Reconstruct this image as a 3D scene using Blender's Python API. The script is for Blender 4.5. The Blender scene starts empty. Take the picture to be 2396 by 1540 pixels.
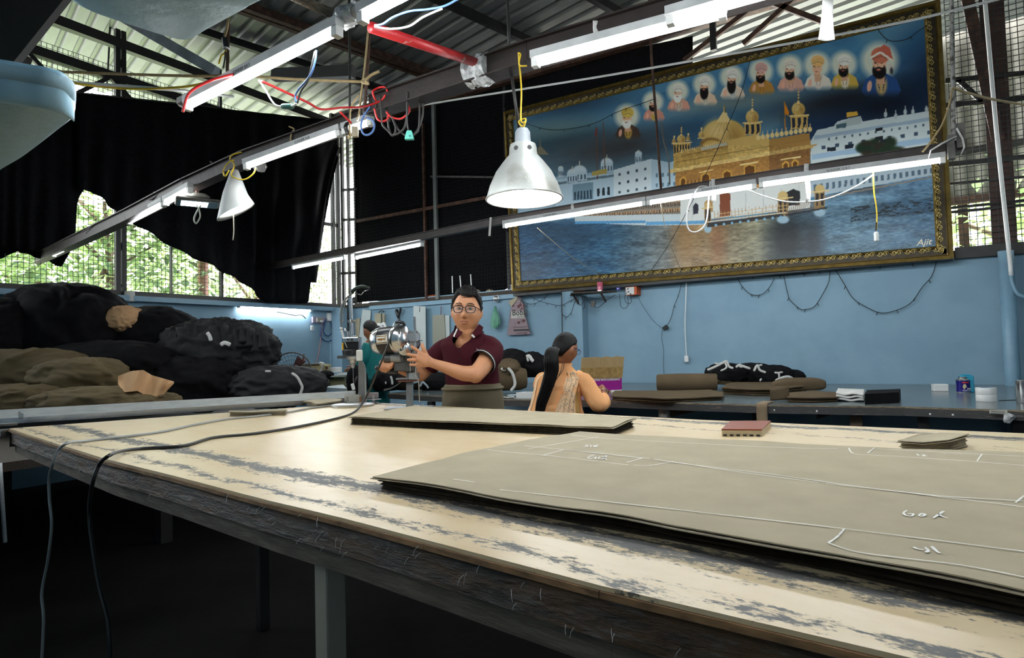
import bpy, bmesh, math, random
import numpy as np
from mathutils import Vector, Matrix, noise
random.seed(7); np.random.seed(7)
SC = bpy.context.scene
COL = SC.collection
R = math.radians

# ------------------------------------------------------------------ camera, world, exposure
CAM = Vector((0, 0, 1.25))
FW = Vector((-0.54234005, 0.83930535, 0.03786558)); RT = Vector((0.83908276, 0.54337547, -0.02613857)); UP = Vector((0.04251347, -0.01759637, 0.99894093))
FPX = 1443.17
cd = bpy.data.cameras.new('camera'); cam = bpy.data.objects.new('camera', cd); COL.objects.link(cam)
cam.matrix_world = Matrix(((RT.x, UP.x, -FW.x, CAM.x), (RT.y, UP.y, -FW.y, CAM.y), (RT.z, UP.z, -FW.z, CAM.z), (0, 0, 0, 1)))
cd.sensor_width = 36; cd.lens = 36 * FPX / 2396; cd.clip_start = .05; cd.clip_end = 200
SC.camera = cam
w = bpy.data.worlds.new('sky'); SC.world = w; w.use_nodes = True
bg = w.node_tree.nodes['Background']; bg.inputs[0].default_value = (.93, .97, 1, 1); bg.inputs[1].default_value = SKY = 9.0
TUBE_POWER = 98.0
MURAL_GAIN = 1.25
sd = bpy.data.lights.new('sun', 'SUN'); sd.energy = 14; sd.angle = R(4); sun = bpy.data.objects.new('sun', sd); COL.objects.link(sun); sun.rotation_euler = (R(-6), R(22), 0)
SC.view_settings.view_transform = 'Standard'; SC.view_settings.look = 'None'
SC.view_settings.gamma = 1; SC.view_settings.use_curve_mapping = False
SC.view_settings.exposure = 0.0
SC.cycles.max_bounces = 7; SC.cycles.diffuse_bounces = 3; SC.cycles.transparent_max_bounces = 16
SC.cycles.sample_clamp_indirect = 6

# ------------------------------------------------------------------ where a ray of the photograph meets a plane of the room
def ray(px, py): return FW + RT * ((px - 1198) / FPX) + UP * ((770 - py) / FPX)
def PZ(px, py, z): d = ray(px, py); return CAM + d * ((z - CAM.z) / d.z)
def PY(px, py, y): d = ray(px, py); return CAM + d * (y / d.y)
def PX(px, py, x): d = ray(px, py); return CAM + d * (x / d.x)
def PD(px, py, t): return CAM + ray(px, py) * t
RH = Vector((.8388, .5433, 0)).normalized(); FH = Vector((-.5433, .8388, 0)).normalized(); ZU = Vector((0, 0, 1))

# ------------------------------------------------------------------ materials (all procedural)
MATS = {}
def srgb(r, g, b):
    f = lambda c: (c / 255 / 12.92) if c / 255 <= .04045 else ((c / 255 + .055) / 1.055) ** 2.4
    return (f(r), f(g), f(b))
def mat(name, col, rough=.6, metal=0, var=.12, scale=12, bump=0, bscale=None, emit=0, col2=None, spec=.5, detail=4, thr=None, stretch=None, alpha=1, trans=0):
    """noise-varied principled material; col2 + thr mixes a second colour in noise patches"""
    if name in MATS: return MATS[name]
    m = bpy.data.materials.new(name); m.use_nodes = True; MATS[name] = m
    nt = m.node_tree; N = nt.nodes; L = nt.links; b = N['Principled BSDF']
    b.inputs['Roughness'].default_value = rough; b.inputs['Metallic'].default_value = metal
    b.inputs['Specular IOR Level'].default_value = spec
    tc = N.new('ShaderNodeTexCoord'); src = tc.outputs['Object']
    if stretch:
        mp = N.new('ShaderNodeMapping'); mp.inputs['Scale'].default_value = stretch; L.new(src, mp.inputs[0]); src = mp.outputs[0]
    nz = N.new('ShaderNodeTexNoise'); nz.inputs['Scale'].default_value = scale; nz.inputs['Detail'].default_value = detail; L.new(src, nz.inputs['Vector'])
    rp = N.new('ShaderNodeValToRGB'); L.new(nz.outputs['Fac'], rp.inputs[0])
    if col2 is not None:
        lo, hi = thr or (.45, .6); a, c = col, col2
    else:
        lo, hi = .3, .7; a = tuple(x * (1 - var) for x in col); c = tuple(min(1, x * (1 + var)) for x in col)
    rp.color_ramp.elements[0].position = lo; rp.color_ramp.elements[1].position = hi
    rp.color_ramp.elements[0].color = (*a[:3], 1); rp.color_ramp.elements[1].color = (*c[:3], 1)
    L.new(rp.outputs[0], b.inputs['Base Color'])
    if bump:
        n2 = N.new('ShaderNodeTexNoise'); n2.inputs['Scale'].default_value = bscale or scale * 4; n2.inputs['Detail'].default_value = 5; L.new(src, n2.inputs['Vector'])
        bp = N.new('ShaderNodeBump'); bp.inputs['Strength'].default_value = bump; bp.inputs['Distance'].default_value = .01
        L.new(n2.outputs['Fac'], bp.inputs['Height']); L.new(bp.outputs[0], b.inputs['Normal'])
    if emit:
        b.inputs['Emission Color'].default_value = (*col[:3], 1); b.inputs['Emission Strength'].default_value = emit
    if alpha < 1: b.inputs['Alpha'].default_value = alpha
    if trans: b.inputs['Transmission Weight'].default_value = trans
    return m

# ------------------------------------------------------------------ mesh builder
def frame(d):
    d = Vector(d).normalized(); a = Vector((0, 0, 1)) if abs(d.z) < .95 else Vector((1, 0, 0))
    s = d.cross(a).normalized(); return s, d.cross(s).normalized() * -1
class MB:
    def __init__(s): s.v = []; s.f = []; s.c = None
    def add(s, vs, fs):
        o = len(s.v); s.v += [tuple(v) for v in vs]; s.f += [tuple(i + o for i in f) for f in fs]; return s
    def hexa(s, p):  # 8 corners: bottom 4 ccw, top 4 ccw
        return s.add(p, [(3, 2, 1, 0), (4, 5, 6, 7), (0, 1, 5, 4), (1, 2, 6, 5), (2, 3, 7, 6), (3, 0, 4, 7)])
    def box(s, c, d, ax=None):
        x, y, z = (Vector((1, 0, 0)), Vector((0, 1, 0)), ZU) if ax is None else [Vector(a).normalized() for a in ax]
        c = Vector(c); x = x * d[0] / 2; y = y * d[1] / 2; z = z * d[2] / 2
        return s.hexa([c - x - y - z, c + x - y - z, c + x + y - z, c - x + y - z, c - x - y + z, c + x - y + z, c + x + y + z, c - x + y + z])
    def bbox(s, c, d, b=.004, ax=None):  # box with chamfered upright and rim edges
        x, y, z = (Vector((1, 0, 0)), Vector((0, 1, 0)), ZU) if ax is None else [Vector(a).normalized() for a in ax]
        c = Vector(c); hx, hy, hz = d[0] / 2, d[1] / 2, d[2] / 2; b = min(b, hx * .9, hy * .9, hz * .9)
        rings = []
        for (zz, k) in ((-hz, b), (-hz + b, 0), (hz - b, 0), (hz, b)):
            X, Y = hx - k, hy - k
            rings.append([c + x * p + y * q + z * zz for p, q in ((-X + b, -Y), (X - b, -Y), (X, -Y + b), (X, Y - b), (X - b, Y), (-X + b, Y), (-X, Y - b), (-X, -Y + b))])
        return s.loft(rings)
    def bar(s, p0, p1, w, h, up=None):  # rectangular bar between two points, h along up
        p0, p1 = Vector(p0), Vector(p1); d = (p1 - p0).normalized()
        u = Vector(up) if up else (ZU if abs(d.z) < .95 else Vector((1, 0, 0)))
        sd = d.cross(u).normalized(); u = sd.cross(d).normalized()
        a, b = sd * w / 2, u * h / 2
        return s.hexa([p0 - a - b, p0 + a - b, p1 + a - b, p1 - a - b, p0 - a + b, p0 + a + b, p1 + a + b, p1 - a + b])
    def loft(s, rings, caps=True, closed=False):
        n = len(rings[0]); o = len(s.v); s.v += [tuple(v) for r in rings for v in r]; m = len(rings)
        for i in range(m if closed else m - 1):
            a, b = o + i * n, o + ((i + 1) % m) * n
            for j in range(n): k = (j + 1) % n; s.f.append((a + j, a + k, b + k, b + j))
        if caps and not closed:
            s.f.append(tuple(o + j for j in reversed(range(n)))); s.f.append(tuple(o + (m - 1) * n + j for j in range(n)))
        return s
    def tube(s, pts, r, n=8, flat=1, caps=True, closed=False, nrm=None):
        P = [Vector(p) for p in pts]; m = len(P); rr = r if isinstance(r, (list, tuple)) else [r] * m
        ff = flat if isinstance(flat, (list, tuple)) else [flat] * m
        rings = []; prev = Vector(nrm) if nrm else None
        for i in range(m):
            if closed: t = P[(i + 1) % m] - P[i - 1]
            else: t = P[min(i + 1, m - 1)] - P[max(i - 1, 0)]
            if t.length < 1e-9: t = Vector((0, 0, 1))
            t.normalize()
            if prev is None: prev = frame(t)[0]
            a = (prev - t * prev.dot(t)); a = a.normalized() if a.length > 1e-6 else frame(t)[0]; prev = a; b = t.cross(a)
            rings.append([P[i] + a * (rr[i] * math.cos(2 * math.pi * j / n)) + b * (rr[i] * ff[i] * math.sin(2 * math.pi * j / n)) for j in range(n)])
        return s.loft(rings, caps, closed)
    def capsule(s, pts, r, n=10, flat=1, nrm=None):  # tube with rounded ends
        P = [Vector(p) for p in pts]; rr = list(r) if isinstance(r, (list, tuple)) else [r] * len(P)
        d0 = (P[0] - P[1]).normalized(); d1 = (P[-1] - P[-2]).normalized(); r0, r1 = rr[0], rr[-1]
        h = [P[0] + d0 * r0 * k for k in (.98, .8, .45)]; t = [P[-1] + d1 * r1 * k for k in (.45, .8, .98)]
        return s.tube(h + P + t, [r0 * .2, r0 * .6, r0 * .89] + rr + [r1 * .89, r1 * .6, r1 * .2], n, flat, True, False, nrm)
    def lathe(s, prof, c=(0, 0, 0), ax=(0, 0, 1), n=24, caps=True):  # prof: (radius, height)
        c = Vector(c); d = Vector(ax).normalized(); a, b = frame(d); b = d.cross(a)
        return s.loft([[c + d * h + a * (max(r, 1e-4) * math.cos(2 * math.pi * j / n)) + b * (max(r, 1e-4) * math.sin(2 * math.pi * j / n)) for j in range(n)] for r, h in prof], caps)
    def cyl(s, p0, p1, r, n=16): 
        p0, p1 = Vector(p0), Vector(p1); L = (p1 - p0).length; return s.lathe([(r, 0), (r, L)], p0, p1 - p0, n)
    def ball(s, c, r, n=12, m=8, ax=None):
        c = Vector(c); rx, ry, rz = r if isinstance(r, (tuple, list)) else (r, r, r)
        x, y, z = (Vector((1, 0, 0)), Vector((0, 1, 0)), ZU) if ax is None else [Vector(a).normalized() for a in ax]
        rings = []
        for i in range(m + 1):
            t = -math.pi / 2 + math.pi * i / m; k = max(math.cos(t), .02)
            rings.append([c + x * (rx * k * math.cos(2 * math.pi * j / n)) + y * (ry * k * math.sin(2 * math.pi * j / n)) + z * (rz * math.sin(t)) for j in range(n)])
        return s.loft(rings)
    def prism(s, poly, ext):  # planar polygon pushed along ext
        P = [Vector(p) for p in poly]; e = Vector(ext); n = len(P)
        return s.add(P + [p + e for p in P], [tuple(reversed(range(n))), tuple(range(n, 2 * n))] + [(j, (j + 1) % n, n + (j + 1) % n, n + j) for j in range(n)])
    def grid(s, fn, nu, nv, thick=None):
        V = [Vector(fn(i / nu, j / nv)) for j in range(nv + 1) for i in range(nu + 1)]
        q = lambda i, j: j * (nu + 1) + i
        F = [(q(i, j), q(i + 1, j), q(i + 1, j + 1), q(i, j + 1)) for j in range(nv) for i in range(nu)]
        if thick is not None:
            t = Vector(thick); n = len(V); V2 = [v + t for v in V]
            F = [tuple(reversed(f)) for f in F] + [tuple(k + n for k in f) for f in F]
            bd = [q(i, 0) for i in range(nu)] + [q(nu, j) for j in range(nv)] + [q(i, nv) for i in range(nu, 0, -1)] + [q(0, j) for j in range(nv, 0, -1)]
            for a, b in zip(bd, bd[1:] + bd[:1]): F.append((a, b, b + n, a + n))
            V = V + V2
        return s.add(V, F)
    def build(s, name, m, parent=None, smooth=False, fix=True, origin=None):
        V = np.array(s.v, float).reshape(-1, 3)
        lo, hi = V.min(0), V.max(0)
        o = np.array(origin) if origin is not None else np.array([(lo[0] + hi[0]) / 2, (lo[1] + hi[1]) / 2, lo[2]])
        me = bpy.data.meshes.new(name); me.from_pydata((V - o).tolist(), [], s.f)
        if fix:
            bm = bmesh.new(); bm.from_mesh(me); bmesh.ops.recalc_face_normals(bm, faces=bm.faces); bm.to_mesh(me); bm.free()
        for k in (m if isinstance(m, (list, tuple)) else [m]): me.materials.append(k)
        if smooth:
            me.polygons.foreach_set('use_smooth', [True] * len(me.polygons))
            if smooth is not True:
                try: me.set_sharp_from_angle(angle=R(smooth))
                except Exception: pass
        ob = bpy.data.objects.new(name, me); COL.objects.link(ob)
        ob.location = Vector(o)
        if parent is not None: adopt(ob, parent)
        return ob
def wloc(o):
    v = Vector(o.location)
    while o.parent: o = o.parent; v = v + o.location
    return v
def adopt(ob, parent): ob.location = Vector(ob.location) - wloc(parent); ob.parent = parent
def tag(o, label=None, cat=None, group=None, kind=None):
    if label: o['label'] = label
    if cat: o['category'] = cat
    if group: o['group'] = group
    if kind: o['kind'] = kind
    return o
def thing(name, label, cat, loc, group=None):
    o = bpy.data.objects.new(name, None); COL.objects.link(o); o.location = Vector(loc); o.empty_display_size = .05
    return tag(o, label, cat, group)
def struct(o): o['kind'] = 'structure'; return o
def stuff(o): o['kind'] = 'stuff'; return o
def empty(name, loc=(0, 0, 0), parent=None):
    o = bpy.data.objects.new(name, None); COL.objects.link(o); o.location = Vector(loc); o.empty_display_size = .05
    if parent: adopt(o, parent)
    return o
def piece(mesh, name, M, parent):  # a repeat sharing mesh data
    o = bpy.data.objects.new(name, mesh); COL.objects.link(o); o.matrix_world = M
    o.location = M.translation - wloc(parent); o.parent = parent
    return o
def spline(pts, k=6):  # Catmull-Rom through points
    P = [Vector(p) for p in pts]; out = []
    for i in range(len(P) - 1):
        a, b, c, d = P[max(i - 1, 0)], P[i], P[i + 1], P[min(i + 2, len(P) - 1)]
        for j in range(k):
            t = j / k; out.append(.5 * (2 * b + (c - a) * t + (2 * a - 5 * b + 4 * c - d) * t * t + (3 * b - a - 3 * c + d) * t ** 3))
    return out + [P[-1]]
def text(body, size, o, ux, uy, m, name, parent, shear=0, bold=0, ext=.0006, align='LEFT', squash=1):
    """flat lettering laid on a surface: o = start of the baseline, ux/uy = reading and up directions"""
    cu = bpy.data.curves.new(name, 'FONT'); cu.body = body; cu.size = size; cu.shear = shear; cu.extrude = ext; cu.offset = bold; cu.align_x = align; cu.resolution_u = 3
    t = bpy.data.objects.new(name, cu); COL.objects.link(t); bpy.context.view_layer.update()
    me = bpy.data.meshes.new_from_object(t.evaluated_get(bpy.context.evaluated_depsgraph_get())); bpy.data.objects.remove(t); bpy.data.curves.remove(cu)
    ux, uy = Vector(ux).normalized(), Vector(uy).normalized(); uz = ux.cross(uy).normalized(); o = Vector(o)
    ux = ux * squash
    me.transform(Matrix(((ux.x, uy.x, uz.x, 0), (ux.y, uy.y, uz.y, 0), (ux.z, uy.z, uz.z, 0), (0, 0, 0, 1))))
    me.name = name; me.materials.append(m); ob = bpy.data.objects.new(name, me); COL.objects.link(ob); ob.location = o
    adopt(ob, parent); return ob
def cable(name, pts, r, m, label=None, cat='cable', parent=None, k=6, n=6, group=None, smooth=True):
    ob = MB().tube(spline(pts, k) if k else pts, r, n).build(name, m, parent, smooth)
    if label: tag(ob, label, cat, group)
    return ob
def remesh(mb, voxel, name, m, parent=None, smooth_it=4, smooth_f=.5):
    """fuse overlapping closed shapes into one continuous skin"""
    ob = mb.build(name, m, None, True)
    md = ob.modifiers.new('fuse', 'REMESH'); md.mode = 'VOXEL'; md.voxel_size = voxel; md.use_smooth_shade = True
    if smooth_it:
        sm = ob.modifiers.new('relax', 'SMOOTH'); sm.iterations = smooth_it; sm.factor = smooth_f
    bpy.context.view_layer.update()
    me = bpy.data.meshes.new_from_object(ob.evaluated_get(bpy.context.evaluated_depsgraph_get()))
    ob.modifiers.clear(); old = ob.data; ob.data = me; bpy.data.meshes.remove(old); me.name = name
    if not me.materials: me.materials.append(m)
    me.polygons.foreach_set('use_smooth', [True] * len(me.polygons))
    if parent is not None: adopt(ob, parent)
    return ob
def displace(ob, fn):  # move every vertex (world coords in, world offset out)
    o = wloc(ob); me = ob.data
    for v in me.vertices: v.co = v.co + Vector(fn(v.co + o, v.normal))
    me.update(); return ob
# ------------------------------------------------------------------ shared materials
BLUE = srgb(127, 158, 176)
M_wall = mat('blue wall paint', BLUE, .75, var=.05, scale=3, bump=.15, bscale=40, col2=srgb(120, 151, 170), thr=(.4, .62))
M_bpaint = mat('blue gloss paint', srgb(120, 155, 176), .45, var=.1, scale=6, bump=.25, bscale=30)
M_floor = mat('darkened concrete', (.005, .0045, .004), .9, var=.4, scale=5, bump=.2, spec=.1)  # floor colour taken near black to carry the shade under the table
M_sheet = mat('zinc roof sheet', (.145, .155, .155), .45, .15, var=.16, scale=1.2, stretch=(.5, 5, 1), bump=.05)
M_black = mat('black painted steel', (.012, .011, .010), .5, var=.4, scale=9, bump=.1)
M_rust = mat('rust brown steel', (.045, .018, .010), .7, var=.4, scale=14, bump=.2, col2=(.09, .04, .022))
M_grey = mat('grey dusty steel', (.10, .095, .085), .6, .3, var=.3, scale=16, bump=.15)
M_net = mat('black shade net', (.005, .005, .006), .85, var=.5, scale=30, bump=.1, spec=.12)
M_wire = mat('mesh wire', (.03, .03, .03), .7, .0, var=.3)
M_steel = mat('bright steel', (.62, .62, .62), .22, 1, var=.08, scale=20)
M_alu = mat('aluminium', (.55, .57, .58), .38, .85, var=.1, scale=18, stretch=(1, 1, 8))
M_white = mat('white plastic', (.72, .72, .70), .4, var=.05, scale=8)
M_tube = mat('lit fluorescent tube', (.93, .98, 1.0), .3, emit=TUBE_POWER, var=.01)
M_darkw = mat('dark grimy wood', (.035, .022, .013), .65, var=.5, scale=10, bump=.3, stretch=(1.5, 12, 12))

# ------------------------------------------------------------------ room shell
YB, XW, ZT = 6.8, -7.65, 2.03
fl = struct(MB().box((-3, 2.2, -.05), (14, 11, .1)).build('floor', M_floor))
wb = struct(MB().box((-1.9, YB + .1, ZT / 2), (11.7, .2, ZT)).build('wall_back', M_wall))
wl = struct(MB().box((XW - .1, 2.2, ZT / 2 - .01), (.2, 10, ZT - .02)).build('wall_left', M_wall))
wf = struct(MB().box((-3, -3.1, 2.6), (13, .2, 5.2)).build('wall_front', M_wall))
wr = struct(MB().box((3.9, 1.9, 2.6), (.2, 10, 5.2)).build('wall_right', M_wall))
# pilaster on the back wall, raised border strip, corner pier
pl = PY(1313, 700, YB - .16).x; pr_ = PY(1361, 700, YB - .16).x
MB().box(((pl + pr_) / 2, YB - .08, 1.0), (pr_ - pl, .158, 2.0)).build('pilaster', M_wall, wb)
MB().bar(PY(866, 716, YB - .02), PY(1312, 678, YB - .02), .04, .12).build('border_strip', M_bpaint, wb)
MB().box((XW + .14, YB - .12, 1.0), (.28, .236, 2.02)).build('corner_pier', M_wall, wl)
MB().bar((XW + .06, -1, ZT - .05), (XW + .06, YB, ZT - .03), .10, .06).build('sill', M_bpaint, wl)

# corrugated roof, one object per sheet, running past both outer walls as eaves
ROT = R(166); e1 = Vector((math.cos(ROT), math.sin(ROT), 0)); e2 = Vector((-e1.y, e1.x, 0)) * -1
def roof_z(x, y): return 5.0 - .03 * x
cl = struct(empty('ceiling', (-3, 2, 5.1)))
PROF = [(0, 0), (.10, 0), (.125, .035), (.165, .035), (.19, 0)]
def add_sheet(s0, wd):
    prof = []; k = 0
    while k * .2 < wd - 1e-6:
        prof += [(s0 + k * .2 + a, b) for a, b in PROF]; k += 1
    prof.append((s0 + wd, 0))
    mb = MB(); rows = []
    x0, x1 = -10.0, 3.9
    a = math.tan(R(14))
    for s, h in prof:  # rib line: y = s - (x) * tan
        xs = (x0, x1)
        rows.append([Vector((x, s - a * x, roof_z(x, 0) + h)) for x in xs])
    # clip by y range
    ok = []
    for r_ in rows:
        lo, hi = -3.2, 9.2
        p, q = r_; d = q - p
        t0, t1 = 0, 1
        for lim, sgn in ((lo, 1), (hi, -1)):
            a0 = sgn * (p.y - lim); a1 = sgn * (q.y - lim)
            if a0 < 0 and a1 < 0: t0, t1 = 1, 0; break
            if a0 < 0: t0 = max(t0, a0 / (a0 - a1))
            if a1 < 0: t1 = min(t1, a0 / (a0 - a1))
        ok.append((p + d * t0, p + d * t1) if t1 > t0 else None)
    V = []; F = []
    for i in range(len(ok) - 1):
        if ok[i] and ok[i + 1]:
            o = len(V); V += [ok[i][0], ok[i][1], ok[i + 1][1], ok[i + 1][0]]
            F.append((o, o + 1, o + 2, o + 3))
    if F:
        mb.add(V, F); mb.add([v + Vector((0, 0, .004)) for v in V], [tuple(reversed(f)) for f in F])
        mb.build('roof_sheet', M_sheet, cl, fix=False)
s = -5.6
while s < 9.4: add_sheet(s, 1.0); s += 1.0
# purlins across the sheets
a2 = Vector((math.sin(R(14)), math.cos(R(14)), 0))
for (px, py), mm in (((560, 12), M_rust), ((1035, 5), M_black), ((1395, 2), M_black), ((778, 101), M_rust), ((640, 130), M_black)):
    d = ray(px, py); t = (4.93 - CAM.z) / (d.z + .03 * d.x); c = CAM + d * t
    p0 = c - a2 * 6; p1 = c + a2 * 5
    if p1.y > 6.6: p1 = p0 + a2 * ((6.6 - p0.y) / a2.y)
    if p0.y < -2.9: p0 = p1 - a2 * ((p1.y + 2.9) / a2.y)
    f = lambda v: Vector((v.x, v.y, roof_z(v.x, 0) - .055))
    MB().bar(f(p0), f(p1), .07, .09).build('purlin', mm, cl)

# ------------------------------------------------------------------ window_1: the mesh opening over the left wall
w1 = struct(empty('window_1', (XW, 3.5, ZT)))
def wires(name, p00, du, dv, nu, nv, gap, parent, r=.0022, m=None):
    mb = MB(); p00, du, dv = Vector(p00), Vector(du), Vector(dv); nrm = du.cross(dv).normalized() * r
    for i in range(nu + 1): a = p00 + du * (i * gap); mb.bar(a, a + dv * (nv * gap), r * 2, r * 2, du)
    for j in range(nv + 1): a = p00 + dv * (j * gap) + nrm * 1.6; mb.bar(a, a + du * (nu * gap), r * 2, r * 2, dv)
    return stuff(mb.build(name, m or M_wire, parent, fix=False))
wires('wire_mesh', (XW - .03, .6, ZT - .02), (0, 1, 0), (0, 0, 1), 123, 54, .05, w1)
zz = lambda y: ZT - .02
MB().bar((XW, -1, ZT + .01), (XW, 6.7, ZT + .03), .07, .06).build('bottom_rail', M_black, w1)
def post(px, w_, m=M_black, top=5.15):
    y = PX(px, 640, XW).y; MB().box((XW, y, (top + ZT) / 2), (.05, w_, top - ZT)).build('post', m, w1); return y
ya = post(275, .05); yb = post(289, .05)
for k in range(9):
    z = ZT + .12 + k * .36
    MB().bar((XW, ya, z), (XW, yb, z + (.16 if k % 2 else -.02)), .03, .03).build('lattice_bar', M_black, w1)
post(518, .028); post(618, .02, top=4.5); post(400, .014, top=4.4); post(-60, .05)
yc = post(781, .05); yd = post(793, .06)
MB().bar((XW, -1, 4.97), (XW, 6.8, 4.99), .09, .11).build('top_beam', M_black, w1)
MB().bar((XW, -1, 4.56), (XW, 6.8, 4.58), .08, .10).build('truss_chord', M_black, w1)
pts = [(y, (4.18 if i % 2 else 4.56)) for i, y in enumerate(np.arange(.9, 6.8, .42))]
for (y0, z0), (y1, z1) in zip(pts, pts[1:]): MB().bar((XW, y0, z0), (XW, y1, z1), .04, .045).build('truss_web', M_black, w1)
MB().tube([PX(-60, 200, XW + .03), PX(180, 225, XW + .03), PX(430, 250, XW + .03), PX(742, 290, XW + .03)], .045, 10).build('net_pipe', M_grey, w1, True)
MB().bar(PX(570, 497, XW), PX(790, 528, XW), .04, .05).build('cross_rail', M_black, w1)
MB().bar(PX(757, 365, XW), PX(757, 528, XW), .02, .02).build('cross_rail', M_black, w1)

# shade nets hung over the opening
def net(name, label, bot, top, place, group=None, folds=14, amp=.035, nv=26, nu=90, m=None, nrm=Vector((1, 0, 0)), seed=0):
    xs = [b[0] for b in bot]; ys = [b[1] for b in bot]
    def fn(u, v):
        x = xs[0] + (xs[-1] - xs[0]) * u
        yb_ = np.interp(x, xs, ys); yt = top(x); y = yt + (yb_ - yt) * v
        p = place(x, y)
        k = amp * (.25 + v) * (math.sin(u * folds * 6.28 + 2.2 * v * math.sin(u * 9 + seed) + seed) * .6 + noise.noise(Vector((u * 9 + seed, v * 5, 3.1))) * .9)
        return p + nrm * (k + amp * 1.2)
    ob = MB().grid(fn, nu, nv, thick=nrm * .003).build(name, m or M_net, None, True)
    return tag(ob, label, 'net curtain', group)
ptop = lambda x: 222 + (x - 180) * (.104 if x > 180 else .12)
net('shade_net', 'black shade net with torn hem hanging over the mesh opening beside the ceiling fan', [(-150, 650), (-60, 625), (0, 606), (36, 589), (75, 601), (110, 614), (143, 625), (158, 588), (171, 550), (177, 475), (191, 447)], ptop, lambda x, y: PX(x, y, XW + .035), folds=9, seed=2)
net('shade_net', 'black shade net swept aside in a long diagonal hem above the wall tube light', [(176, 446), (190, 449), (207, 449), (277, 502), (312, 528), (414, 588), (508, 633), (565, 665), (616, 709), (714, 711), (716, 662), (732, 663), (738, 626), (753, 539), (772, 422), (783, 372)], ptop, lambda x, y: PX(x, y, XW + .09), folds=11, nu=150, nv=34, amp=.05)

# ------------------------------------------------------------------ window_2 and window_3: mesh openings over the back wall
w2 = struct(empty('window_2', (-5, YB, ZT))); 
wires('wire_mesh', (-7.4, YB - .02, ZT - .02), (1, 0, 0), (0, 0, 1), 64, 54, .05, w2, m=mat('darker mesh wire', (.007, .007, .008), .8, spec=.15))  # wire colour darker here, so this mesh stays faint
MB().bar((-7.6, YB, ZT + .015), (.5, YB, ZT), .09, .05).build('bottom_rail', M_darkw, w2)
def bpost(px, py, w_, z0, z1, m, par, dy=0): x = PY(px, py, YB + dy).x; return MB().box((x, YB + dy, (z0 + z1) / 2), (w_, .04, z1 - z0)).build('post', m, par)
bpost(1022, 600, .055, ZT, 4.9, mat('pale grey post', (.14, .15, .14), .6), w2, -.05); bpost(997, 640, .035, ZT, 4.6, M_rust, w2, -.04)
bpost(803, 560, .05, ZT, 5.0, M_black, w2); bpost(817, 560, .035, ZT, 5.0, M_black, w2); bpost(833, 560, .03, ZT, 5.0, M_black, w2); bpost(1190, 560, .05, ZT, 5, M_black, w2, .03)
for py in (445, 515, 640): MB().bar(PY(800, py, YB), PY(836, py - 2, YB), .03, .04).build('lattice_bar', M_black, w2)
MB().bar(PY(835, 518, YB - .05), PY(1180, 455, YB - .05), .03, .045).build('cross_rail', M_rust, w2)
MB().bar(PY(1008, 413, YB - .05), PY(1175, 415, YB - .05), .02, .025).build('cross_rail', M_grey, w2)
MB().bar((-7.65, YB - .05, 4.93), (2, YB - .05, 4.74), .09, .12).build('truss_chord', M_rust, w2)
MB().bar((-7.65, YB - .05, 5.12), (2, YB - .05, 4.93), .08, .08).build('truss_chord', M_black, w2)
xs = np.arange(-7.2, 1.6, .5)
for i, x in enumerate(xs):
    zb = 4.93 - (x + 7.65) * .0197
    MB().bar((x, YB - .05, zb), (x + (.36 if i % 2 else 0), YB - .05, zb + .2), .035, .045).build('truss_web', M_black, w2)
for x, x2 in ((-1.98, -1.2), (-1.35, -.75), (-.6, -1.1)):
    MB().bar((x, YB - .1, 4.42), (x2, YB - .1, 4.8), .04, .05).build('truss_strut', M_rust, w2)
MB().box((PY(1675, 100, YB).x, YB - .1, 4.62), (.06, .05, .36)).build('truss_strut', M_black, w2)
net('shade_net', 'black shade net stretched flat behind the gold framed mural and pendant lamp', [(833, 708), (1000, 698), (1180, 684), (1300, 560), (1450, 400), (1560, 300), (1622, 160)], lambda x: 262 - (x - 833) * .235 if x < 1200 else 176 - (x - 1200) * .215, lambda x, y: PY(x, y, YB + .03), folds=5, amp=.012, nrm=Vector((0, -1, 0)), nu=40, nv=12)
w3 = struct(empty('window_3', (1.2, YB, ZT)))
wires('wire_mesh', (.38, YB - .03, ZT - .04), (1, 0, 0), (0, 0, 1), 46, 54, .05, w3, .0028)
xc = (PY(2316, 300, YB).x + PY(2384, 300, YB).x) / 2
M_cbrown = mat('brown column paint', (.05, .022, .014), .6, var=.4, scale=6, bump=.2)
MB().box((PY(2352, 560, YB).x, YB + .04, 3.5), (.17, .06, 3.0)).build('column', M_cbrown, w3)
MB().bar(PY(2262, -10, YB), PY(2335, 330, YB), .05, .09).build('brace', M_rust, w3)
for py in (182, 240, 378, 424, 480, 490): MB().bar(PY(2212, py + 8, YB), PY(2420, py - 12, YB), .03, .045 if py < 400 else .022).build('cross_rail', M_black, w3)
MB().bar(PY(2240, 185, YB), PY(2300, 240, YB), .03, .04).build('cross_rail', M_black, w3)
MB().bar((.36, YB, ZT), (2.6, YB, ZT - .02), .12, .10).build('bottom_rail', M_black, w3)
# blue round column below it with its conduit
cb = tag(MB().cyl((PY(2362, 750, 6.66).x, 6.66, 0), (PY(2362, 750, 6.66).x, 6.66, 2.0), .055, 20).build('column', M_bpaint, None, True), 'round blue painted steel column standing against the blue wall', 'column')
cdx = PY(2362, 580, 6.55)
cable('conduit', [PY(2303, -15, 6.56), PY(2331, 300, 6.56), PY(2358, 560, 6.56), PY(2366, 645, 6.56)], .016, M_white, 'pale grey conduit pipe running up the brown column', 'pipe', k=4, n=8)
cable('hose', [PY(2366, 645, 6.55), PY(2368, 660, 6.55), PY(2382, 688, 6.55), PY(2410, 697, 6.55)], .014, M_bpaint, 'short blue bent hose end beside the round column', 'hose', k=5, n=8)

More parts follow.
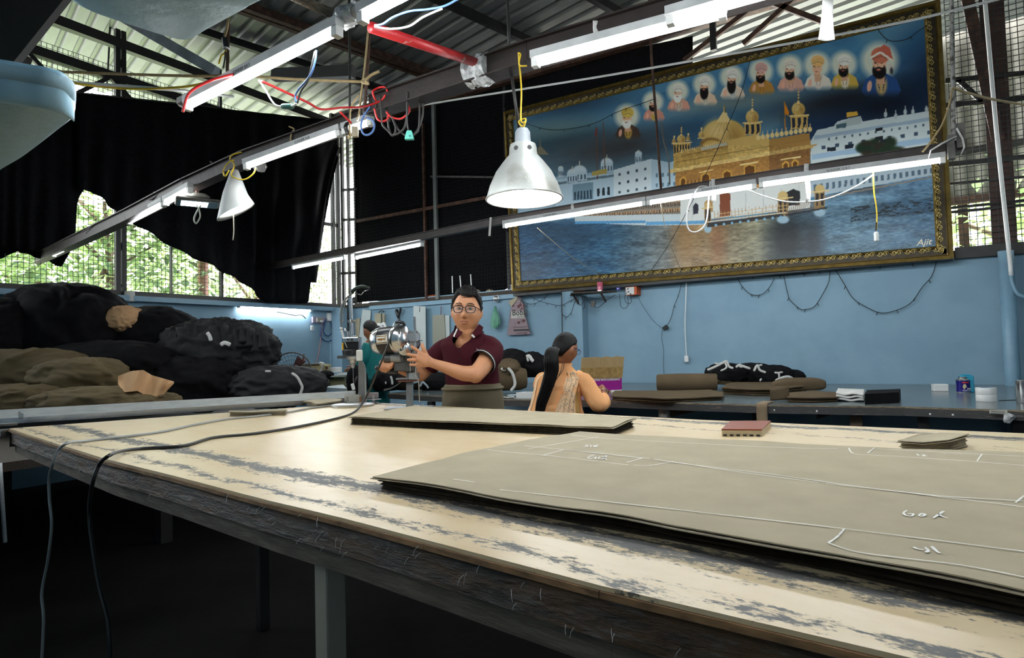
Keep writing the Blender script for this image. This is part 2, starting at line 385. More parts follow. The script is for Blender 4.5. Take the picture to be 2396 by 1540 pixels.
# ------------------------------------------------------------------ outside: ground, trees, neighbour shed
M_gnd = mat('dry ground', (.55, .52, .44), .9, var=.2, scale=2)
struct(MB().box((-20, 6, -.35), (60, 60, .3)).build('ground', M_gnd))
M_leaf = mat('bright leaves', (.50, .66, .30), .5, var=.3, scale=3); M_bark = mat('bark', (.16, .11, .08), .9, var=.3, scale=20)
def tree(x, y, h, rad, nleaf, label, trunk=.11, leaf=.16, z0=.9, seed=1):
    rd = random.Random(seed); t = thing('tree', label, 'tree', (x, y, -.2))
    MB().tube([(x, y, -.2), (x + .1, y + .05, h * .3), (x - .05, y + .15, h * .62), (x + .1, y, h * .9)], [trunk, trunk * .8, trunk * .55, trunk * .2], 8).build('trunk', M_bark, t, True)
    br = MB(); cen = []
    for k in range(9):
        a = k * 2.4 + seed; z = h * (.3 + .07 * k); L = rad * (.55 + .4 * rd.random())
        e = Vector((x + L * math.cos(a), y + L * math.sin(a), z + .5)); br.tube([(x, y, z * .95), (x + (e.x - x) * .5, y + (e.y - y) * .5, z + .35), e], [.04, .028, .01], 5); cen.append(e)
    br.build('branches', M_bark, t, True)
    V = []; F = []
    for k in range(nleaf):
        c = rd.choice(cen); c = c + Vector((rd.gauss(0, .42), rd.gauss(0, .42), rd.gauss(-.1, .45))) * (rad / 1.9)
        if c.z < z0: c.z = z0 + rd.random()
        d = Vector((rd.uniform(-1, 1), rd.uniform(-1, 1), rd.uniform(-.7, .4))).normalized(); s_, u_ = frame(d); l = leaf * rd.uniform(.6, 1.3); o = len(V)
        V += [c, c + d * l * .5 + s_ * l * .28 + u_ * .02, c + d * l, c + d * l * .5 - s_ * l * .28 + u_ * .02]; F.append((o, o + 1, o + 2, o + 3))
    lf = MB().add(V, F).build('leaves', M_leaf, t, fix=False); stuff(lf)
tree(-10.6, 4.6, 4.2, 1.9, 5200, 'leafy green tree outside the mesh opening, nearest the black double post', seed=3)
tree(-11.2, 2.7, 4.4, 2.0, 5200, 'leafy green tree outside the mesh opening above the black cloth heap', seed=5)
tree(-12.2, 8.3, 4.6, 2.0, 3800, 'leafy green tree outside seen through the gap by the corner posts', seed=8)
tree(-13.8, 5.9, 3.6, 1.7, 2500, 'smaller pale tree farther behind the mesh opening', seed=11)
tree(1.5, 10.6, 3.5, 2.0, 5200, 'leafy green tree outside the mesh at the mural edge', seed=14)
tree(3.2, 11.4, 3.6, 2.0, 3500, 'leafy green tree outside behind the brown column', seed=15)
po = PX(475, 660, -9.2)
tag(MB().cyl((po.x, po.y, -.2), (po.x, po.y, 3.0), .075, 12).build('gate_post', mat('brick red post', (.42, .22, .17), .8, var=.2), None, True), 'brick red post standing outside beyond the diagonal net hem', 'post')
sh = thing('shed', 'corrugated shed wall with dark frame seen through the mesh by the mural', 'shed', (2.4, 9.3, -.2))
xa, xb = .2, 5.0; ws = MB()
ws.grid(lambda u, v: Vector((xa + (xb - xa) * u, 9.3 + .03 * math.sin(u * 150), 2.95 + 2.9 * v)), 200, 1, thick=(0, .01, 0)); ws.build('shed_wall', mat('dusty sheet', (.20, .185, .15), .7, var=.3, scale=4), sh)
for x in (.6, 1.9, 3.2): MB().box((x, 9.38, 2.3), (.1, .08, 5.0)).build('shed_post', M_rust, sh)
MB().box((2.6, 9.24, 2.95), (4.8, .06, .09)).build('shed_beam', M_rust, sh); MB().box((2.6, 9.24, 3.55), (4.8, .06, .07)).build('shed_beam', M_black, sh)
# ------------------------------------------------------------------ the framed mural: a flat print on a big canvas in a gilt frame
YM = 6.62
qTL, qTR, qBR, qBL = PY(1178, 262, YM), PY(2200, -2, YM), PY(2232, 605, YM), PY(1198, 682, YM)
mural = thing('framed_mural', 'huge gilt-framed print of a golden domed temple by a lake with ten haloed portraits', 'picture', (qBL + qBR) / 2)
def mq(u, v, y=0): # u 0..1 across, v 0..1 up the outer frame
    p = (qBL * (1 - u) + qBR * u) * (1 - v) + (qTL * (1 - u) + qTR * u) * v; return p + Vector((0, y, 0))
WID, HEI = (qBR - qBL).length, (qTL - qBL).length
FWD = .125; fu, fv = FWD / WID, FWD / HEI

def vnoise(x, y, seed=0):
    def h(i, j): 
        n = (i * 374761393 + j * 668265263 + seed * 974711) & 0xffffffff
        n = ((n ^ (n >> 13)) * 1274126177) & 0xffffffff; return ((n ^ (n >> 16)) & 0xffff) / 65535.0
    i = np.floor(x).astype(np.int64); j = np.floor(y).astype(np.int64); a = x - i; b = y - j
    a = a * a * (3 - 2 * a); b = b * b * (3 - 2 * b)
    return (h(i, j) * (1 - a) + h(i + 1, j) * a) * (1 - b) + (h(i, j + 1) * (1 - a) + h(i + 1, j + 1) * a) * b
def fbm(x, y, seed=0): return sum(vnoise(x * 2 ** k, y * 2 ** k, seed + k) * .5 ** (k + 1) for k in range(4)) / .9375
def paint(X, Y):
    """the print as colours (sRGB 0..255) at the points X, Y"""
    n = len(X); C = np.zeros((n, 3))
    def mix(m, col): 
        m = np.clip(m, 0, 1)[:, None]; C[:] = C * (1 - m) + np.array(col, float) * m
    sm = lambda e0, e1, x: (lambda t: t * t * (3 - 2 * t))(np.clip((x - e0) / (e1 - e0), 0, 1))
    def poly(P, col, a=1.0, soft=None):
        xs = [p[0] for p in P]; ys = [p[1] for p in P]; sel = np.where((X >= min(xs)) & (X <= max(xs)) & (Y >= min(ys)) & (Y <= max(ys)))[0]
        if not len(sel): return
        x, y = X[sel], Y[sel]; ins = np.zeros(len(sel), bool); k = len(P)
        for i in range(k):
            (x0, y0), (x1, y1) = P[i], P[(i + 1) % k]
            if y0 == y1: continue
            c = ((y0 > y) != (y1 > y)) & (x < (x1 - x0) * (y - y0) / (y1 - y0) + x0); ins ^= c
        s_ = sel[ins]; C[s_] = C[s_] * (1 - a) + np.array(col, float) * a
    def ell(cx, cy, rx, ry, col, soft=.15, a=1.0, rot=0):
        sel = np.where((abs(X - cx) < max(rx, ry) * 1.6) & (abs(Y - cy) < max(rx, ry) * 1.6))[0]
        if not len(sel): return
        dx, dy = X[sel] - cx, Y[sel] - cy
        if rot: dx, dy = dx * math.cos(rot) + dy * math.sin(rot), -dx * math.sin(rot) + dy * math.cos(rot)
        d = np.sqrt((dx / rx) ** 2 + (dy / ry) ** 2); m = (np.clip((1 + soft - d) / (2 * soft), 0, 1) * a)[:, None]
        C[sel] = C[sel] * (1 - m) + np.array(col, float) * m
    def line(P, w_, col, a=1.0):
        for (x0, y0), (x1, y1) in zip(P, P[1:]):
            l = math.hypot(x1 - x0, y1 - y0) + 1e-6; nx, ny = -(y1 - y0) / l * w_ / 2, (x1 - x0) / l * w_ / 2
            poly([(x0 + nx, y0 + ny), (x1 + nx, y1 + ny), (x1 - nx, y1 - ny), (x0 - nx, y0 - ny)], col, a)
    # sky
    t = np.clip((Y - 20) / 420, 0, 1)[:, None]
    C[:] = np.array([58, 116, 156]) * (1 - t) + np.array([92, 126, 144]) * t
    f1 = fbm((X + Y * .25) / 150, (Y + X * .24) / 55, 3); f2 = fbm((X) / 70, (Y + X * .24) / 30, 9)
    mix(sm(.5, .75, f1) * .55, (104, 138, 152)); mix(sm(.52, .8, f2) * .5, (40, 84, 124)); mix(sm(.3, .1, f1) * .7, (32, 70, 104))
    for cx, cy, rx, ry, c, a in ((1340, 240, 110, 30, (18, 38, 58), .7), (1300, 330, 120, 26, (30, 54, 62), .7), (1450, 345, 150, 34, (52, 46, 44), .85), (1300, 300, 80, 18, (128, 140, 122), .4), (1560, 260, 110, 24, (84, 128, 158), .6),
                                (1740, 232, 130, 20, (122, 126, 112), .75), (1960, 236, 150, 28, (40, 36, 38), .85), (2080, 250, 160, 46, (8, 12, 24), .9), (2180, 180, 70, 90, (14, 30, 58), .8), (1950, 300, 80, 30, (20, 34, 64), .8), (1640, 300, 90, 26, (40, 76, 104), .7), (1860, 200, 140, 14, (60, 96, 128), .6)):
        ell(cx, cy, rx, ry, c, .8, a, -.18)
    # water
    wl_ = np.interp(X, [1180, 1260, 1530, 1660, 1830, 1905, 2000, 2240], [524, 520, 522, 524, 502, 470, 432, 404])
    wm = Y > wl_; wt = np.clip((Y - wl_) / 180, 0, 1)
    rip = fbm((X + .1 * Y) / 9, (Y + X * .07) / 2.4, 21); rip2 = fbm(X / 40, (Y + X * .07) / 9, 31)
    W = np.stack([np.interp(X, [1200, 1420, 1560, 1640, 1700, 1780, 1850, 1900, 2000, 2220], [34, 50, 108, 150, 128, 138, 70, 84, 94, 76]), np.interp(X, [1200, 1420, 1560, 1640, 1700, 1780, 1850, 1900, 2000, 2220], [72, 90, 110, 122, 114, 136, 94, 112, 126, 110]), np.interp(X, [1200, 1420, 1560, 1640, 1700, 1780, 1850, 1900, 2000, 2220], [104, 118, 106, 84, 88, 114, 106, 130, 146, 138])], 1)
    W = W * (.70 + .6 * rip2[:, None]) * (1 - .18 * wt[:, None]); W = W + (rip[:, None] - .5) * np.array([70, 74, 66])
    C[wm] = W[wm]
    rp = wm & (X > 1990) & (Y < wl_ + 85) & (Y > wl_ + 52); C[rp] = C[rp] * (1 - .6 * sm(.45, .6, rip)[rp][:, None])
    for cx, rx, c, a in ((1840, 46, (22, 24, 26), .85), (1905, 22, (36, 40, 44), .7), (1600, 26, (150, 104, 50), .5), (1680, 18, (120, 70, 40), .5)):
        ell(cx, 560, rx, 60, c, .6, a)
    ell(1330, 540, 110, 26, (30, 50, 66), .6, .6); ell(2010, 440, 70, 14, (40, 50, 60), .5, .7)
    # white buildings beside the lake
    wht = (196, 208, 212); sh_ = (150, 172, 186)
    def windows(P, nx, ny, col, fx=.45, fy=.45):
        (ax, ay), (bx, by), (cx, cy), (dx, dy) = P
        q = lambda u, v: ((ax * (1 - u) + bx * u) * (1 - v) + (dx * (1 - u) + cx * u) * v, (ay * (1 - u) + by * u) * (1 - v) + (dy * (1 - u) + cy * u) * v)
        for i in range(nx):
            for j in range(ny):
                u0, v0 = (i + .5 - fx / 2) / nx, (j + .5 - fy / 2) / ny; u1, v1 = u0 + fx / nx, v0 + fy / ny
                poly([q(u0, v0), q(u1, v0), q(u1, v1), q(u0, v1)], col)
    poly([(1210, 440), (1310, 412), (1440, 398), (1440, 500), (1210, 525)], (140, 166, 182))
    poly([(1300, 420), (1445, 404), (1440, 470), (1300, 484)], (168, 190, 202)); poly([(1296, 428), (1448, 406), (1448, 412), (1296, 434)], (96, 116, 128))
    poly([(1436, 398), (1522, 372), (1566, 380), (1600, 372), (1600, 470), (1436, 474)], wht); poly([(1524, 374), (1600, 384), (1600, 455), (1524, 455)], (170, 192, 204))
    poly([(1340, 432), (1388, 426), (1388, 466), (1340, 470)], (110, 138, 152)); windows([(1342, 448), (1386, 443), (1386, 466), (1342, 469)], 6, 1, (44, 62, 76), .6, .9)
    windows([(1394, 440), (1430, 434), (1430, 458), (1394, 462)], 3, 1, (30, 40, 50), .5, .8); windows([(1440, 400), (1520, 382), (1520, 450), (1440, 462)], 4, 3, (60, 76, 88), .28, .3); windows([(1530, 400), (1598, 392), (1598, 440), (1530, 446)], 5, 2, (96, 122, 138), .4, .4)
    for cx, cy, r in ((1356, 408, 17), (1339, 412, 12), (1420, 388, 14), (1494, 366, 8), (1312, 400, 6)): 
        ell(cx, cy - 6, r, r * .9, (190, 204, 210), .12); poly([(cx - r, cy - 6), (cx + r, cy - 8), (cx + r, cy + 14), (cx - r, cy + 16)], (176, 194, 204)); windows([(cx - r, cy), (cx + r, cy - 2), (cx + r, cy + 13), (cx - r, cy + 15)], 4, 1, (70, 90, 104), .5, .8); line([(cx, cy - r), (cx, cy - r * 1.9)], 1.6, (190, 190, 170))
    for x0, y0, y1 in ((1395, 296, 420), (1412, 286, 392)): line([(x0, y0), (x0 + 3, y1)], 2.2, (96, 66, 52)); 
    line([(1394, 318), (1396, 300)], 4, (120, 50, 40)); poly([(1246, 362), (1264, 340), (1284, 362)], (150, 130, 96), .7); poly([(1385, 402), (1420, 394), (1420, 406), (1385, 412)], (170, 150, 80)); line([(1264, 345), (1264, 326)], 2, (120, 110, 80))
    poly([(1350, 486), (1605, 446), (1605, 505), (1350, 520)], (120, 112, 100)); windows([(1350, 486), (1605, 452), (1605, 500), (1350, 512)], 60, 3, (70, 52, 40), .5, .6); windows([(1352, 490), (1605, 456), (1605, 500), (1352, 512)], 41, 2, (176, 128, 84), .35, .35)
    poly([(1345, 506), (1515, 502), (1660, 500), (1660, 526), (1515, 528), (1345, 520)], (168, 178, 180)); poly([(1345, 518), (1510, 516), (1510, 522), (1345, 524)], (70, 128, 170)); poly([(1512, 519), (1660, 516), (1660, 523), (1512, 527)], (84, 140, 178))
    # white block to the far side
    poly([(1897, 330), (1912, 304), (1950, 296), (1960, 284), (1990, 276), (2014, 272), (2018, 284), (2060, 278), (2184, 258), (2200, 400), (1897, 452)], (190, 200, 200))
    poly([(1905, 318), (2190, 272), (2191, 280), (1905, 327)], (150, 170, 184)); poly([(1900, 362), (2196, 318), (2197, 330), (1900, 374)], (150, 176, 198)); poly([(1900, 402), (2200, 360), (2200, 372), (1900, 414)], (160, 182, 196))
    windows([(1912, 336), (2188, 296), (2190, 318), (1912, 358)], 9, 1, (60, 76, 96), .3, .4); windows([(1930, 322), (2188, 284), (2188, 294), (1930, 332)], 14, 1, (80, 96, 110), .25, .6)
    windows([(1925, 346), (2090, 322), (2090, 334), (1925, 358)], 4, 1, (30, 40, 52), .5, .8); poly([(2048, 300), (2066, 297), (2066, 305), (2048, 308)], (30, 34, 40)); poly([(2048, 320), (2066, 317), (2066, 328), (2048, 331)], (30, 34, 40))
    poly([(1958, 292), (1990, 276), (2014, 272), (2016, 290), (1958, 300)], (168, 178, 176)); poly([(1980, 264), (2006, 260), (2007, 270), (1981, 274)], (206, 160, 60)); poly([(1956, 292), (1980, 288), (1980, 298), (1956, 302)], (70, 96, 104))
    for cx, cy in ((2072, 268), (2096, 272), (2118, 262), (2136, 262), (2168, 256)): ell(cx, cy, 4, 7, (176, 186, 186), .2); line([(cx, cy - 6), (cx, cy - 14)], 1.6, (176, 186, 186))
    for k in range(26):
        a = random.random() * 6.28; q = random.random() ** .5; ell(2062 + 56 * q * math.cos(a), 350 + 15 * q * math.sin(a) - (8 if k % 2 else 0), 13, 9, (24 + random.random() * 22, 36 + random.random() * 18, 30), .4)
    poly([(1895, 424), (2215, 380), (2215, 404), (1895, 462)], (150, 164, 172)); windows([(1900, 430), (2215, 386), (2215, 402), (1900, 452)], 22, 1, (70, 90, 104), .45, .7); line([(1930, 462), (2216, 408)], 3, (120, 108, 92))
    # the golden temple
    gold = (204, 166, 92); gl = (228, 200, 136); gd = (146, 106, 54); dk = (84, 52, 24)
    def dome(cx, cy, rx, ry, fin):
        ell(cx, cy, rx, ry, gold, .06); ell(cx - rx * .3, cy - ry * .3, rx * .45, ry * .55, gl, .7, .8); ell(cx + rx * .55, cy + ry * .2, rx * .35, ry * .6, gd, .7, .55)
        for k in (-.7, -.35, 0, .35, .7): line([(cx + k * rx, cy + ry * .75), (cx + k * rx * .75, cy - ry * .1), (cx + k * rx * .2, cy - ry * .9)], .9, gd, .55)
        poly([(cx - rx * .34, cy - ry * .8), (cx, cy - ry * 1.5), (cx + rx * .34, cy - ry * .8)], gl); line([(cx, cy - ry * 1.3), (cx + 1, cy - ry * 1.3 - fin)], 2.0, (150, 110, 50))
        for k in (.25, .5, .75): ell(cx + .5, cy - ry * 1.3 - fin * k, 2.0, 1.6, gl, .2)
        line([(cx - rx * 1.15, cy + ry * .95), (cx + rx * 1.15, cy + ry * .85)], max(2, ry * .2), gl)
    def kiosk(x0, x1, y0, y1, na): 
        poly([(x0, y0), (x1, y0 - 2), (x1, y1 - 2), (x0, y1)], gold); windows([(x0, y0 + 2), (x1, y0), (x1, y1 - 2), (x0, y1)], na, 1, (40, 44, 56), .55, .85); line([(x0 - 4, y0), (x1 + 4, y0 - 3)], 3, gl)
    dome(1694, 318, 52, 40, 20); ell(1696, 268, 6, 6, gl, .2); line([(1697, 264), (1696, 248)], 3, (120, 100, 60))
    kiosk(1742, 1780, 288, 316, 3); dome(1760, 274, 15, 16, 26)
    kiosk(1850, 1890, 272, 302, 3); dome(1868, 256, 15.5, 16, 26); kiosk(1576, 1615, 336, 360, 6); dome(1594, 326, 10, 10, 18); dome(1577, 330, 4, 5, 6); dome(1610, 324, 4, 5, 6); dome(1641, 316, 7, 8, 8)
    line([(1837, 306), (1836, 238)], 2.4, (176, 120, 40)); poly([(1837, 242), (1846, 262), (1845, 272), (1837, 266)], (216, 130, 30))
    poly([(1576, 360), (1640, 342), (1700, 328), (1768, 314), (1768, 332), (1800, 326), (1893, 311), (1896, 336), (1903, 346), (1576, 402)], (198, 160, 88))
    poly([(1704, 330), (1768, 314), (1802, 326), (1802, 362), (1704, 378)], (208, 172, 100)); poly([(1800, 326), (1894, 311), (1897, 340), (1800, 358)], (166, 124, 66))
    ell(1664, 338, 26, 16, gd, .12); ell(1666, 341, 21, 13, gold, .15); poly([(1640, 345), (1700, 333), (1702, 340), (1640, 352)], (190, 186, 168))
    for k in range(12): cx = 1774 + k * 11; cy = 322 - k * 1.75; ell(cx, cy, 5, 6, gl, .15); line([(cx, cy - 4), (cx, cy - 13)], 1.6, gl)
    for k in range(22): cx = 1594 + k * 5.2; line([(cx, 358 - k * 1.2), (cx, 351 - k * 1.2)], 2, (220, 196, 140))
    line([(1594, 366), (1704, 342)], 2, gd); line([(1580, 380), (1890, 326)], 1.6, gd, .7)
    for k in range(40): cx = 1596 + k * 2.7; line([(cx, 372 - k * .55), (cx, 362 - k * .55)], .9, gd, .5)
    poly([(1564, 398), (1800, 354), (1800, 364), (1564, 406)], (222, 190, 120)); poly([(1800, 354), (1914, 336), (1908, 342), (1800, 364)], (184, 150, 92))
    poly([(1580, 403), (1800, 364), (1896, 346), (1896, 430), (1580, 462)], (164, 118, 62)); poly([(1800, 364), (1896, 347), (1896, 430), (1800, 446)], (128, 90, 50))
    gn = fbm(X / 5, Y / 3.5, 44); sel = (Y > 340) & (Y < 462) & (X > 1576) & (X < 1898) & (C[:, 0] > C[:, 2] + 60); C[sel] *= (.78 + .42 * gn[sel])[:, None]
    for x0, x1, y0, y1 in ((1590, 1606, 414, 440), (1640, 1662, 404, 432), (1690, 1712, 398, 426), (1740, 1768, 384, 412), (1830, 1846, 378, 402), (1852, 1868, 374, 398), (1700, 1710, 432, 446)):
        poly([(x0, y0 + 5), ((x0 + x1) / 2, y0 - 2), (x1, y0 + 3), (x1, y1), (x0, y1 + 2)], (196, 148, 66)); poly([(x0 + 3, y0 + 8), ((x0 + x1) / 2, y0 + 3), (x1 - 3, y0 + 6), (x1 - 3, y1), (x0 + 3, y1 + 2)], (96, 60, 26))
    for x0, x1, y in ((1636, 1668, 402), (1732, 1774, 384), (1826, 1874, 372)): line([(x0, y + 2), (x1, y - 5)], 3, gl)
    windows([(1605, 422), (1640, 416), (1640, 438), (1605, 444)], 4, 1, (120, 80, 40), .5, .8)
    poly([(1592, 462), (1896, 424), (1896, 486), (1830, 494), (1592, 520)], (188, 190, 186)); windows([(1600, 462), (1890, 430), (1890, 484), (1600, 515)], 7, 1, (168, 172, 170), .06, .9)
    for x0, x1, y0, y1, c in ((1684, 1709, 448, 506, (110, 60, 36)), (1622, 1634, 474, 500, (40, 40, 50)), (1840, 1872, 442, 480, (26, 26, 28)), (1648, 1668, 466, 496, (150, 120, 80))):
        poly([(x0, y0 + 8), ((x0 + x1) / 2, y0), (x1, y0 + 6), (x1, y1), (x0, y1 + 2)], c)
    for cx, cy, s_ in ((1832, 462, 18), (1918, 446, 17), (1656, 484, 11)):
        poly([(cx - s_ * .7, cy), (cx + s_ * .7, cy - 2), (cx + s_ * .7, cy + 44), (cx - s_ * .7, cy + 46)], (130, 104, 66)); windows([(cx - s_ * .7, cy + 6), (cx + s_ * .7, cy + 4), (cx + s_ * .7, cy + 36), (cx - s_ * .7, cy + 38)], 2, 1, (30, 28, 30), .55, .9); ell(cx, cy - 4, s_ * .65, s_ * .6, (176, 150, 96), .1); line([(cx - s_ * 1.3, cy + 4), (cx + s_ * 1.3, cy)], 3, (190, 170, 120)); ell(cx, cy + 52, s_ * .8, 9, (150, 176, 190), .2)
    poly([(1655, 522), (1830, 500), (1835, 506), (1655, 532)], (46, 44, 44)); line([(1655, 520), (1840, 497)], 2.4, (190, 180, 160))
    for k in range(22): cx = 1672 + k * 8; line([(cx, 518 - k * .9), (cx, 494 - k * .9)], 1.0, (150, 120, 80))
    line([(1670, 502), (1842, 480)], 1.4, (180, 150, 100)); line([(1670, 510), (1842, 488)], 1.2, (180, 150, 100)); windows([(1846, 480), (1916, 466), (1916, 488), (1846, 500)], 16, 1, (120, 90, 60), .3, .9); line([(1838, 504), (1935, 486)], 4, (40, 40, 44))
    for k in range(9): ell(1675 + k * 19, 527 - k * 2.4, 3, 3, (120, 170, 200), .2)
    # ten portraits in haloes
    sk = (222, 176, 142); bk = (22, 18, 18); wb_ = (226, 226, 218)
    for (cx, cy, r, tur, brd, cl1, cl2, bl) in ((1467, 272, 25, (206, 176, 84), wb_, (70, 52, 40), (200, 160, 70), .8), (1528, 238, 21, (216, 212, 196), bk, (206, 140, 120), (206, 180, 70), .7), (1586, 213, 22, (222, 218, 204), wb_, (212, 150, 126), (200, 190, 170), .9), (1648, 197, 23, (224, 220, 208), bk, (220, 190, 160), (200, 196, 176), 1.3), (1712, 180, 24, (224, 220, 208), bk, (222, 200, 176), (190, 196, 190), 1.4),
                                (1780, 167, 25, (206, 160, 150), bk, (176, 124, 54), (176, 124, 54), .75), (1848, 158, 26, (222, 212, 196), bk, (214, 160, 140), (214, 170, 150), .75), (1912, 152, 27, (224, 178, 110), None, (226, 214, 196), (222, 206, 190), 0), (1974, 150, 27, (226, 222, 208), bk, (206, 168, 70), (228, 220, 206), .75), (2058, 142, 38, (196, 110, 84), bk, (40, 76, 130), (206, 170, 100), .75)):
        ell(cx, cy, r * 1.12, r * 1.12, (216, 214, 192), .22, .92)
        b0 = cy + r * 1.45
        poly([(cx - r * .3, cy + r * .75), (cx + r * .4, cy + r * .75), (cx + r * 1.05, cy + r * 1.15), (cx + r * 1.3, b0 + r * .35), (cx - r * 1.1, b0 + r * .35), (cx - r * .85, cy + r * 1.15)], cl1, .96)
        for q in range(5): poly([(cx - r * 1.1, b0 + r * (.35 + .09 * q)), (cx + r * 1.3, b0 + r * (.35 + .09 * q)), (cx + r * (1.3 - .1 * q), b0 + r * (.44 + .09 * q)), (cx - r * (1.1 - .1 * q), b0 + r * (.44 + .09 * q))], cl1, .8 - .16 * q)
        ell(cx + r * .12, b0 + r * .02, r * .34, r * .62, cl2, .25, .9); line([(cx - r * .25, cy + r * .8), (cx + r * .02, b0 + r * .4)], r * .06, tuple(c * .7 for c in cl1)); line([(cx + r * .42, cy + r * .8), (cx + r * .2, b0 + r * .4)], r * .06, tuple(c * .7 for c in cl1))
        mask = (Y > b0 + r * .75) & (abs(X - cx) < r * 1.6) & (Y < b0 + r * 1.4)
        ell(cx - r * .62, b0 + r * .12, r * .15, r * .34, (226, 170, 144), .15, .95, .15)
        poly([(cx - r * .22, cy + r * .5), (cx + r * .28, cy + r * .5), (cx + r * .34, b0), (cx - r * .2, b0)], (206, 158, 124))
        ell(cx, cy + r * .2, r * .42, r * .62, sk, .08)
        if brd is not None:
            ell(cx - r * .02, cy + r * (.62 + .3 * (bl - .7)), r * .43, r * .5 * bl + .12 * r, brd, .1); ell(cx - r * .05, cy + r * .2, r * .33, r * .38, sk, .12); line([(cx - r * .25, cy + r * .5), (cx - r * .05, cy + r * .42), (cx + r * .18, cy + r * .5)], r * .13, brd)
        ell(cx - r * .06, cy + r * .58, r * .13, r * .05, (170, 84, 72), .2)
        for s_ in (-1, 1): line([(cx - r * .06 + s_ * r * .1, cy + r * .04), (cx - r * .06 + s_ * r * .29, cy + r * .02)], r * .07, (60, 40, 30)); ell(cx - r * .06 + s_ * r * .19, cy + r * .14, r * .08, r * .045, (40, 28, 24), .2)
        line([(cx - r * .1, cy + r * .16), (cx - r * .12, cy + r * .36)], r * .05, (180, 130, 100))
        ell(cx + r * .06, cy - r * .34, r * .58, r * .5, tur, .08); line([(cx - r * .45, cy - r * .1), (cx + r * .1, cy - r * .3), (cx + r * .55, cy - r * .1)], r * .1, tuple(c * .82 for c in tur)); line([(cx - r * .45, cy - r * .3), (cx + r * .15, cy - r * .55), (cx + r * .55, cy - r * .35)], r * .05, tuple(c * .86 for c in tur))
    poly([(2050, 120), (2068, 104), (2082, 112), (2090, 140)], (190, 96, 76)); line([(2036, 136), (2060, 122), (2088, 142)], 5, (226, 216, 200)); ell(2084, 160, 6, 10, (200, 190, 180), .2); ell(2086, 166, 4, 8, (60, 60, 60), .3)
    return C
nu, nv = 760, 372
uu, vv = np.meshgrid(np.linspace(fu * .8, 1 - fu * .8, nu), np.linspace(fv * .8, 1 - fv * .8, nv))
uu, vv = uu.ravel(), vv.ravel()
A = lambda v: np.array(v)[None, :]
PP = (A(qBL) * (1 - uu)[:, None] + A(qBR) * uu[:, None]) * (1 - vv)[:, None] + (A(qTL) * (1 - uu)[:, None] + A(qTR) * uu[:, None]) * vv[:, None]
PP[:, 1] += .03
rel = PP - np.array(CAM)
dep = rel @ np.array(FW)
RGB = paint(1198 + FPX * (rel @ np.array(RT)) / dep, 770 - FPX * (rel @ np.array(UP)) / dep)
RGB = np.clip(RGB, 0, 255) / 255; LIN = np.where(RGB < .04045, RGB / 12.92, ((RGB + .055) / 1.055) ** 2.4) * MURAL_GAIN
me = bpy.data.meshes.new('canvas'); o = np.array(wloc(mural))
ii, jj = np.meshgrid(np.arange(nu - 1), np.arange(nv - 1)); q = (jj * nu + ii).ravel()
F = np.stack([q, q + 1, q + nu + 1, q + nu], 1)
me.vertices.add(nu * nv); me.vertices.foreach_set('co', (PP - o).ravel()); me.loops.add(F.size); me.loops.foreach_set('vertex_index', F.ravel())
me.polygons.add(len(F)); me.polygons.foreach_set('loop_start', np.arange(0, F.size, 4)); me.polygons.foreach_set('loop_total', np.full(len(F), 4)); me.update(calc_edges=True)
ca = me.color_attributes.new('print', 'FLOAT_COLOR', 'POINT'); ca.data.foreach_set('color', np.concatenate([LIN, np.ones((len(LIN), 1))], 1).ravel())
mp_ = bpy.data.materials.new('glossy print'); mp_.use_nodes = True; nt = mp_.node_tree; at = nt.nodes.new('ShaderNodeAttribute'); at.attribute_name = 'print'
nt.links.new(at.outputs['Color'], nt.nodes['Principled BSDF'].inputs['Base Color']); nt.nodes['Principled BSDF'].inputs['Roughness'].default_value = .38; nt.nodes['Principled BSDF'].inputs['Specular IOR Level'].default_value = .25
me.materials.append(mp_); cv = bpy.data.objects.new('canvas', me); COL.objects.link(cv); cv.parent = mural
text('Ajit', .078, PY(2144, 575, YM + .028), (1, 0, -.01), (0, 0, 1), mat('cream print', srgb(226, 220, 196), .5), 'signature', mural, shear=.3, bold=.0008)
# gilt frame: four moulded sides and a scroll ornament repeated along each
M_gold = mat('old gilt', srgb(124, 102, 52), .38, .75, var=.3, scale=14, bump=.15); M_gdark = mat('dark gilt hollow', srgb(52, 42, 24), .55, .35, var=.4, scale=30)
MOLD = [(0, 0), (0, -.055), (.03, -.062), (.04, -.040), (.095, -.034), (.105, -.05), (.125, -.03), (.125, 0)]
ctr = (qTL + qTR + qBL + qBR) / 4
orn = MB()
for k in range(2):
    sgn = -1 if k else 1
    pts = []
    for i in range(15):
        a = i / 14 * 2 * math.pi * 1.4; r_ = .024 * (1 - i / 17); pts.append((sgn * (.026 + r_ * math.cos(a)) - sgn * .004, -.006, r_ * math.sin(a) * sgn))
    orn.tube(pts, .0042, 5)
orn.ball((0, -.006, 0), (.009, .008, .009), 6, 4)
ob0 = orn.build('scroll_ornament', mat('bright gilt', srgb(196, 172, 104), .35, .7, var=.2), None, True); mesh_orn = ob0.data; bpy.data.objects.remove(ob0)
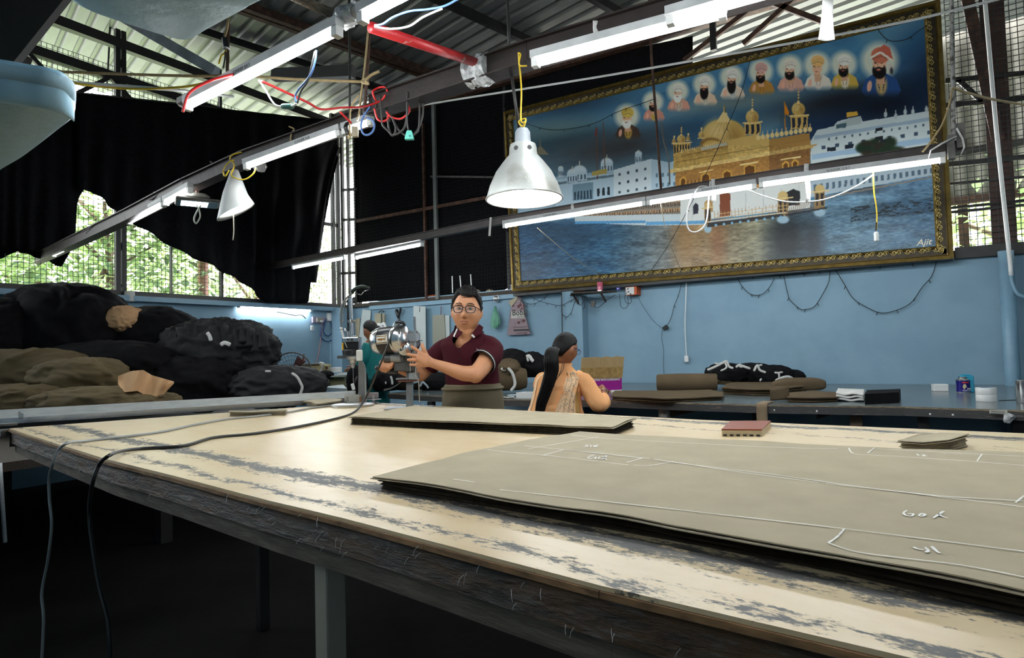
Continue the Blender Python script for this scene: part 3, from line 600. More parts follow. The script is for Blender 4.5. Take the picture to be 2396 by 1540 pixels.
for a, b, mit in ((qBL, qBR, 0), (qBR, qTR, 0), (qTR, qTL, 0), (qTL, qBL, 0)):
    d = (b - a).normalized(); inn = (ctr - (a + b) / 2); inn = (inn - d * inn.dot(d)).normalized(); L = (b - a).length
    rings = []
    for t, kk in ((0, 1), (L, -1)):
        rings.append([a + d * (t + kk * w_) + inn * w_ + Vector((0, 1, 0)) * (h + .05) for w_, h in MOLD])
    MB().loft(rings).build('frame_side', [M_gold], mural)
    hb = MB().bar(a + d * .05 + inn * .068 + Vector((0, .011, 0)), b - d * .05 + inn * .068 + Vector((0, .011, 0)), .012, .052, inn); hb.build('frame_hollow', M_gdark, mural)
    n = int((L - .2) / .105)
    for k in range(n + 1):
        p = a + d * (.1 + (L - .2) * k / n) + inn * .068 + Vector((0, .004, 0)); zx = Vector((0, 1, 0))
        up_ = inn; M_ = Matrix(((d.x, 0, up_.x, p.x), (d.y, 1, up_.y, p.y), (d.z, 0, up_.z, p.z), (0, 0, 0, 1)))
        piece(mesh_orn, 'scroll_ornament', M_, mural)
MB().box(tuple((qBL + qBR) / 2 + Vector((0, .10, -.015))), (4.6, .16, .03)).build('bracket_bar', M_black, mural)
# ------------------------------------------------------------------ light beams with their fluorescent tubes
M_batten = mat('grey batten', (.42, .43, .43), .5, var=.15, scale=12); M_beam = mat('brown black beam', (.022, .015, .013), .5, .2, var=.35, scale=10, bump=.15)
def beam(name, label, pts, w_, h, m=M_beam, cat='beam'):
    t = thing(name, label, cat, pts[0])
    for a, b in zip(pts, pts[1:]):
        a, b = Vector(a), Vector(b)
        MB().bar(a, b, w_, h).build('web', m, t)
        MB().bar(a - Vector((0, 0, h / 2)), b - Vector((0, 0, h / 2)), w_ * 1.7, .008).build('flange', m, t); MB().bar(a + Vector((0, 0, h / 2)), b + Vector((0, 0, h / 2)), w_ * 1.7, .008).build('flange', m, t)
    return t
def tube_light(a, b, label, drop=.0, group=None, r=.0135, side=None, mark=None, hw=.042):
    a, b = Vector(a), Vector(b); t = thing('tube_light', label, 'tube light', (a + b) / 2, group); d = (b - a).normalized(); u = ZU - d * d.z; u.normalize(); s_ = d.cross(u)
    MB().bar(a + u * .035, b + u * .035, hw, .035, u).build('batten', M_batten, t)
    MB().cyl(a + d * .03, b - d * .03, r, 14).build('tube', M_tube, t, 40)
    for p, k in ((a, 1), (b, -1)):
        MB().box(p + d * (k * .016) + u * .012, (.03, .034, .062), (d, s_, u)).build('end_cap', M_white, t)
    if mark:
        nrm = s_ if (CAM - a).dot(s_) > 0 else -s_; o_ = a + d * .45 + u * .026 + nrm * (hw / 2 + .0004)
        rd_ = d if d.dot(RH) > 0 else -d
        text(mark, .022, o_, rd_, u, M_black, 'marking', t)
    return t
# beam over the back table
b3 = [(615, 630, 2.5), (1175, 521, 2.5), (1700, 435, 2.5), (2262, 348, 2.5)]
beam('light_beam', 'long dark steel beam of tube lights hanging over the back table', [PZ(*p) + Vector((0, 0, .02)) for p in b3], .035, .07)
for (a, b, l, mk) in (((685, 627), (808, 604), 'lit tube light at the far end of the back table beam, beside the net hem', None), ((832, 604), (990, 572), 'lit tube light on the back table beam in front of the corner gap', None), ((1178, 530), (1512, 476), 'lit tube light on the back table beam just under the pendant lamp', 'SUNDER 8.8.3'), ((1514, 476), (1770, 436), 'lit tube light of the back table beam before the golden temple print', 'SUNDER 8.8.3'), ((1776, 434), (2212, 375), 'lit tube light at the bracket end of the back table beam', 'SUNDER 12.8.3')):
    tube_light(PZ(*a, 2.44), PZ(*b, 2.44), l, mark=mk)
# middle beam, bent where its two lengths meet
b2a = [(88, 606, 2.38), (300, 506, 2.42), (435, 436, 2.5), (575, 372, 2.6), (862, 272, 2.7)]
beam('light_beam', 'dark steel beam running away to the mesh wall with the cone lamp on it', [PZ(*p) for p in b2a], .05, .09)
b2b = [(872, 250, 2.66), (1115, 170, 2.66), (1240, 128, 2.66), (1520, 46, 2.66), (1760, -22, 2.66), (2700, -270, 2.66)]
beam('light_beam', 'broad dark brown steel beam carrying the pendant lamp on its yellow cord', [PZ(*p) for p in b2b], .06, .10)
for (a, b, z0, z1, l, mk) in (((125, 597), (222, 551), 2.35, 2.38, 'farthest lit tube light on the middle beam, in front of the bright mesh', None), ((302, 521), (384, 478), 2.38, 2.41, 'lit tube light on the middle beam just below the black tape band', None), ((386, 477), (446, 444), 2.41, 2.44, 'short lit tube light end beside the square flood lamp', None),
                              ((573, 392), (798, 311), 2.52, 2.62, 'lit tube light on the middle beam above the white cone lamp', 'SUNDER N.8'), ((803, 310), (872, 286), 2.62, 2.64, 'short lit tube light wrapped with blue wire under the red cable tangle', None)):
    tube_light(PZ(*a, z0), PZ(*b, z1), l, mark=mk)
tube_light(PZ(1246, 150, 2.58), PZ(1700, 32, 2.58), 'big lit tube light on the broad beam beside the pendant lamp', r=.017, hw=.06)
tube_light(PZ(1560, 52, 2.57), PZ(1890, -40, 2.57), 'lit tube light overlapping the broad beam above the mural print', r=.017, hw=.06)
tube_light(PZ(2050, -82, 2.57), PZ(2560, -230, 2.57), 'lit tube light on the broad beam past the hanging white strip', r=.017, hw=.06)
# near beam: white pipe with tubes, over the cutting table
b1 = [(425, 240, 2.56), (800, 44, 2.56), (1000, -50, 2.56), (1900, -480, 2.56)]
M_pipe = mat('dusty white pipe', (.40, .38, .35), .55, var=.25, scale=14)
near = thing('light_beam', 'dusty pipe carrying the two tube lights nearest the camera', 'beam', PZ(*b1[0]))
MB().tube([PZ(*p) for p in b1], .027, 12).build('pipe', M_pipe, near, True)
MB().bar(PZ(425, 240, 2.535), PZ(800, 52, 2.535), .05, .03).build('wood_strip', M_grey, near)
tube_light(PZ(436, 252, 2.48), PZ(795, 72, 2.48), 'lit tube light slanting above the drill machine, hung on a dusty pipe', mark='SUNDER 8.8.3')
tube_light(PZ(842, 46, 2.48), PZ(1060, -66, 2.48), 'lit tube light ending at the red cross pipe')
tube_light(PZ(1100, -84, 2.48), PZ(1500, -290, 2.48), 'lit tube light farther along the dusty pipe over the cutting table')
tube_light((.1, 1.66, 2.48), (1.25, 1.66, 2.48), 'lit tube light on the dusty pipe above the large cloth stack')
M_red = mat('red paint', srgb(168, 28, 34), .45, var=.2, scale=20, bump=.1, col2=srgb(186, 150, 140), thr=(.66, .72))
tag(MB().cyl(PZ(868, 64, 2.56), PZ(1118, 148, 2.68), .022, 14).build('cross_pipe', M_red, None, True), 'red painted cross pipe between the two light beams', 'pipe')
M_film = mat('clear wrapping film', (.45, .46, .46), .12, var=.4, scale=40, bump=.6, bscale=60)
def wrap(p, r, d, label, L=.1, seed=1):
    mb = MB(); d = Vector(d).normalized()
    mb.lathe([(r * (.75 + .4 * random.random()), -L / 2 + L * i / 9) for i in range(10)], p, d, 14); ob = mb.build('film_wrap', M_film, None, False)
    displace(ob, lambda c, n: Vector(n) * (.012 * noise.noise(c * 60))); return tag(ob, label, 'tape')
bd = (PZ(*b2b[1]) - PZ(*b2b[0]))
wrap(PZ(1122, 168, 2.66), .075, bd, 'crumpled clear film wrapped round the broad beam at the red pipe', .13)
wrap(PZ(815, 38, 2.56), .038, bd, 'crumpled clear film wrapped round the pipe end above the tube', .09)
wrap(PZ(822, 302, 2.63), .05, bd, 'black tape band holding the tube by the wire tangle', .045).data.materials[0] = M_black
wrap(PZ(606, 386, 2.55), .045, bd, 'black tape band round the tube above the cone lamp', .02).data.materials[0] = M_black
rope = mat('hairy jute rope', (.22, .17, .12), .9, var=.4, scale=60, bump=.6)
tag(MB().tube([PZ(806, 42, 2.57), PZ(745, 18, 2.6), PZ(680, -12, 2.64)], .019, 10).build('rope_wrapped_pipe', rope, None, True), 'pipe wrapped in jute rope running off above the tube light', 'pipe')
# hanging rods, wires and straps that carry the beams
def rod(px, y0, y1, dep, r, m, label, px2=None, roof=True):
    q = PD(px, y0, dep); top = [Vector((q.x, q.y, roof_z(q.x, 0) - .01))] if roof and q.z < 4.95 else []
    return tag(MB().tube(top + [q, PD((px + (px2 or px)) / 2 + .5, (y0 + y1) / 2, dep), PD(px2 or px, y1, dep)], r, 6).build('hanger_rod', m, None, True), label, 'rod')
rod(259, 30, 205, 7.4, .011, M_black, 'dark hanger rod in front of the pale roof strip', 250)
rod(818, 70, 300, 3.72, .008, M_black, 'thin dark hanger rod beside the jute tied wire')
rod(1187, -10, 140, 3.03, .008, M_black, 'thin dark hanger rod above the pendant lamp cord', 1192)
rod(1193, 150, 300, 3.03, .008, M_black, 'dark rod hanging behind the pendant lamp cord', 1214, False)
rod(1524, 130, 462, 5.10, .0105, M_rust, 'rusty hanger rod in front of the second haloed portrait', 1548)
rod(865, 64, 262, 3.46, .009, M_rust, 'rusty chain rod under the red cross pipe', 853)
rod(2226, -10, 330, 4.0, .015, mat('flaking white pipe', (.34, .33, .31), .7, var=.3, scale=30, col2=(.08, .07, .06), thr=(.5, .6)), 'flaking white pipe hanging at the mural edge', 2231)
sl = thing('hanger_bracket', 'grey steel channel bracket at the near end of the back table beam', 'bracket', PZ(2240, 340, 2.5))
for c_, dm in (((2225, 345), (.05, .06, .2)), ((2248, 318), (.06, .05, .2))): MB().box(PD(*c_, 4.0), Vector(dm) * .78).build('channel', M_grey, sl)
M_strap = mat('white cloth tape', (.62, .61, .58), .8, var=.1)
def strap(px, py, z, L, label, w_=.035, tilt=0, dep=None, m=None):
    if z > 2.6: py = 82
    if z == 2.5: py = float(np.interp(px, [615, 1175, 1700, 2262], [630, 521, 435, 348]))
    p = PZ(px, py, z); p = p - Vector((0, .045, -.06 if z == 2.5 else -.05)); fnx = RH
    ob = MB().grid(lambda u, v: p + fnx * ((u - .5) * w_ + tilt * v * L) + Vector((0, 0, -L * v)) + FH * (.008 * math.sin(v * 7)), 3, 10, thick=-FH * .0015).build('cloth_strap', m or M_strap, None, True); return tag(ob, label, 'strap')
strap(1890, 382, 2.5, .28, 'white cloth strap hanging over the back table beam by the lake print')
strap(1673, 420, 2.5, .17, 'white cloth strap knotted round the back table beam in front of the temple print', .03)
strap(1345, 478, 2.5, .12, 'white cloth strap knotted round the beam below the pendant lamp', .025)
strap(1155, 508, 2.5, .18, 'white cloth strap end dangling off the beam before the mural edge', .022, -.1)
strap(1404, 55, 2.66, .13, 'white cloth strap tied over the broad bright tube light', .022)
p0 = PD(1938, -30, 2.5)
tag(MB().grid(lambda u, v: p0 + RH * ((u - .5) * (.045 + .024 * v) - .016 * v) - ZU * (.215 * v) - FH * (.012 * math.sin(u * 3.1 + v * 3)), 6, 12, thick=FH * .002).build('paper_strip', mat('white paper strip', (.72, .72, .70), .7, var=.06), None, True), 'curled white strip hanging in front of the mural top', 'strip')
pts = [PD(2236, 320, 3.97), PD(2205, 335, 3.98), PD(2178, 352, 4.0), PD(2172, 374, 4.02)]
tag(MB().tube(pts, [.018, .021, .016, .006], 6, .3).build('knotted_rag', M_strap, None, True), 'white rag knotted round the end bracket at the mural edge', 'rag')
tag(MB().tube([PD(2238, 300, 3.97), PD(2252, 325, 3.96), PD(2256, 345, 3.96), PD(2248, 362, 3.97)], [.010, .011, .011, .006], 6, .4).build('knotted_rag', M_strap, None, True), 'white rag loop hanging from the flaking pipe', 'rag')

# ------------------------------------------------------------------ pendant lamp, cone lamp, flood lamp, wall tube
M_enam = mat('dusty enamel shade', (.50, .52, .50), .42, .45, var=.12, scale=8, bump=.15, bscale=70, col2=(.34, .33, .29), thr=(.5, .72))
M_bulb = mat('lit bulb', (1, 1, .97), .3, emit=30)
pc = PD(1227, 466, 3.0); k = 3.0 / FPX
la = thing('pendant_lamp', 'dusty white bell pendant lamp on a yellow cord below the broad beam', 'lamp', pc + Vector((0, 0, -.02)))
prof = [(89, 0), (88, 6), (80, 32), (66, 62), (50, 84), (40, 96), (33, 104), (32, 120), (30, 128), (20, 130)]
MB().lathe([(r_ * k, h * k) for r_, h in prof] + [((r_ - 1.5) * k, (h - 1) * k) for r_, h in reversed(prof)], pc, (0, 0, 1), 48, False).build('shade', M_enam, la, 45)
MB().tube([pc + Vector((89.5 * k * math.cos(i / 40 * 6.283), 89.5 * k * math.sin(i / 40 * 6.283), 0)) for i in range(40)], .004, 6, closed=True).build('rim', M_enam, la, True)
MB().lathe([(19 * k, 128 * k), (19 * k, 132 * k), (17.5 * k, 158 * k), (13 * k, 166 * k), (6 * k, 168 * k)], pc, (0, 0, 1), 24).build('socket_cap', mat('grey socket', (.30, .33, .36), .5), la, 40)
for a in (-1.75, -.75, .3): 
    d_ = (-FH) * math.cos(a + 1.2) + RH * math.sin(a + 1.2)
    MB().cyl(pc + Vector((0, 0, 113 * k)) + d_ * (31.2 * k), pc + Vector((0, 0, 113 * k)) + d_ * (33.2 * k), 5.5 * k, 12).build('vent_hole', M_black, la)
MB().ball(pc + Vector((0, 0, .045)), (.062, .062, .085), 16, 10).build('bulb', M_bulb, la, True)
M_yel = mat('yellow cable', srgb(206, 176, 40), .45, var=.1)
pts = [PD(1213, 124, 2.88), PD(1215, 150, 2.9), PD(1220, 210, 2.98), PD(1219, 280, 3.0), PD(1228, 286, 2.97), PD(1222, 296, 3.0), PD(1214, 284, 3.02), PD(1230, 278, 3.0), PD(1226, 296, 3.0), PD(1222, 305, 3.0)]
MB().tube(spline(pts, 6), .0042, 6).build('cord', M_yel, la, True)
cable('yellow_cable', [PD(1213, 124, 2.87), PD(1218, 128, 2.86), PD(1215, 152, 2.86), PD(1233, 154, 2.86)], .0042, M_yel, 'yellow cord looped over the broad beam above the pendant lamp')
cc = PD(549, 395, 4.19); kc = 4.19 / FPX
lc = thing('cone_lamp', 'plain white rolled cone lamp hanging from the middle beam', 'lamp', cc + Vector((0, 0, -.34)))
ax_ = (ZU - RH * .02).normalized()
def cone(u, v):
    a = u * 6.2832; r_ = (7 + 34 * v) * kc; c = cc - ax_ * (100 * kc * v)
    ext = (math.cos(a + .35) * 22 * kc + 2 * kc) * max(0, v - .6) / .4
    return c + (RH * -math.cos(a) + FH * math.sin(a)) * r_ - ax_ * ext * 1.0
MB().grid(cone, 40, 12, thick=(0, 0, .0008)).build('shade', mat('white sheet cone', (.62, .63, .62), .5, var=.04), lc, True)
MB().ball(cc - ax_ * (78 * kc), (.042, .042, .055), 12, 8).build('bulb', M_bulb, lc, True)
cable('pull_string', [PD(546, 500, 4.19), PD(547, 540, 4.19), PD(545, 562, 4.19)], .004, mat('cream string', (.5, .47, .38), .8), parent=lc, k=3)
for i, pts in enumerate(([(524, 412), (522, 400), (533, 382), (548, 374)], [(543, 405), (548, 385), (538, 372), (545, 362), (566, 356)], [(547, 392), (541, 410), (560, 420), (578, 418), (594, 405), (598, 392)], [(536, 398), (527, 412), (523, 404)])):
    cable('lamp_cord', [PD(*p, 4.13 - .03 * i) for p in pts], .0045, M_yel, 'yellow cord loop %s the white cone lamp' % ('hanging beside', 'looped on the beam above', 'slung across the neck of', 'drooping at the side of')[i])
fp = PD(462, 474, 4.42); fl_ = thing('flood_lamp', 'flat square lit flood lamp hanging under the middle beam', 'lamp', fp)
fx_, fy_ = (RH * .86 + FH * .5), (FH * .86 - RH * .5); fn = (ZU - FH * .12).normalized()
MB().bbox(fp, (.28, .22, .022), .006, (fx_, fy_, fn)).build('housing', M_grey, fl_)
MB().bbox(fp + fn * .035, (.16, .12, .05), .02, (fx_, fy_, fn)).build('heat_sink', M_grey, fl_)
MB().box(fp - fn * .0125 - fx_ * .02, (.17, .15, .003), (fx_, fy_, fn)).build('lit_panel', mat('lit panel', (.86, 1, .96), .3, emit=9), fl_)
MB().box(fp - fn * .0118, (.26, .20, .002), (fx_, fy_, fn)).build('glass', mat('dark teal glass', (.05, .12, .13), .12), fl_)
MB().bar(fp + fn * .05, fp + Vector((0, 0, .21)), .02, .02).build('hanger', M_rust, fl_)
cable('cable_loop', [PD(460, 480, 4.36), PD(466, 492, 4.36), PD(468, 508, 4.36), PD(459, 523, 4.36), PD(454, 514, 4.36), PD(459, 498, 4.36), PD(470, 481, 4.36)], .005, mat('pale cable', (.42, .43, .38), .5), parent=fl_)
ya_, yb_ = PX(556, 717, XW + .05), PX(729, 727, XW + .05)
tube_light(ya_, yb_, 'lit tube light fixed on the blue wall below the black net')
# ------------------------------------------------------------------ cutting table
ZT0 = .95
NL = PZ(25, 1003, ZT0); NR = PZ(2134, 1540, ZT0); TD = (NR - NL).normalized(); TN = Vector((-TD.y, TD.x, 0)); TANG = math.atan2(TD.y, TD.x)
def TL(x, v, z=ZT0): return NL + TD * x + TN * v + Vector((0, 0, z - ZT0))
def tl(px, py, z=ZT0): p = PZ(px, py, z) - NL; return p.dot(TD), p.dot(TN)
def PV(px, py, v): d = ray(px, py); q = NL + TN * v - CAM; return CAM + d * (q.dot(TN) / d.dot(TN))   # the upright plane v metres in from the near edge
def nodes_of(name, rough=.4):
    m = bpy.data.materials.new(name); m.use_nodes = True; MATS[name] = m; nt = m.node_tree; return m, nt, nt.nodes['Principled BSDF']
class NT:
    def __init__(s, nt): s.nt = nt
    def n(s, typ, **kw):
        o = s.nt.nodes.new(typ)
        for k, v in kw.items(): setattr(o, k, v)
        return o
    def math(s, op, a, b=0, clamp=False):
        o = s.n('ShaderNodeMath', operation=op, use_clamp=clamp)
        for i, x in enumerate((a, b)):
            if isinstance(x, (int, float)): o.inputs[i].default_value = x
            else: s.nt.links.new(x, o.inputs[i])
        return o.outputs[0]
    def noise(s, vec, scale, detail=4, sc=(1, 1, 1), rough=.55):
        mp = s.n('ShaderNodeMapping'); mp.inputs['Scale'].default_value = sc; s.nt.links.new(vec, mp.inputs[0])
        o = s.n('ShaderNodeTexNoise'); o.inputs['Scale'].default_value = scale; o.inputs['Detail'].default_value = detail; o.inputs['Roughness'].default_value = rough
        s.nt.links.new(mp.outputs[0], o.inputs['Vector']); return o.outputs['Fac']
    def ramp(s, x, lo, hi): o = s.n('ShaderNodeMapRange', interpolation_type='SMOOTHSTEP'); s.nt.links.new(x, o.inputs[0]); o.inputs[1].default_value = lo; o.inputs[2].default_value = hi; return o.outputs[0]
    def mix(s, f, a, b):
        o = s.n('ShaderNodeMix', data_type='RGBA')
        s.nt.links.new(f, o.inputs[0])
        for i, x in ((6, a), (7, b)):
            if isinstance(x, tuple): o.inputs[i].default_value = (*x[:3], 1)
            else: s.nt.links.new(x, o.inputs[i])
        return o.outputs[2]
M_top, nt, bs = nodes_of('worn cream laminate'); K = NT(nt); tc = K.n('ShaderNodeTexCoord').outputs['Object']
sp = K.n('ShaderNodeSeparateXYZ'); nt.links.new(tc, sp.inputs[0]); vY = sp.outputs['Y']
wob = K.math('MULTIPLY', K.math('SUBTRACT', K.noise(tc, 1.7, 3), .5), .14); v_ = K.math('ADD', vY, wob)
def band(c, w_): return K.math('SUBTRACT', 1.0, K.math('DIVIDE', K.math('ABSOLUTE', K.math('SUBTRACT', v_, c)), w_), True)
nA = K.noise(tc, 13, 10, (1, 2.6, 1), .74); nB = K.noise(tc, 2.2, 4, (1, 2.2, 1)); nC = K.noise(tc, 75, 6, (1, 2.2, 1), .72)
comb = K.math('ADD', K.math('MULTIPLY', nA, .62), K.math('MULTIPLY', nC, .38))
bsum = K.math('ADD', K.math('ADD', K.math('MULTIPLY', band(.165, .08), .225), K.math('MULTIPLY', band(.025, .045), .165)), K.math('ADD', K.math('MULTIPLY', band(1.70, .09), .20), K.math('MULTIPLY', band(1.5, .07), .11)))
fac = K.ramp(K.math('ADD', K.math('ADD', comb, bsum), K.math('MULTIPLY', K.math('SUBTRACT', nB, .5), .12)), .60, .68)
cream = K.mix(K.noise(tc, 1.1, 3), srgb(216, 190, 148), srgb(218, 201, 168)); cream = K.mix(K.ramp(K.noise(tc, 7, 5, (.7, 1.8, 1)), .4, .9), cream, srgb(204, 176, 130))
nt.links.new(K.mix(fac, cream, K.mix(nC, srgb(46, 47, 50), srgb(98, 96, 92))), bs.inputs['Base Color'])
nt.links.new(K.math('ADD', K.math('MULTIPLY', fac, .22), K.math('ADD', .27, K.math('MULTIPLY', nA, .12))), bs.inputs['Roughness'])
bp = K.n('ShaderNodeBump'); bp.inputs['Strength'].default_value = .14; bp.inputs['Distance'].default_value = .003; nt.links.new(K.math('SUBTRACT', K.noise(tc, 40, 4, (.8, 1.6, 1)), fac), bp.inputs['Height']); nt.links.new(bp.outputs[0], bs.inputs['Normal'])
table = thing('cutting_table', 'huge cutting table with worn cream top and grimy taped wooden edge', 'table', NL - Vector((0, 0, ZT0))); table.rotation_euler = (0, 0, TANG)
def tchild(mb, name, m, smooth=False, origin=None):  # a part of the table, built in the table's own axes
    o = mb.build(name, m, None, smooth, origin=origin if origin is not None else (0, 0, 0)); o.parent = table; return o
near_pts = [(-.02, .0), (.265, -.012), (.9, -.03), (1.523, -.045), (2.0, -.034), (2.474, -.031), (2.736, -.021), (2.968, -.021), (3.3, -.02), (3.634, 0), (5.3, .0)]
far_pts = [(5.3, 1.84), (3.693, 1.86), (2.665, 1.765), (1.5, 1.76), (.455, 1.762), (.37, 1.62)]
outl = near_pts + far_pts
tp = MB().prism([(x, y, ZT0 - .006) for x, y in outl], (0, 0, .006)); tchild(tp, 'tabletop', M_top, origin=(0, 0, ZT0 - .006))
M_tedge, nt, bs = nodes_of('taped grimy plywood edge'); K = NT(nt); tc = K.n('ShaderNodeTexCoord').outputs['Object']
a_ = K.noise(tc, 6, 6, (1, 1, 5)); b_ = K.noise(tc, 26, 6, (.6, 1, 3.5), .7)
c_ = K.mix(K.ramp(a_, .4, .62), (.030, .026, .022), (.11, .055, .022)); c_ = K.mix(K.ramp(b_, .52, .74), c_, (.16, .15, .135))
sx = K.n('ShaderNodeSeparateXYZ'); nt.links.new(tc, sx.inputs[0])
nt.links.new(c_, bs.inputs['Base Color']); nt.links.new(K.math('ADD', .16, K.math('MULTIPLY', a_, .5)), bs.inputs['Roughness'])
bp = K.n('ShaderNodeBump'); bp.inputs['Strength'].default_value = .9; bp.inputs['Distance'].default_value = .012; nt.links.new(K.math('ADD', b_, K.noise(tc, 18, 5, (1, 1, 2.5))), bp.inputs['Height']); nt.links.new(bp.outputs[0], bs.inputs['Normal'])
for (x0, y0), (x1, y1) in zip(near_pts, near_pts[1:]):
    n = max(2, int((x1 - x0) / .06))
    tchild(MB().grid(lambda u, v: Vector((x0 + (x1 - x0) * u, y0 + (y1 - y0) * u + .004 + .004 * noise.noise(Vector((x0 + (x1 - x0) * u, v * 3, 1)) * 9), ZT0 - .012 - .058 * v)), n, 4, thick=(0, .03, 0)), 'edge_board', M_tedge)
    tchild(MB().bar((x0, y0 + .035, ZT0 - .092), (x1, y1 + .035, ZT0 - .092), .03, .045), 'lower_rail', mat('dirty timber', (.10, .082, .06), .7, var=.5, scale=7, bump=.2, stretch=(1.5, 10, 10)))
    tchild(MB().bar((x0 + .0005, y0 - .001, ZT0 - .0105), (x1 - .0005, y1 - .001, ZT0 - .0105), .008, .009), 'edge_lip', mat('bare ply lip', (.26, .14, .06), .6, var=.5, scale=12, stretch=(2, 8, 8)))
for (x0, y0), (x1, y1) in zip(far_pts, far_pts[1:] + near_pts[:1]):
    tchild(MB().bar((x0, y0, ZT0 - .05), (x1, y1, ZT0 - .05), .03, .074), 'edge_board', M_darkw)
M_leg = mat('worn grey leg', (.30, .28, .23), .65, var=.35, scale=9, bump=.2, col2=(.50, .50, .47), thr=(.66, .70))
lx = (PV(772, 1330, .04) - NL).dot(TD)
for x, y in ((lx, .04), (.95, .75), (4.6, .06), (.60, 1.62), (2.7, 1.62), (4.4, 1.7)):
    tchild(MB().bbox((x, y, (ZT0 - .11) / 2), (.046, .046, ZT0 - .11), .003), 'leg', M_leg if y < .1 else M_black)  # legs farther in are coloured black to stand for the under-table shade
# strands of torn tape along the edge
rd = random.Random(4); st = MB()
for k in range(46):
    x = rd.choice((rd.uniform(1.2, 3.5), rd.uniform(2.4, 3.5))); z = ZT0 - rd.uniform(.002, .06); l = rd.uniform(.004, .016); a = rd.uniform(-.8, .8)
    y = np.interp(x, [p[0] for p in near_pts], [p[1] for p in near_pts]) - .008
    st.tube([(x, y, z), (x + l * math.sin(a) * .6, y - .006, z - l * .4), (x + l * math.sin(a), y - .008, z - l)], .00032, 4)
stuff(tchild(st, 'torn_tape', mat('clear tape strands', (.75, .76, .76), .2)))

# metal track along the table's short end
ra, rb = PZ(-40, 988, ZT0 + .012), PZ(835, 934, ZT0 + .012)
rl = thing('metal_track', 'long grey metal cutter track along the short end of the cutting table', 'track', ra)
M_trk = mat('pale grey track', (.62, .63, .61), .4, .0, var=.12, scale=14, stretch=(1, 1, 6)); MB().bar(ra, rb, .075, .022).build('track_plate', M_trk, rl); rs = (rb - ra).cross(ZU).normalized()
MB().bar(ra + Vector((0, 0, .03)) - rs * .03, rb + Vector((0, 0, .03)) - rs * .03, .008, .052).build('track_fence', M_trk, rl)
MB().bar(ra + rs * .034, rb + rs * .034 , .012, .03).build('track_lip', M_steel, rl)
hp = PZ(12, 1012, ZT0 - .02); MB().box(hp, (.05, .05, .03)).build('end_bracket', M_steel, rl)
MB().cyl(hp + Vector((-.02, .02, .03)), hp + Vector((-.02, .02, .04)), .035, 16).build('end_disc', M_grey, rl)
lb = PV(6, 1080, .02); tag(MB().bar(PV(0, 1085, .02), PV(12, 1270, .02), .032, .012, TN).build('support_bracket', M_alu, None), 'flat grey metal bracket hanging below the end of the metal track', 'bracket')

# ------------------------------------------------------------------ stacks of olive cloth on the table
OL = srgb(172, 161, 138)
M_ply = mat('olive drab cloth', OL, .9, var=.06, scale=9, bump=.25, bscale=420, spec=.15)
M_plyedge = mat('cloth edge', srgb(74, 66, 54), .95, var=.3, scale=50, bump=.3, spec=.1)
M_chalk = mat('white chalk', (.80, .80, .78), .9, var=.1)
def stack(name, label, outline, z0, h, layers, wavy, top_m=M_ply, side_m=M_plyedge, group=None, over=.012, sag=0.0, seed=0):
    """a pile of cloth plies: ridged sides one ridge per ply, and a top ply with its own wavy border"""
    P = [Vector(p) for p in outline]; n = len(P); c = sum(P, Vector()) / n
    dense = []
    for i in range(n):
        a, b = P[i], P[(i + 1) % n]; k = max(2, int((b - a).length / .025))
        dense += [a + (b - a) * (j / k) for j in range(k)]
    m = len(dense); rnd = lambda i, s_: noise.noise(Vector((dense[i].x * 4, dense[i].y * 4, s_ * .9 + seed)))
    def ring(z, off, s_): return [Vector((p.x, p.y, z)) + (Vector((c.x - p.x, c.y - p.y, 0)).normalized() * (off + wavy * rnd(i, s_))) for i, p in enumerate(dense)]
    rings = []
    for L in range(layers):
        za, zb = z0 + h * L / layers, z0 + h * (L + 1) / layers; o_ = .004 * (L % 3)
        rings += [ring(za + (zb - za) * .1, .006 + o_, L), ring((za + zb) / 2, .001 + o_, L + .2), ring(za + (zb - za) * .9, .006 + o_, L + .3)]
    t = thing(name, label, 'cloth stack', Vector((c.x, c.y, z0)), group)
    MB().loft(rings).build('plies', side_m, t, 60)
    def tops(z, dz): 
        r0 = [Vector((p.x, p.y, z + dz * abs(rnd(i, 50)) + .004 * rnd(i, 77))) - Vector((c.x - p.x, c.y - p.y, 0)).normalized() * (over + wavy * 1.6 * rnd(i, 60)) for i, p in enumerate(dense)]
        r1 = [v + (Vector((c.x, c.y, z)) - v) * .04 for v in r0]
        for v in r1: v.z = z
        return r0, r1
    for q, (dz, nm, ex) in enumerate(((.004, 'under_ply', 0), (.007, 'top_ply', .0035))):
        r0, r1 = tops(z0 + h + ex, dz)
        if q == 0: r0 = [v - Vector((c.x - v.x, c.y - v.y, 0)).normalized() * .006 for v in r0]
        mb = MB(); mb.loft([[v - Vector((0, 0, .002)) for v in r0], r0, r1], False); mb.f.append(tuple(2 * m + j for j in range(m)))
        mb.build(nm, top_m, t, 50, fix=True)
    return t
z1 = ZT0 + .026
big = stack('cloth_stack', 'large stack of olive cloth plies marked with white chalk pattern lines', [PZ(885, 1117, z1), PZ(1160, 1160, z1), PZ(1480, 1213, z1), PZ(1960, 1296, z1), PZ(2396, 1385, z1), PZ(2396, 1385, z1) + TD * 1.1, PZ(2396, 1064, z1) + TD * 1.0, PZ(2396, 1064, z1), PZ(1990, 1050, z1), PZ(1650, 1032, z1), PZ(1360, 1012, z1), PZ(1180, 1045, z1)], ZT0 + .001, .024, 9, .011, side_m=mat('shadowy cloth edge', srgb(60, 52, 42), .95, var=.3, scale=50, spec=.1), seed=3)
z2 = ZT0 + .03
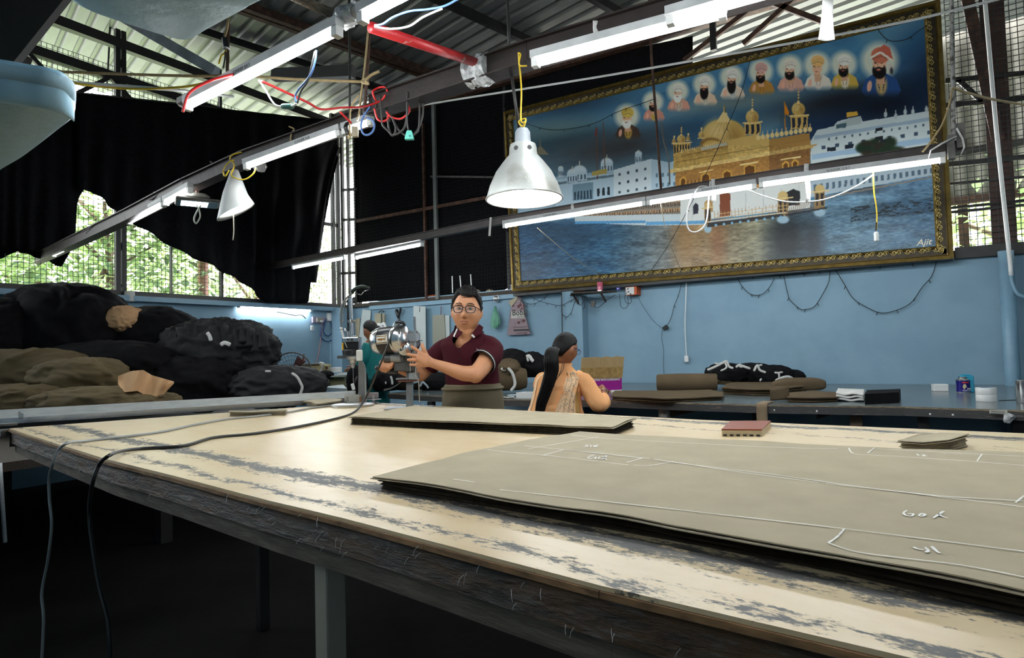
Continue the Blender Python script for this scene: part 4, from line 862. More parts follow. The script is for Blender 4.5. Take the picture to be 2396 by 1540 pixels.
stack('cloth_stack', 'neatly squared stack of olive cloth lying in front of the man', [PZ(818, 978, z2), PZ(1000, 986, z2), PZ(1428, 1003, z2), PZ(1484, 981, z2), PZ(1240, 966, z2), PZ(968, 952, z2)], ZT0 + .001, .030, 10, .004, seed=9, over=.004)
def small(label, pts, h, seed): return stack('cloth_offcut', label, [PZ(*p, ZT0 + h) for p in pts], ZT0 + .001, h, 6, .004, side_m=M_ply, seed=seed, over=.002)
small('narrow stack of olive cloth beside the wooden tile on the table', [(2102, 1036), (2160, 1040), (2218, 1034), (2266, 1022), (2200, 1017), (2150, 1022)], .028, 4)
small('narrow strip of stacked olive cloth lying on the grey cable', [(536, 968), (668, 965), (670, 962), (538, 964)], .016, 5)
small('narrow stack of olive cloth beside the drill machine base', [(714, 940), (740, 946), (795, 940), (798, 936), (760, 934), (722, 935)], .022, 6)
# chalk marks
zc = z1 + .0042
def chalk(pts, w_=.0028, k=5):
    P = spline([PZ(*p, zc) for p in pts], k) if k else [PZ(*p, zc) for p in pts]
    mb = MB(); V = []
    for i, p in enumerate(P):
        d = (P[min(i + 1, len(P) - 1)] - P[max(i - 1, 0)]).normalized(); s_ = d.cross(ZU).normalized() * (w_ / 2 * (.7 + .6 * random.random())); V += [p - s_, p + s_]
    mb.add(V, [(2 * i, 2 * i + 1, 2 * i + 3, 2 * i + 2) for i in range(len(P) - 1)]); return mb.build('chalk_line', M_chalk, big, fix=False)
for pts in ([(1140, 1052), (1190, 1058), (1300, 1068), (1470, 1088)], [(1228, 1043), (1330, 1053), (1520, 1073)], [(1268, 1066), (1320, 1052)], [(1320, 1052), (1500, 1072)], [(1466, 1082), (1503, 1072)], [(1482, 1088), (1520, 1089), (1574, 1080)], [(1530, 1074), (1600, 1085), (1800, 1109), (2000, 1137), (2200, 1160), (2396, 1172)], [(1574, 1080), (1700, 1100), (1915, 1129)],
            [(1932, 1131), (2100, 1150), (2396, 1186)], [(1335, 1018), (1420, 1026), (1600, 1036), (1800, 1046), (1960, 1050)], [(1235, 1050), (1320, 1036), (1400, 1022)], [(1986, 1048), (1992, 1058), (2010, 1063), (2100, 1068), (2280, 1080), (2396, 1089)], [(2048, 1047), (2030, 1060)], [(2298, 1062), (2286, 1079)], [(2050, 1050), (2200, 1058), (2396, 1068)], [(1170, 1146), (1300, 1160), (1600, 1194), (1976, 1237), (2396, 1290)], [(1976, 1237), (1960, 1255), (1938, 1270)], [(1938, 1270), (2000, 1290), (2100, 1304), (2250, 1322), (2396, 1350)], [(2396, 1160), (2376, 1176)], [(1060, 1121), (1110, 1128)]):
    chalk(pts)
def ctext(s_, px, py, size, px2, py2): o = PZ(px, py, zc + .0004); ux = (PZ(px2, py2, zc) - o).normalized(); return text(s_, size, o, ux, ZU.cross(ux), M_chalk, 'chalk_writing', big, shear=.2, bold=-.0006, ext=.0002)
def scrawl(lst):
    for pts in lst: 
        ob = chalk(pts, .0035, 3); ob.name = 'chalk_writing'
scrawl([[(1392, 1064), (1380, 1068), (1376, 1072), (1390, 1074), (1394, 1070), (1380, 1070)], [(1404, 1069), (1400, 1073), (1412, 1074), (1412, 1069), (1404, 1069)], [(1420, 1066), (1408, 1075)], [(1420, 1068), (1414, 1071), (1420, 1076)]])
scrawl([[(1382, 1040), (1370, 1042), (1376, 1044), (1364, 1046)], [(1384, 1042), (1382, 1045), (1390, 1045), (1390, 1042)], [(1398, 1041), (1392, 1046)], [(1402, 1042), (1394, 1043), (1398, 1046)]])
scrawl([[(2122, 1194), (2114, 1200), (2120, 1206), (2134, 1207), (2136, 1202), (2124, 1202)], [(2158, 1201), (2150, 1206), (2160, 1208), (2164, 1203), (2158, 1201)], [(2208, 1196), (2184, 1212)], [(2196, 1202), (2204, 1208), (2218, 1212)]])
scrawl([[(2138, 1280), (2146, 1284), (2162, 1286)], [(2164, 1280), (2172, 1288), (2166, 1292)], [(2180, 1278), (2192, 1290), (2200, 1294)]])
scrawl([[(2145, 1062), (2150, 1066)], [(2156, 1063), (2164, 1065), (2158, 1067), (2170, 1067)]])

# wooden tile
bq = [PZ(1689, 1021, ZT0), PZ(1783, 1022, ZT0), PZ(1804, 1000, ZT0), PZ(1710, 1000, ZT0)]
wt = thing('wooden_tile', 'glossy red-brown wooden tile with pale plywood edge lying on the cutting table', 'tile', sum(bq, Vector()) / 4)
wsc = sum(bq, Vector()) / 4
MB().prism([p for p in bq], (0, 0, .020)).build('plywood', mat('pale ply edge', srgb(206, 186, 150), .6, var=.12, scale=30, stretch=(1, 1, 8)), wt)
MB().prism([p + (wsc - p) * -.004 + Vector((0, 0, .0202)) for p in bq], (0, 0, .004)).build('veneer', mat('red brown lacquer', srgb(134, 54, 16), .34, var=.3, scale=5, stretch=(1, 6, 1)), wt)
for k in range(6):
    q_ = bq[0] + (bq[1] - bq[0]) * (.08 + .165 * k); MB().box(q_ - TN * .0004 + Vector((0, 0, .004)), (.012, .004, .006), (TD, TN, ZU)).build('groove', M_black, wt)

# cables crossing the table and falling over its near edge
M_gcab = mat('grey cable', (.34, .35, .34), .5, var=.08); M_bcab = mat('black cable', (.02, .02, .02), .35, var=.1)
g = lambda *p: PZ(*p, ZT0 + .006)
hang = lambda px, py: PV(px, py, -.075)
cable('power_cable', [g(806, 945), g(740, 953), g(672, 965), g(600, 974), g(530, 981), g(450, 995), g(380, 1010), g(290, 1022), g(200, 1032), PZ(162, 1036, ZT0 + .022), PV(138, 1052, -.07), PV(123, 1088, -.085), hang(115, 1120), hang(116, 1170), hang(121, 1230), hang(112, 1310), hang(98, 1385), hang(102, 1450), hang(97, 1560)], .0052, M_gcab, 'grey power cable running over the table and down its near edge', k=6, n=8)
cable('power_cable', [PD(936, 757, 3.44), PD(922, 772, 3.42), PD(905, 815, 3.40), PD(886, 862, 3.42), PD(868, 906, 3.48), PD(850, 940, 3.5), g(832, 962), g(800, 976), g(700, 998), g(600, 1014), g(500, 1024), g(430, 1043), g(330, 1050), PZ(285, 1056, ZT0 + .012), PZ(256, 1066, ZT0 + .03), PV(233, 1086, -.085), PV(217, 1130, -.10), hang(209, 1190), hang(214, 1260), hang(232, 1370), hang(252, 1450), hang(258, 1560)], .0058, M_bcab, 'black power cable from the knife machine falling over the near table edge', k=6, n=8)
# ------------------------------------------------------------------ straight knife cutting machine
M_chrome = mat('polished aluminium', (.66, .67, .68), .24, 1, var=.06, scale=9); M_chr2 = mat('brushed casting', (.64, .65, .66), .30, .9, var=.12, scale=20)
M_mblack = mat('black enamel', (.012, .012, .013), .3, var=.1); M_mgrey = mat('dark cast iron', (.10, .10, .10), .45, .4, var=.25, scale=18)
kd = 3.50; kp = kd / FPX
kb = PZ(950, 957, ZT0); km = thing('knife_machine', 'upright electric cloth knife machine with silver motor held by the man', 'cutting machine', kb)
K_ = lambda px, py, dz=0: PD(px, py, kd + dz)
mx = (RH * .93 + FH * -.30 + ZU * .05).normalized()
m0 = K_(874, 800, .03); R0 = 33 * kp
def ml(prof, name, m, n=36, c=m0, ax=mx): return MB().lathe([(r_ * kp, h * kp) for r_, h in prof], c, ax, n).build(name, m, km, 40)
ml([(6, -3), (18, -1), (26, 4), (30, 11), (32, 20), (32.5, 24)], 'motor_end_cap', M_chrome)
ml([(32.8, 24), (33, 25), (33, 58), (32.8, 59)], 'motor_drum', M_mblack)
ml([(33, 59), (34, 61), (34, 74), (31, 82), (28, 86), (12, 92)], 'motor_bell', M_chrome)
for k in range(5):  # vents in the bell
    a = .5 + k * .62; s_, u_ = frame(mx); dv = s_ * math.cos(a) + u_ * math.sin(a)
    MB().bar(m0 + mx * (77 * kp) + dv * (31.5 * kp), m0 + mx * (85 * kp) + dv * (28.6 * kp), 9 * kp, 2 * kp, dv).build('vent', M_black, km)
# name plate with the running cat emblem
pn = (-FH * .96 + ZU * .06 - RH * .28); pn = (pn - mx * pn.dot(mx)).normalized(); pu = pn.cross(mx) * -1
if pu.z < 0: pu = -pu
def plate(u, v, rr): a = (v - .5) * .62; return m0 + mx * ((27 + 29 * u) * kp) + (pn * math.cos(a) + pu * math.sin(a)) * (rr * kp)
MB().grid(lambda u, v: plate(u, v, 33.6), 6, 8, thick=pn * .0005).build('name_plate', mat('cream plate', srgb(228, 224, 212), .35), km)
for v0, v1 in ((.80, .90), (.08, .18)): MB().grid(lambda u, v: plate(.04 + u * .92, v0 + (v1 - v0) * v, 34.0), 6, 2, thick=pn * .0003).build('plate_stripe', mat('gold ink', srgb(132, 96, 30), .4), km)
cat = [(.08, .5), (.14, .58), (.22, .62), (.3, .60), (.38, .63), (.5, .62), (.62, .58), (.7, .62), (.8, .60), (.9, .70), (.84, .58), (.74, .54), (.80, .46), (.88, .40), (.80, .38), (.70, .44), (.58, .46), (.5, .38), (.40, .32), (.42, .38), (.36, .44), (.28, .36), (.18, .34), (.24, .42), (.22, .48), (.14, .46)]
eb = MB(); eb.add([plate(u, v, 34.1) for u, v in cat] + [plate(.45, .52, 34.1)], [(i, (i + 1) % len(cat), len(cat)) for i in range(len(cat))]); eb.build('cat_emblem', mat('gold brown ink', srgb(142, 100, 40), .4), km)
# carrying handle
hp = spline([K_(921, 770, -.02), K_(924, 757, -.02), K_(933, 754, -.02), K_(944, 756, -.02), K_(947, 766, -.02)], 5)
MB().tube(hp[:9], 3.0 * kp, 10).build('handle_arm', M_chrome, km, True); MB().capsule(hp[7:18], 3.6 * kp, 10).build('handle_grip', M_mblack, km, True)
MB().bbox(K_(910, 768, -.01), (.022, .02, .012), .003).build('switch', M_white, km)
# gear housing and knife column
gx, gy = RH, FH
MB().lathe([(8 * kp, -2 * kp), (20 * kp, 0), (24 * kp, 8 * kp), (24 * kp, 26 * kp), (19 * kp, 34 * kp), (6 * kp, 38 * kp)], K_(955, 803, .06), (-FH * .9 + RH * .35), 32).build('gear_case', M_chrome, km, 40)
MB().bbox(K_(965, 790, .0), (34 * kp, .07, 30 * kp), .015, (gx, gy, ZU)).build('crank_case', M_chr2, km, 40)
MB().cyl(K_(971.5, 830, -.02), K_(971, 774, -.02), 5.4 * kp, 20).build('column', M_chrome, km, 40)
MB().cyl(K_(971, 776, -.02), K_(969.5, 741, -.02), 2.9 * kp, 16).build('rod', M_steel, km, 40)
MB().lathe([(7 * kp, -12 * kp), (14 * kp, -10 * kp), (16 * kp, 0), (15 * kp, 8 * kp), (6 * kp, 12 * kp)], K_(946, 817, -.045), (-FH + RH * .3), 24).build('oil_cup', M_chrome, km, 40)
MB().bbox(K_(938, 817, -.03), (16 * kp, .05, 24 * kp), .012, (gx, gy, ZU)).build('side_boss', M_chr2, km, 40)
for c in ((957, 799), (938, 820)): MB().cyl(K_(*c, -.085), K_(*c, -.07), 1.9 * kp, 10).build('screw', M_black, km)
MB().cyl(K_(899, 840, -.02), K_(945, 838, -.02), 9.2 * kp, 20).build('sharpener_drum', M_mgrey, km, 40)
MB().cyl(K_(915, 839, -.022), K_(938, 838, -.022), 9.8 * kp, 20).build('sharpener_sleeve', mat('grey casting', (.30, .31, .31), .5, .3), km, 40)
MB().bbox(K_(937, 858, -.0), (27 * kp, .06, 20 * kp), .004, (gx, gy, ZU)).build('sharpener_box', M_mgrey, km)
MB().bbox(K_(958, 850, .0), (26 * kp, .05, 40 * kp), .006, (gx, gy, ZU)).build('slide_block', M_mgrey, km)
for i, (x, y0, y1, r_) in enumerate(((966, 822, 852, 2.2), (960, 824, 870, 1.6), (973, 860, 880, 2.6))): MB().cyl(K_(x, y0, -.035), K_(x, y1, -.035), r_ * kp, 10).build('guide_pin', M_chrome, km, 40)
MB().capsule([K_(884, 862, .01), K_(905, 866, .01), K_(925, 868, .0)], 7.5 * kp, 14).build('push_handle', M_mblack, km, True)
MB().bbox(K_(969, 880, -.01), (22 * kp, .05, 16 * kp), .003, (gx, gy, ZU)).build('presser_block', M_chr2, km)
MB().bbox(K_(951, 886, -.01), (46 * kp, .05, 4 * kp), .002, (gx, gy, ZU)).build('presser_plate', M_chrome, km)
MB().bbox(K_(953, 891.5, -.01), (40 * kp, .05, 3 * kp), .001, (gx, gy, ZU)).build('brown_shoe', mat('red brown shoe', (.16, .05, .035), .5), km)
MB().bar(K_(958.5, 870, .01), kb + (K_(958.5, 960, .01) - K_(958.5, 960, .01)) + RH * (8 * kp), 14.5 * kp, .02, FH).build('standard', mat('worn steel bar', (.24, .23, .22), .35, .8, var=.25, scale=14, stretch=(1, 1, .3)), km)
MB().bar(K_(966, 870, -.0), kb + RH * (16 * kp), 2.2 * kp, .012, FH).build('knife_blade', M_steel, km)
MB().cyl(K_(979.5, 885, -.03), K_(982, 940, -.03), 1.6 * kp, 10).build('lifter_rod', M_steel, km, 40)
MB().tube([K_(986 + 5 * math.cos(a), 945 + 5 * math.sin(a), -.03) for a in np.linspace(-2.6, 2.2, 12)], .7 * kp, 6).build('lifter_ring', M_steel, km, True)
MB().bbox(kb + Vector((0, 0, .006)) + RH * .02, (.26, .14, .010), .004, (RH, FH, ZU)).build('base_plate', M_chr2, km)
cable('bent_wire', [K_(978, 800, -.03), K_(980, 797, -.035), K_(985, 797, -.035), K_(989, 798, -.035)], .0018, M_rust, parent=km, k=4)

# ------------------------------------------------------------------ cloth drill machine
dd = 3.88; dk_ = dd / FPX; Dq = lambda px, py, dz=0: PD(px, py, dd + dz)
db = PZ(826, 951, ZT0); dm = thing('drill_machine', 'chrome cloth drill machine on a round base with looped handle on top', 'drill', db)
MB().lathe([(46 * dk_, 0), (47 * dk_, .004), (47 * dk_, .012), (44 * dk_, .016)], db, (0, 0, 1), 48).build('base_plate', M_chr2, dm, 40)
M_acr = mat('clear acrylic', (.62, .60, .50), .12, trans=.35, var=.1)
MB().bbox(Dq(827, 932, .0), (36 * dk_, .07, 17 * dk_), .004, (RH, FH, ZU)).build('guard_block', M_acr, dm)
for x, m in ((813, M_steel), (843, mat('copper', (.45, .22, .12), .3, 1))): MB().cyl(Dq(x, 946, -.05), Dq(x, 929, -.05), 2.2 * dk_, 12).build('guard_post', m, dm, 40)
mb = MB(); pts = [(838, 846), (848, 846), (853, 856), (855, 880), (856, 915), (856.5, 944), (836, 944), (838, 915), (838.5, 880)]
mb.prism([Dq(*p, .02) for p in pts], FH * .018).build('standard', mat('grey cast arm', (.26, .26, .26), .45, .5, var=.15, scale=14), dm)
MB().bar(Dq(855, 860, .005), Dq(857, 944, .005), 2 * dk_, .02, FH).build('standard_edge', M_chrome, dm)
ax = ZU
dl = lambda prof, name, m, c, n=28: MB().lathe([(r_ * dk_, h * dk_) for r_, h in prof], c, ZU, n).build(name, m, dm, 40)
dl([(18, 0), (19, 1), (19, 11), (17, 13)], 'motor_ring', M_mblack, Dq(822, 831))
MB().bbox(Dq(824, 810, .01), (34 * dk_, .075, 28 * dk_), .004, (RH, FH, ZU)).build('motor_box', M_mblack, dm)
MB().bbox(Dq(824, 795, .0), (36 * dk_, .085, 10 * dk_), .003, (RH, FH, ZU)).build('head_plate', M_chrome, dm)
for x in (814, 823): MB().cyl(Dq(x, 795, -.052), Dq(x, 795, -.040), 2.6 * dk_, 12).build('screw', M_mblack, dm)
MB().bbox(Dq(805, 811, .02), (7 * dk_, .04, 17 * dk_), .003, (RH, FH, ZU)).build('yellow_cover', mat('yellow paint', srgb(236, 178, 10), .4), dm)
MB().bbox(Dq(842, 806, -.0), (5 * dk_, .05, 34 * dk_), .004, (RH, FH, ZU)).build('side_frame', M_chrome, dm)
MB().bar(Dq(791, 836, .0), Dq(832, 835, -.01), .03, 7 * dk_).build('carriage_arm', M_mgrey, dm)
dl([(4, -22), (5, -14), (8, -12), (10, -4), (13, -3), (14, 4)], 'chuck', M_chr2, Dq(825, 838, -.01)); MB().cyl(Dq(825.5, 850, -.01), Dq(826, 862, -.01), 2.2 * dk_, 10).build('collet', M_chrome, dm)
MB().cyl(Dq(826, 860, -.01), Dq(828, 926, -.01), .8 * dk_, 6).build('drill_bit', M_steel, dm)
dl([(9.5, 0), (10, 1), (10, 3), (8, 4)], 'tube_collar', M_chrome, Dq(822, 790)); MB().cyl(Dq(822.5, 788), Dq(819, 697), 5.6 * dk_, 20).build('chrome_tube', M_chrome, dm, 40)
MB().cyl(Dq(814, 775, -.01), Dq(813.5, 700, -.01), 1.6 * dk_, 8).build('guide_rod', M_mblack, dm); dl([(8.5, 0), (9, 1), (9, 5), (8, 6)], 'clamp_ring', M_chrome, Dq(821, 755)); MB().cyl(Dq(828, 752, -.02), Dq(832, 750, -.02), 2.4 * dk_, 10).build('clamp_knob', M_chrome, dm)
ha = spline([Dq(799, 770, -.01), Dq(797, 745, -.01), Dq(799, 722, -.01), Dq(806, 704, -.01), Dq(818, 691, -.01), Dq(828, 684, -.01)], 6)
MB().tube(ha, 2.9 * dk_, 8, .6).build('handle_band', mat('dull steel band', (.28, .29, .29), .4, .8), dm, True)
MB().tube([p + RH * (6 * dk_) for p in ha[4:24]], 2.0 * dk_, 8, .6).build('handle_band', M_chrome, dm, True)
hh = [Dq(822, 684, -.02), Dq(833, 675, -.02), Dq(846, 670, -.02), Dq(858, 672, -.02), Dq(865, 677, -.02)]
MB().tube(spline(hh, 4), [4.0 * dk_] + [6.0 * dk_] * 14 + [4.5 * dk_, 2 * dk_], 10, .7).build('handle_head', mat('dark green enamel', (.03, .045, .04), .18, .4), dm, True)
MB().tube([Dq(831, 686, -.02), Dq(845, 690, -.02), Dq(852, 682, -.02), Dq(862, 678, -.02)], 1.4 * dk_, 6).build('trigger', M_chrome, dm, True)
MB().bar(Dq(799, 772, -.02), Dq(804, 790, -.02), .012, 6 * dk_, FH).build('link_plate', M_white, dm); MB().tube([Dq(803, 788, -.03), Dq(808, 803, -.035), Dq(813, 814, -.04)], 2.6 * dk_, 8, .5).build('link_arm', M_chrome, dm, True)
MB().ball(Dq(799, 769, -.02), 4 * dk_, 10, 6).build('pivot', M_chrome, dm, True); MB().tube([Dq(806, 769, .0), Dq(813, 778, .0), Dq(816, 788, .0)], 2.6 * dk_, 8).build('brace', M_chrome, dm, True)
MB().bbox(Dq(841, 832, -.05), (13 * dk_, .03, 26 * dk_), .005, (RH, FH, ZU)).build('switch_box', mat('cream switch', srgb(226, 226, 216), .4), dm)
MB().bbox(Dq(826, 905, -.04), (7 * dk_, .014, 15 * dk_), .003, ((RH + ZU * .25), FH, (ZU - RH * .25))).build('white_clip', M_white, dm); MB().tube([Dq(829, 897, -.04), Dq(833, 888, -.04), Dq(835, 880, -.03)], 2 * dk_, 6).build('clip_cord', M_mblack, dm, True)
# small spindle plate beside the drill
sp_ = PZ(874, 943, ZT0); sg = thing('spindle_wheel', 'small metal spindle with flat discs standing behind the drill base', 'spindle', sp_)
MB().lathe([(.035, 0), (.03, .006), (.008, .008), (.008, .02), (.05, .021), (.05, .024), (.006, .026), (.006, .05)], sp_, ZU, 24).build('discs', M_chr2, sg, 40)
MB().bbox(sp_ + RH * -.02 + FH * .05 + Vector((0, 0, .045)), (.08, .03, .035), .003, (RH, FH, ZU)).build('pad', mat('pinkish grey pad', (.32, .26, .25), .7), sg)
# ------------------------------------------------------------------ people
def skin(name, c): return mat(name, c, .48, var=.05, scale=14, bump=.04, bscale=160, spec=.4)
M_skin = skin('warm brown skin', srgb(206, 146, 108)); M_skin2 = skin('brown skin', srgb(156, 100, 68))
M_hair = mat('black hair', (.006, .005, .005), .55, var=.5, scale=60, stretch=(1, 1, .15), bump=.5, spec=.25)
M_eye = mat('shaded eye white', (.42, .40, .37), .2, var=.02); M_iris = mat('dark iris', (.012, .007, .005), .1)  # eye white greyed: shade of the glasses is in the colour
def bump_g(d, c, s): return math.exp(-sum(((d[i] - c[i]) / s[i]) ** 2 for i in range(3)))
def head_mesh(mb, c, ax, s=1.0, n=56, m=46):
    """a head as one closed surface; ax = (across, face direction, up), unit vectors"""
    X, Y, Z = [Vector(a) for a in ax]; c = Vector(c); rings = []
    for j in range(m + 1):
        t = math.pi * j / m; z = -math.cos(t); k = max(math.sin(t), .015); ring = []
        for i in range(n):
            a = 2 * math.pi * i / n; x, y = k * math.sin(a), k * math.cos(a)
            d = (x, y, z)
            low = max(0, -z - .15)
            px = x * (.0815 - .011 * low ** 1.8); py = y * (.098 if y < 0 else .092) * (1 - .10 * low); pz = z * .120
            if z < -.3 and y < 0: py *= 1 - .35 * (-z - .3); 
            if y > 0: py *= 1 - .10 * (1 - abs(x)) ** 2 * max(0, 1 - abs(z))   # flatter face
            f = Vector((px, py, pz))
            b = 0
            for sx in (-1, 1):
                b += -.011 * bump_g(f, (sx * .031, .085, .010), (.017, .03, .012))     # eye sockets
                b += .006 * bump_g(f, (sx * .030, .085, .034), (.024, .03, .009))       # brow
                b += .007 * bump_g(f, (sx * .045, .07, -.028), (.022, .03, .020))        # cheek
                b += .007 * bump_g(f, (sx * .013, .095, -.033), (.008, .03, .008))       # nostril wing
                b += -.004 * bump_g(f, (sx * .030, .08, -.052), (.010, .03, .012))
            b += .016 * bump_g(f, (0, .095, .000), (.0085, .03, .024)) + .034 * bump_g(f, (0, .095, -.026), (.0105, .03, .015))
            b += .0085 * bump_g(f, (0, .09, -.058), (.022, .03, .0055)) + .008 * bump_g(f, (0, .09, -.071), (.018, .03, .0055)) - .004 * bump_g(f, (0, .09, -.0645), (.024, .03, .0022))
            b += -.004 * bump_g(f, (0, .09, -.082), (.02, .03, .006)) + .010 * bump_g(f, (0, .08, -.102), (.020, .03, .014))
            f = f + Vector((x * .5, max(y, 0) + .001, z * .15)).normalized() * b
            ring.append(c + (X * f.x + Y * f.y + Z * f.z) * s)
        rings.append(ring)
    for sx in (-1, 1):  # ears
        e = c + (X * (sx * .080) - Y * .008 - Z * .006) * s
        mb.ball(e, (.011 * s, .019 * s, .032 * s), 12, 8, (X * 1.0 - Y * (sx * .35), Y + X * (sx * .35), Z)); mb.ball(e - Z * (.024 * s) + Y * (.004 * s), (.008 * s, .010 * s, .011 * s), 8, 6, (X, Y, Z))
    return mb.loft(rings)
def hair_cap(c, ax, line, name, parent, s=1.0, thick=1.075, tuft=.006, freq=26, n=72, m=24, bulk=None, seed=0):
    """hair as a shell over the skull down to line(a), a = 0 at the face; angles from the crown"""
    X, Y, Z = [Vector(a) for a in ax]; c = Vector(c)
    def fn(u, v):
        a = 2 * math.pi * u; ph = line(a if a < math.pi else a - 2 * math.pi) * v
        d = Vector((math.sin(ph) * math.sin(a), math.sin(ph) * math.cos(a), math.cos(ph)))
        e = thick if v < .9 else thick - (thick - .95) * (v - .9) / .1
        b = tuft * (noise.noise(Vector((d.x * freq + seed, d.y * freq * .6, d.z * freq * .6))) + .6 * noise.noise(Vector((d.x * freq * 2.2, d.y * freq, d.z * freq + seed)))) * (1 if v < .92 else .3)
        if bulk: b += bulk(d, v)
        low = max(0, -d.z - .15)
        return c + (X * (d.x * (.080 - .02 * low) * e) + Y * (d.y * (.099 if d.y < 0 else .092) * e) + Z * (d.z * .122 * e) + (X * d.x + Y * d.y + Z * d.z) * b) * s
    return MB().grid(fn, n, m).build(name, M_hair, parent, True)
def finger(mb, pts, r0, r1): mb.capsule(spline(pts, 3), [r0 + (r1 - r0) * i / (3 * (len(pts) - 1)) for i in range(3 * (len(pts) - 1) + 1)], 10)
def foot_leg(mb, hip, knee, ank, r): mb.tube(spline([hip, knee, ank], 6), [r + (r * .62 - r) * i / 12 for i in range(13)], 14)

# ---- the man at the knife machine
md = 3.66; Q = lambda px, py, d=md: PD(px, py, d)
man_base = Q(1108, 930); man_base.z = 0
man = thing('person', 'man in maroon polo shirt and dark-rimmed glasses standing at the knife machine', 'person', man_base)
hc = Q(1092, 729, 3.60); yaw = R(-8)
fY = (CAM - hc); fY.z = 0; fY = fY.normalized(); fX = Vector((-fY.y, fY.x, 0))          # fX = image right when seen from the camera
fY2 = (fY * math.cos(yaw) + fX * math.sin(yaw)).normalized(); fX2 = (fX * math.cos(yaw) - fY * math.sin(yaw)).normalized()
roll = R(3); hz = (ZU * math.cos(roll) + fX2 * math.sin(roll) * 1).normalized(); hx = (fX2 - hz * fX2.dot(hz)).normalized(); hx_, hy_, hz_ = hx, fY2, hz
HS = 1.03; hax = (hx_, hy_, hz_)
body = MB(); head_mesh(body, hc, hax, HS)
body.capsule([hc - hz_ * .06 - hy_ * .02, Q(1094, 772, 3.63), Q(1096, 800, 3.66)], [.062, .063, .062], 18)   # neck
body.capsule([hc - hz_ * .085 + hy_ * .025, hc - hz_ * .11 + hy_ * .0, Q(1093, 786, 3.60)], [.035, .05, .04], 12)  # soft chin to throat
body.ball(Q(1094, 806, 3.625), (.075, .062, .06), 14, 8, (RH, FH, ZU))
for y0, w_ in ((832, .11), (850, .12), (880, .12)): body.ball(Q(1103, y0, 3.67), (w_, .085, .08), 16, 10, (RH, FH, ZU))
body.tube([Q(1052, 822, 3.69), Q(1100, 818, 3.68), Q(1144, 818, 3.64)], [.045, .06, .045], 12)
# his left arm (bent, hand on the machine)
sh_, el, wr = Q(1149, 815, 3.60), Q(1112, 877, 3.40), Q(1007, 848, 3.36)
body.tube(spline([sh_, Q(1136, 848, 3.5), el], 5), [.056, .056, .056, .055, .054, .053, .052, .050, .049, .048, .046], 16)
body.tube(spline([el + (sh_ - el) * .05, Q(1085, 874, 3.39), Q(1045, 861, 3.37), wr], 5), [.047, .048, .0485, .048, .047, .046, .044, .042, .040, .037, .035, .033, .031, .029, .028, .0275], 16, .92)
body.ball(el, .047, 14, 10)
HD = 3.34; hq = lambda px, py, d=0: PD(px, py, HD + d)
body.capsule([wr, hq(998, 844), hq(987, 838)], [.028, .033, .031], 14, .55, ZU)
body.capsule([hq(996, 850), hq(986, 850)], [.024, .024], 12, .6, ZU); body.capsule([hq(996, 836), hq(985, 830)], [.021, .022], 12, .6, ZU)
for pts, r0, r1 in (([(986, 828), (974, 818.5), (963.5, 812)], .0105, .0085), ([(985, 836), (968, 832), (954, 829.5)], .0108, .0085), ([(985, 844), (968, 843), (955, 842)], .0105, .0082), ([(986, 852), (972, 854), (960, 853.5)], .0098, .0075), ([(998, 832), (993, 821), (989.5, 813), (987.5, 806)], .0135, .0095)):
    finger(body, [hq(x, y, (.02, .0, -.005, .0)[min(i, 3)]) for i, (x, y) in enumerate(pts)], r0, r1)
# his right arm reaching behind the machine to the push handle
s2, e2_, w2_ = Q(1036, 822, 3.70), Q(984, 876, 3.74), Q(925, 858, 3.56)
body.tube(spline([s2, Q(1006, 852, 3.76), e2_], 4), [.056, .055, .054, .052, .05, .048, .047, .046, .045], 14); body.tube(spline([e2_, Q(955, 868, 3.66), w2_], 4), [.045, .045, .043, .041, .038, .035, .032, .03, .028], 14); body.ball(e2_, .045, 12, 8)
GD = 3.50; gq = lambda px, py, d=0: PD(px, py, GD + d)
body.capsule([w2_, gq(914, 853), gq(899, 851)], [.028, .032, .029], 14, .7, ZU)
for x0, x1, y1, r_ in ((891.5, 888, 864, .0095), (896.5, 894, 868, .0105), (902, 901, 870, .0108), (908, 908, 866, .0105)):
    finger(body, [gq(x0 + 2, 849, .0), gq(x0 - 1, 854, -.035), gq((x0 + x1) / 2 - .5, 860, -.045), gq(x1 + 1, y1, -.03)], r_, r_ * .8)
finger(body, [gq(918, 850, -.02), gq(914, 855, -.05), gq(910, 861, -.055)], .0125, .0095)
ob = remesh(body, .0042, 'body', M_skin, man, 2, .4)
# face details
fp_ = lambda x, y, z: hc + (hx_ * x + hy_ * y + hz_ * z) * HS
for sx in (-1, 1):
    e = fp_(sx * .031, .0725, .010); MB().ball(e, (.0125, .0105, .0072), 14, 10, hax).build('eye', M_eye, man, True)
    MB().ball(e + hy_ * .0075 + hz_ * .0012, (.0072, .004, .0072), 12, 8, hax).build('iris', M_iris, man, True)
    MB().tube([fp_(sx * .031 - .016, .079, .011), fp_(sx * .031 - .006, .0845, .0195), fp_(sx * .031 + .006, .0845, .0195), fp_(sx * .031 + .016, .079, .011)], .0026, 6).build('eyelid', M_skin, man, True)
    MB().tube([fp_(sx * .013, .094, .034), fp_(sx * .028, .095, .0405), fp_(sx * .044, .086, .038), fp_(sx * .054, .075, .031)], [.003, .0046, .0042, .0016], 8, .6).build('eyebrow', M_hair, man, True)
M_lip = mat('lips', srgb(150, 88, 74), .5); MB().tube([fp_(-.026, .083, -.0625), fp_(-.010, .0935, -.0585), fp_(0, .095, -.0595), fp_(.010, .0935, -.0585), fp_(.026, .083, -.0625)], [.001, .0035, .0032, .0035, .001], 8, .8).build('lips', M_lip, man, True)
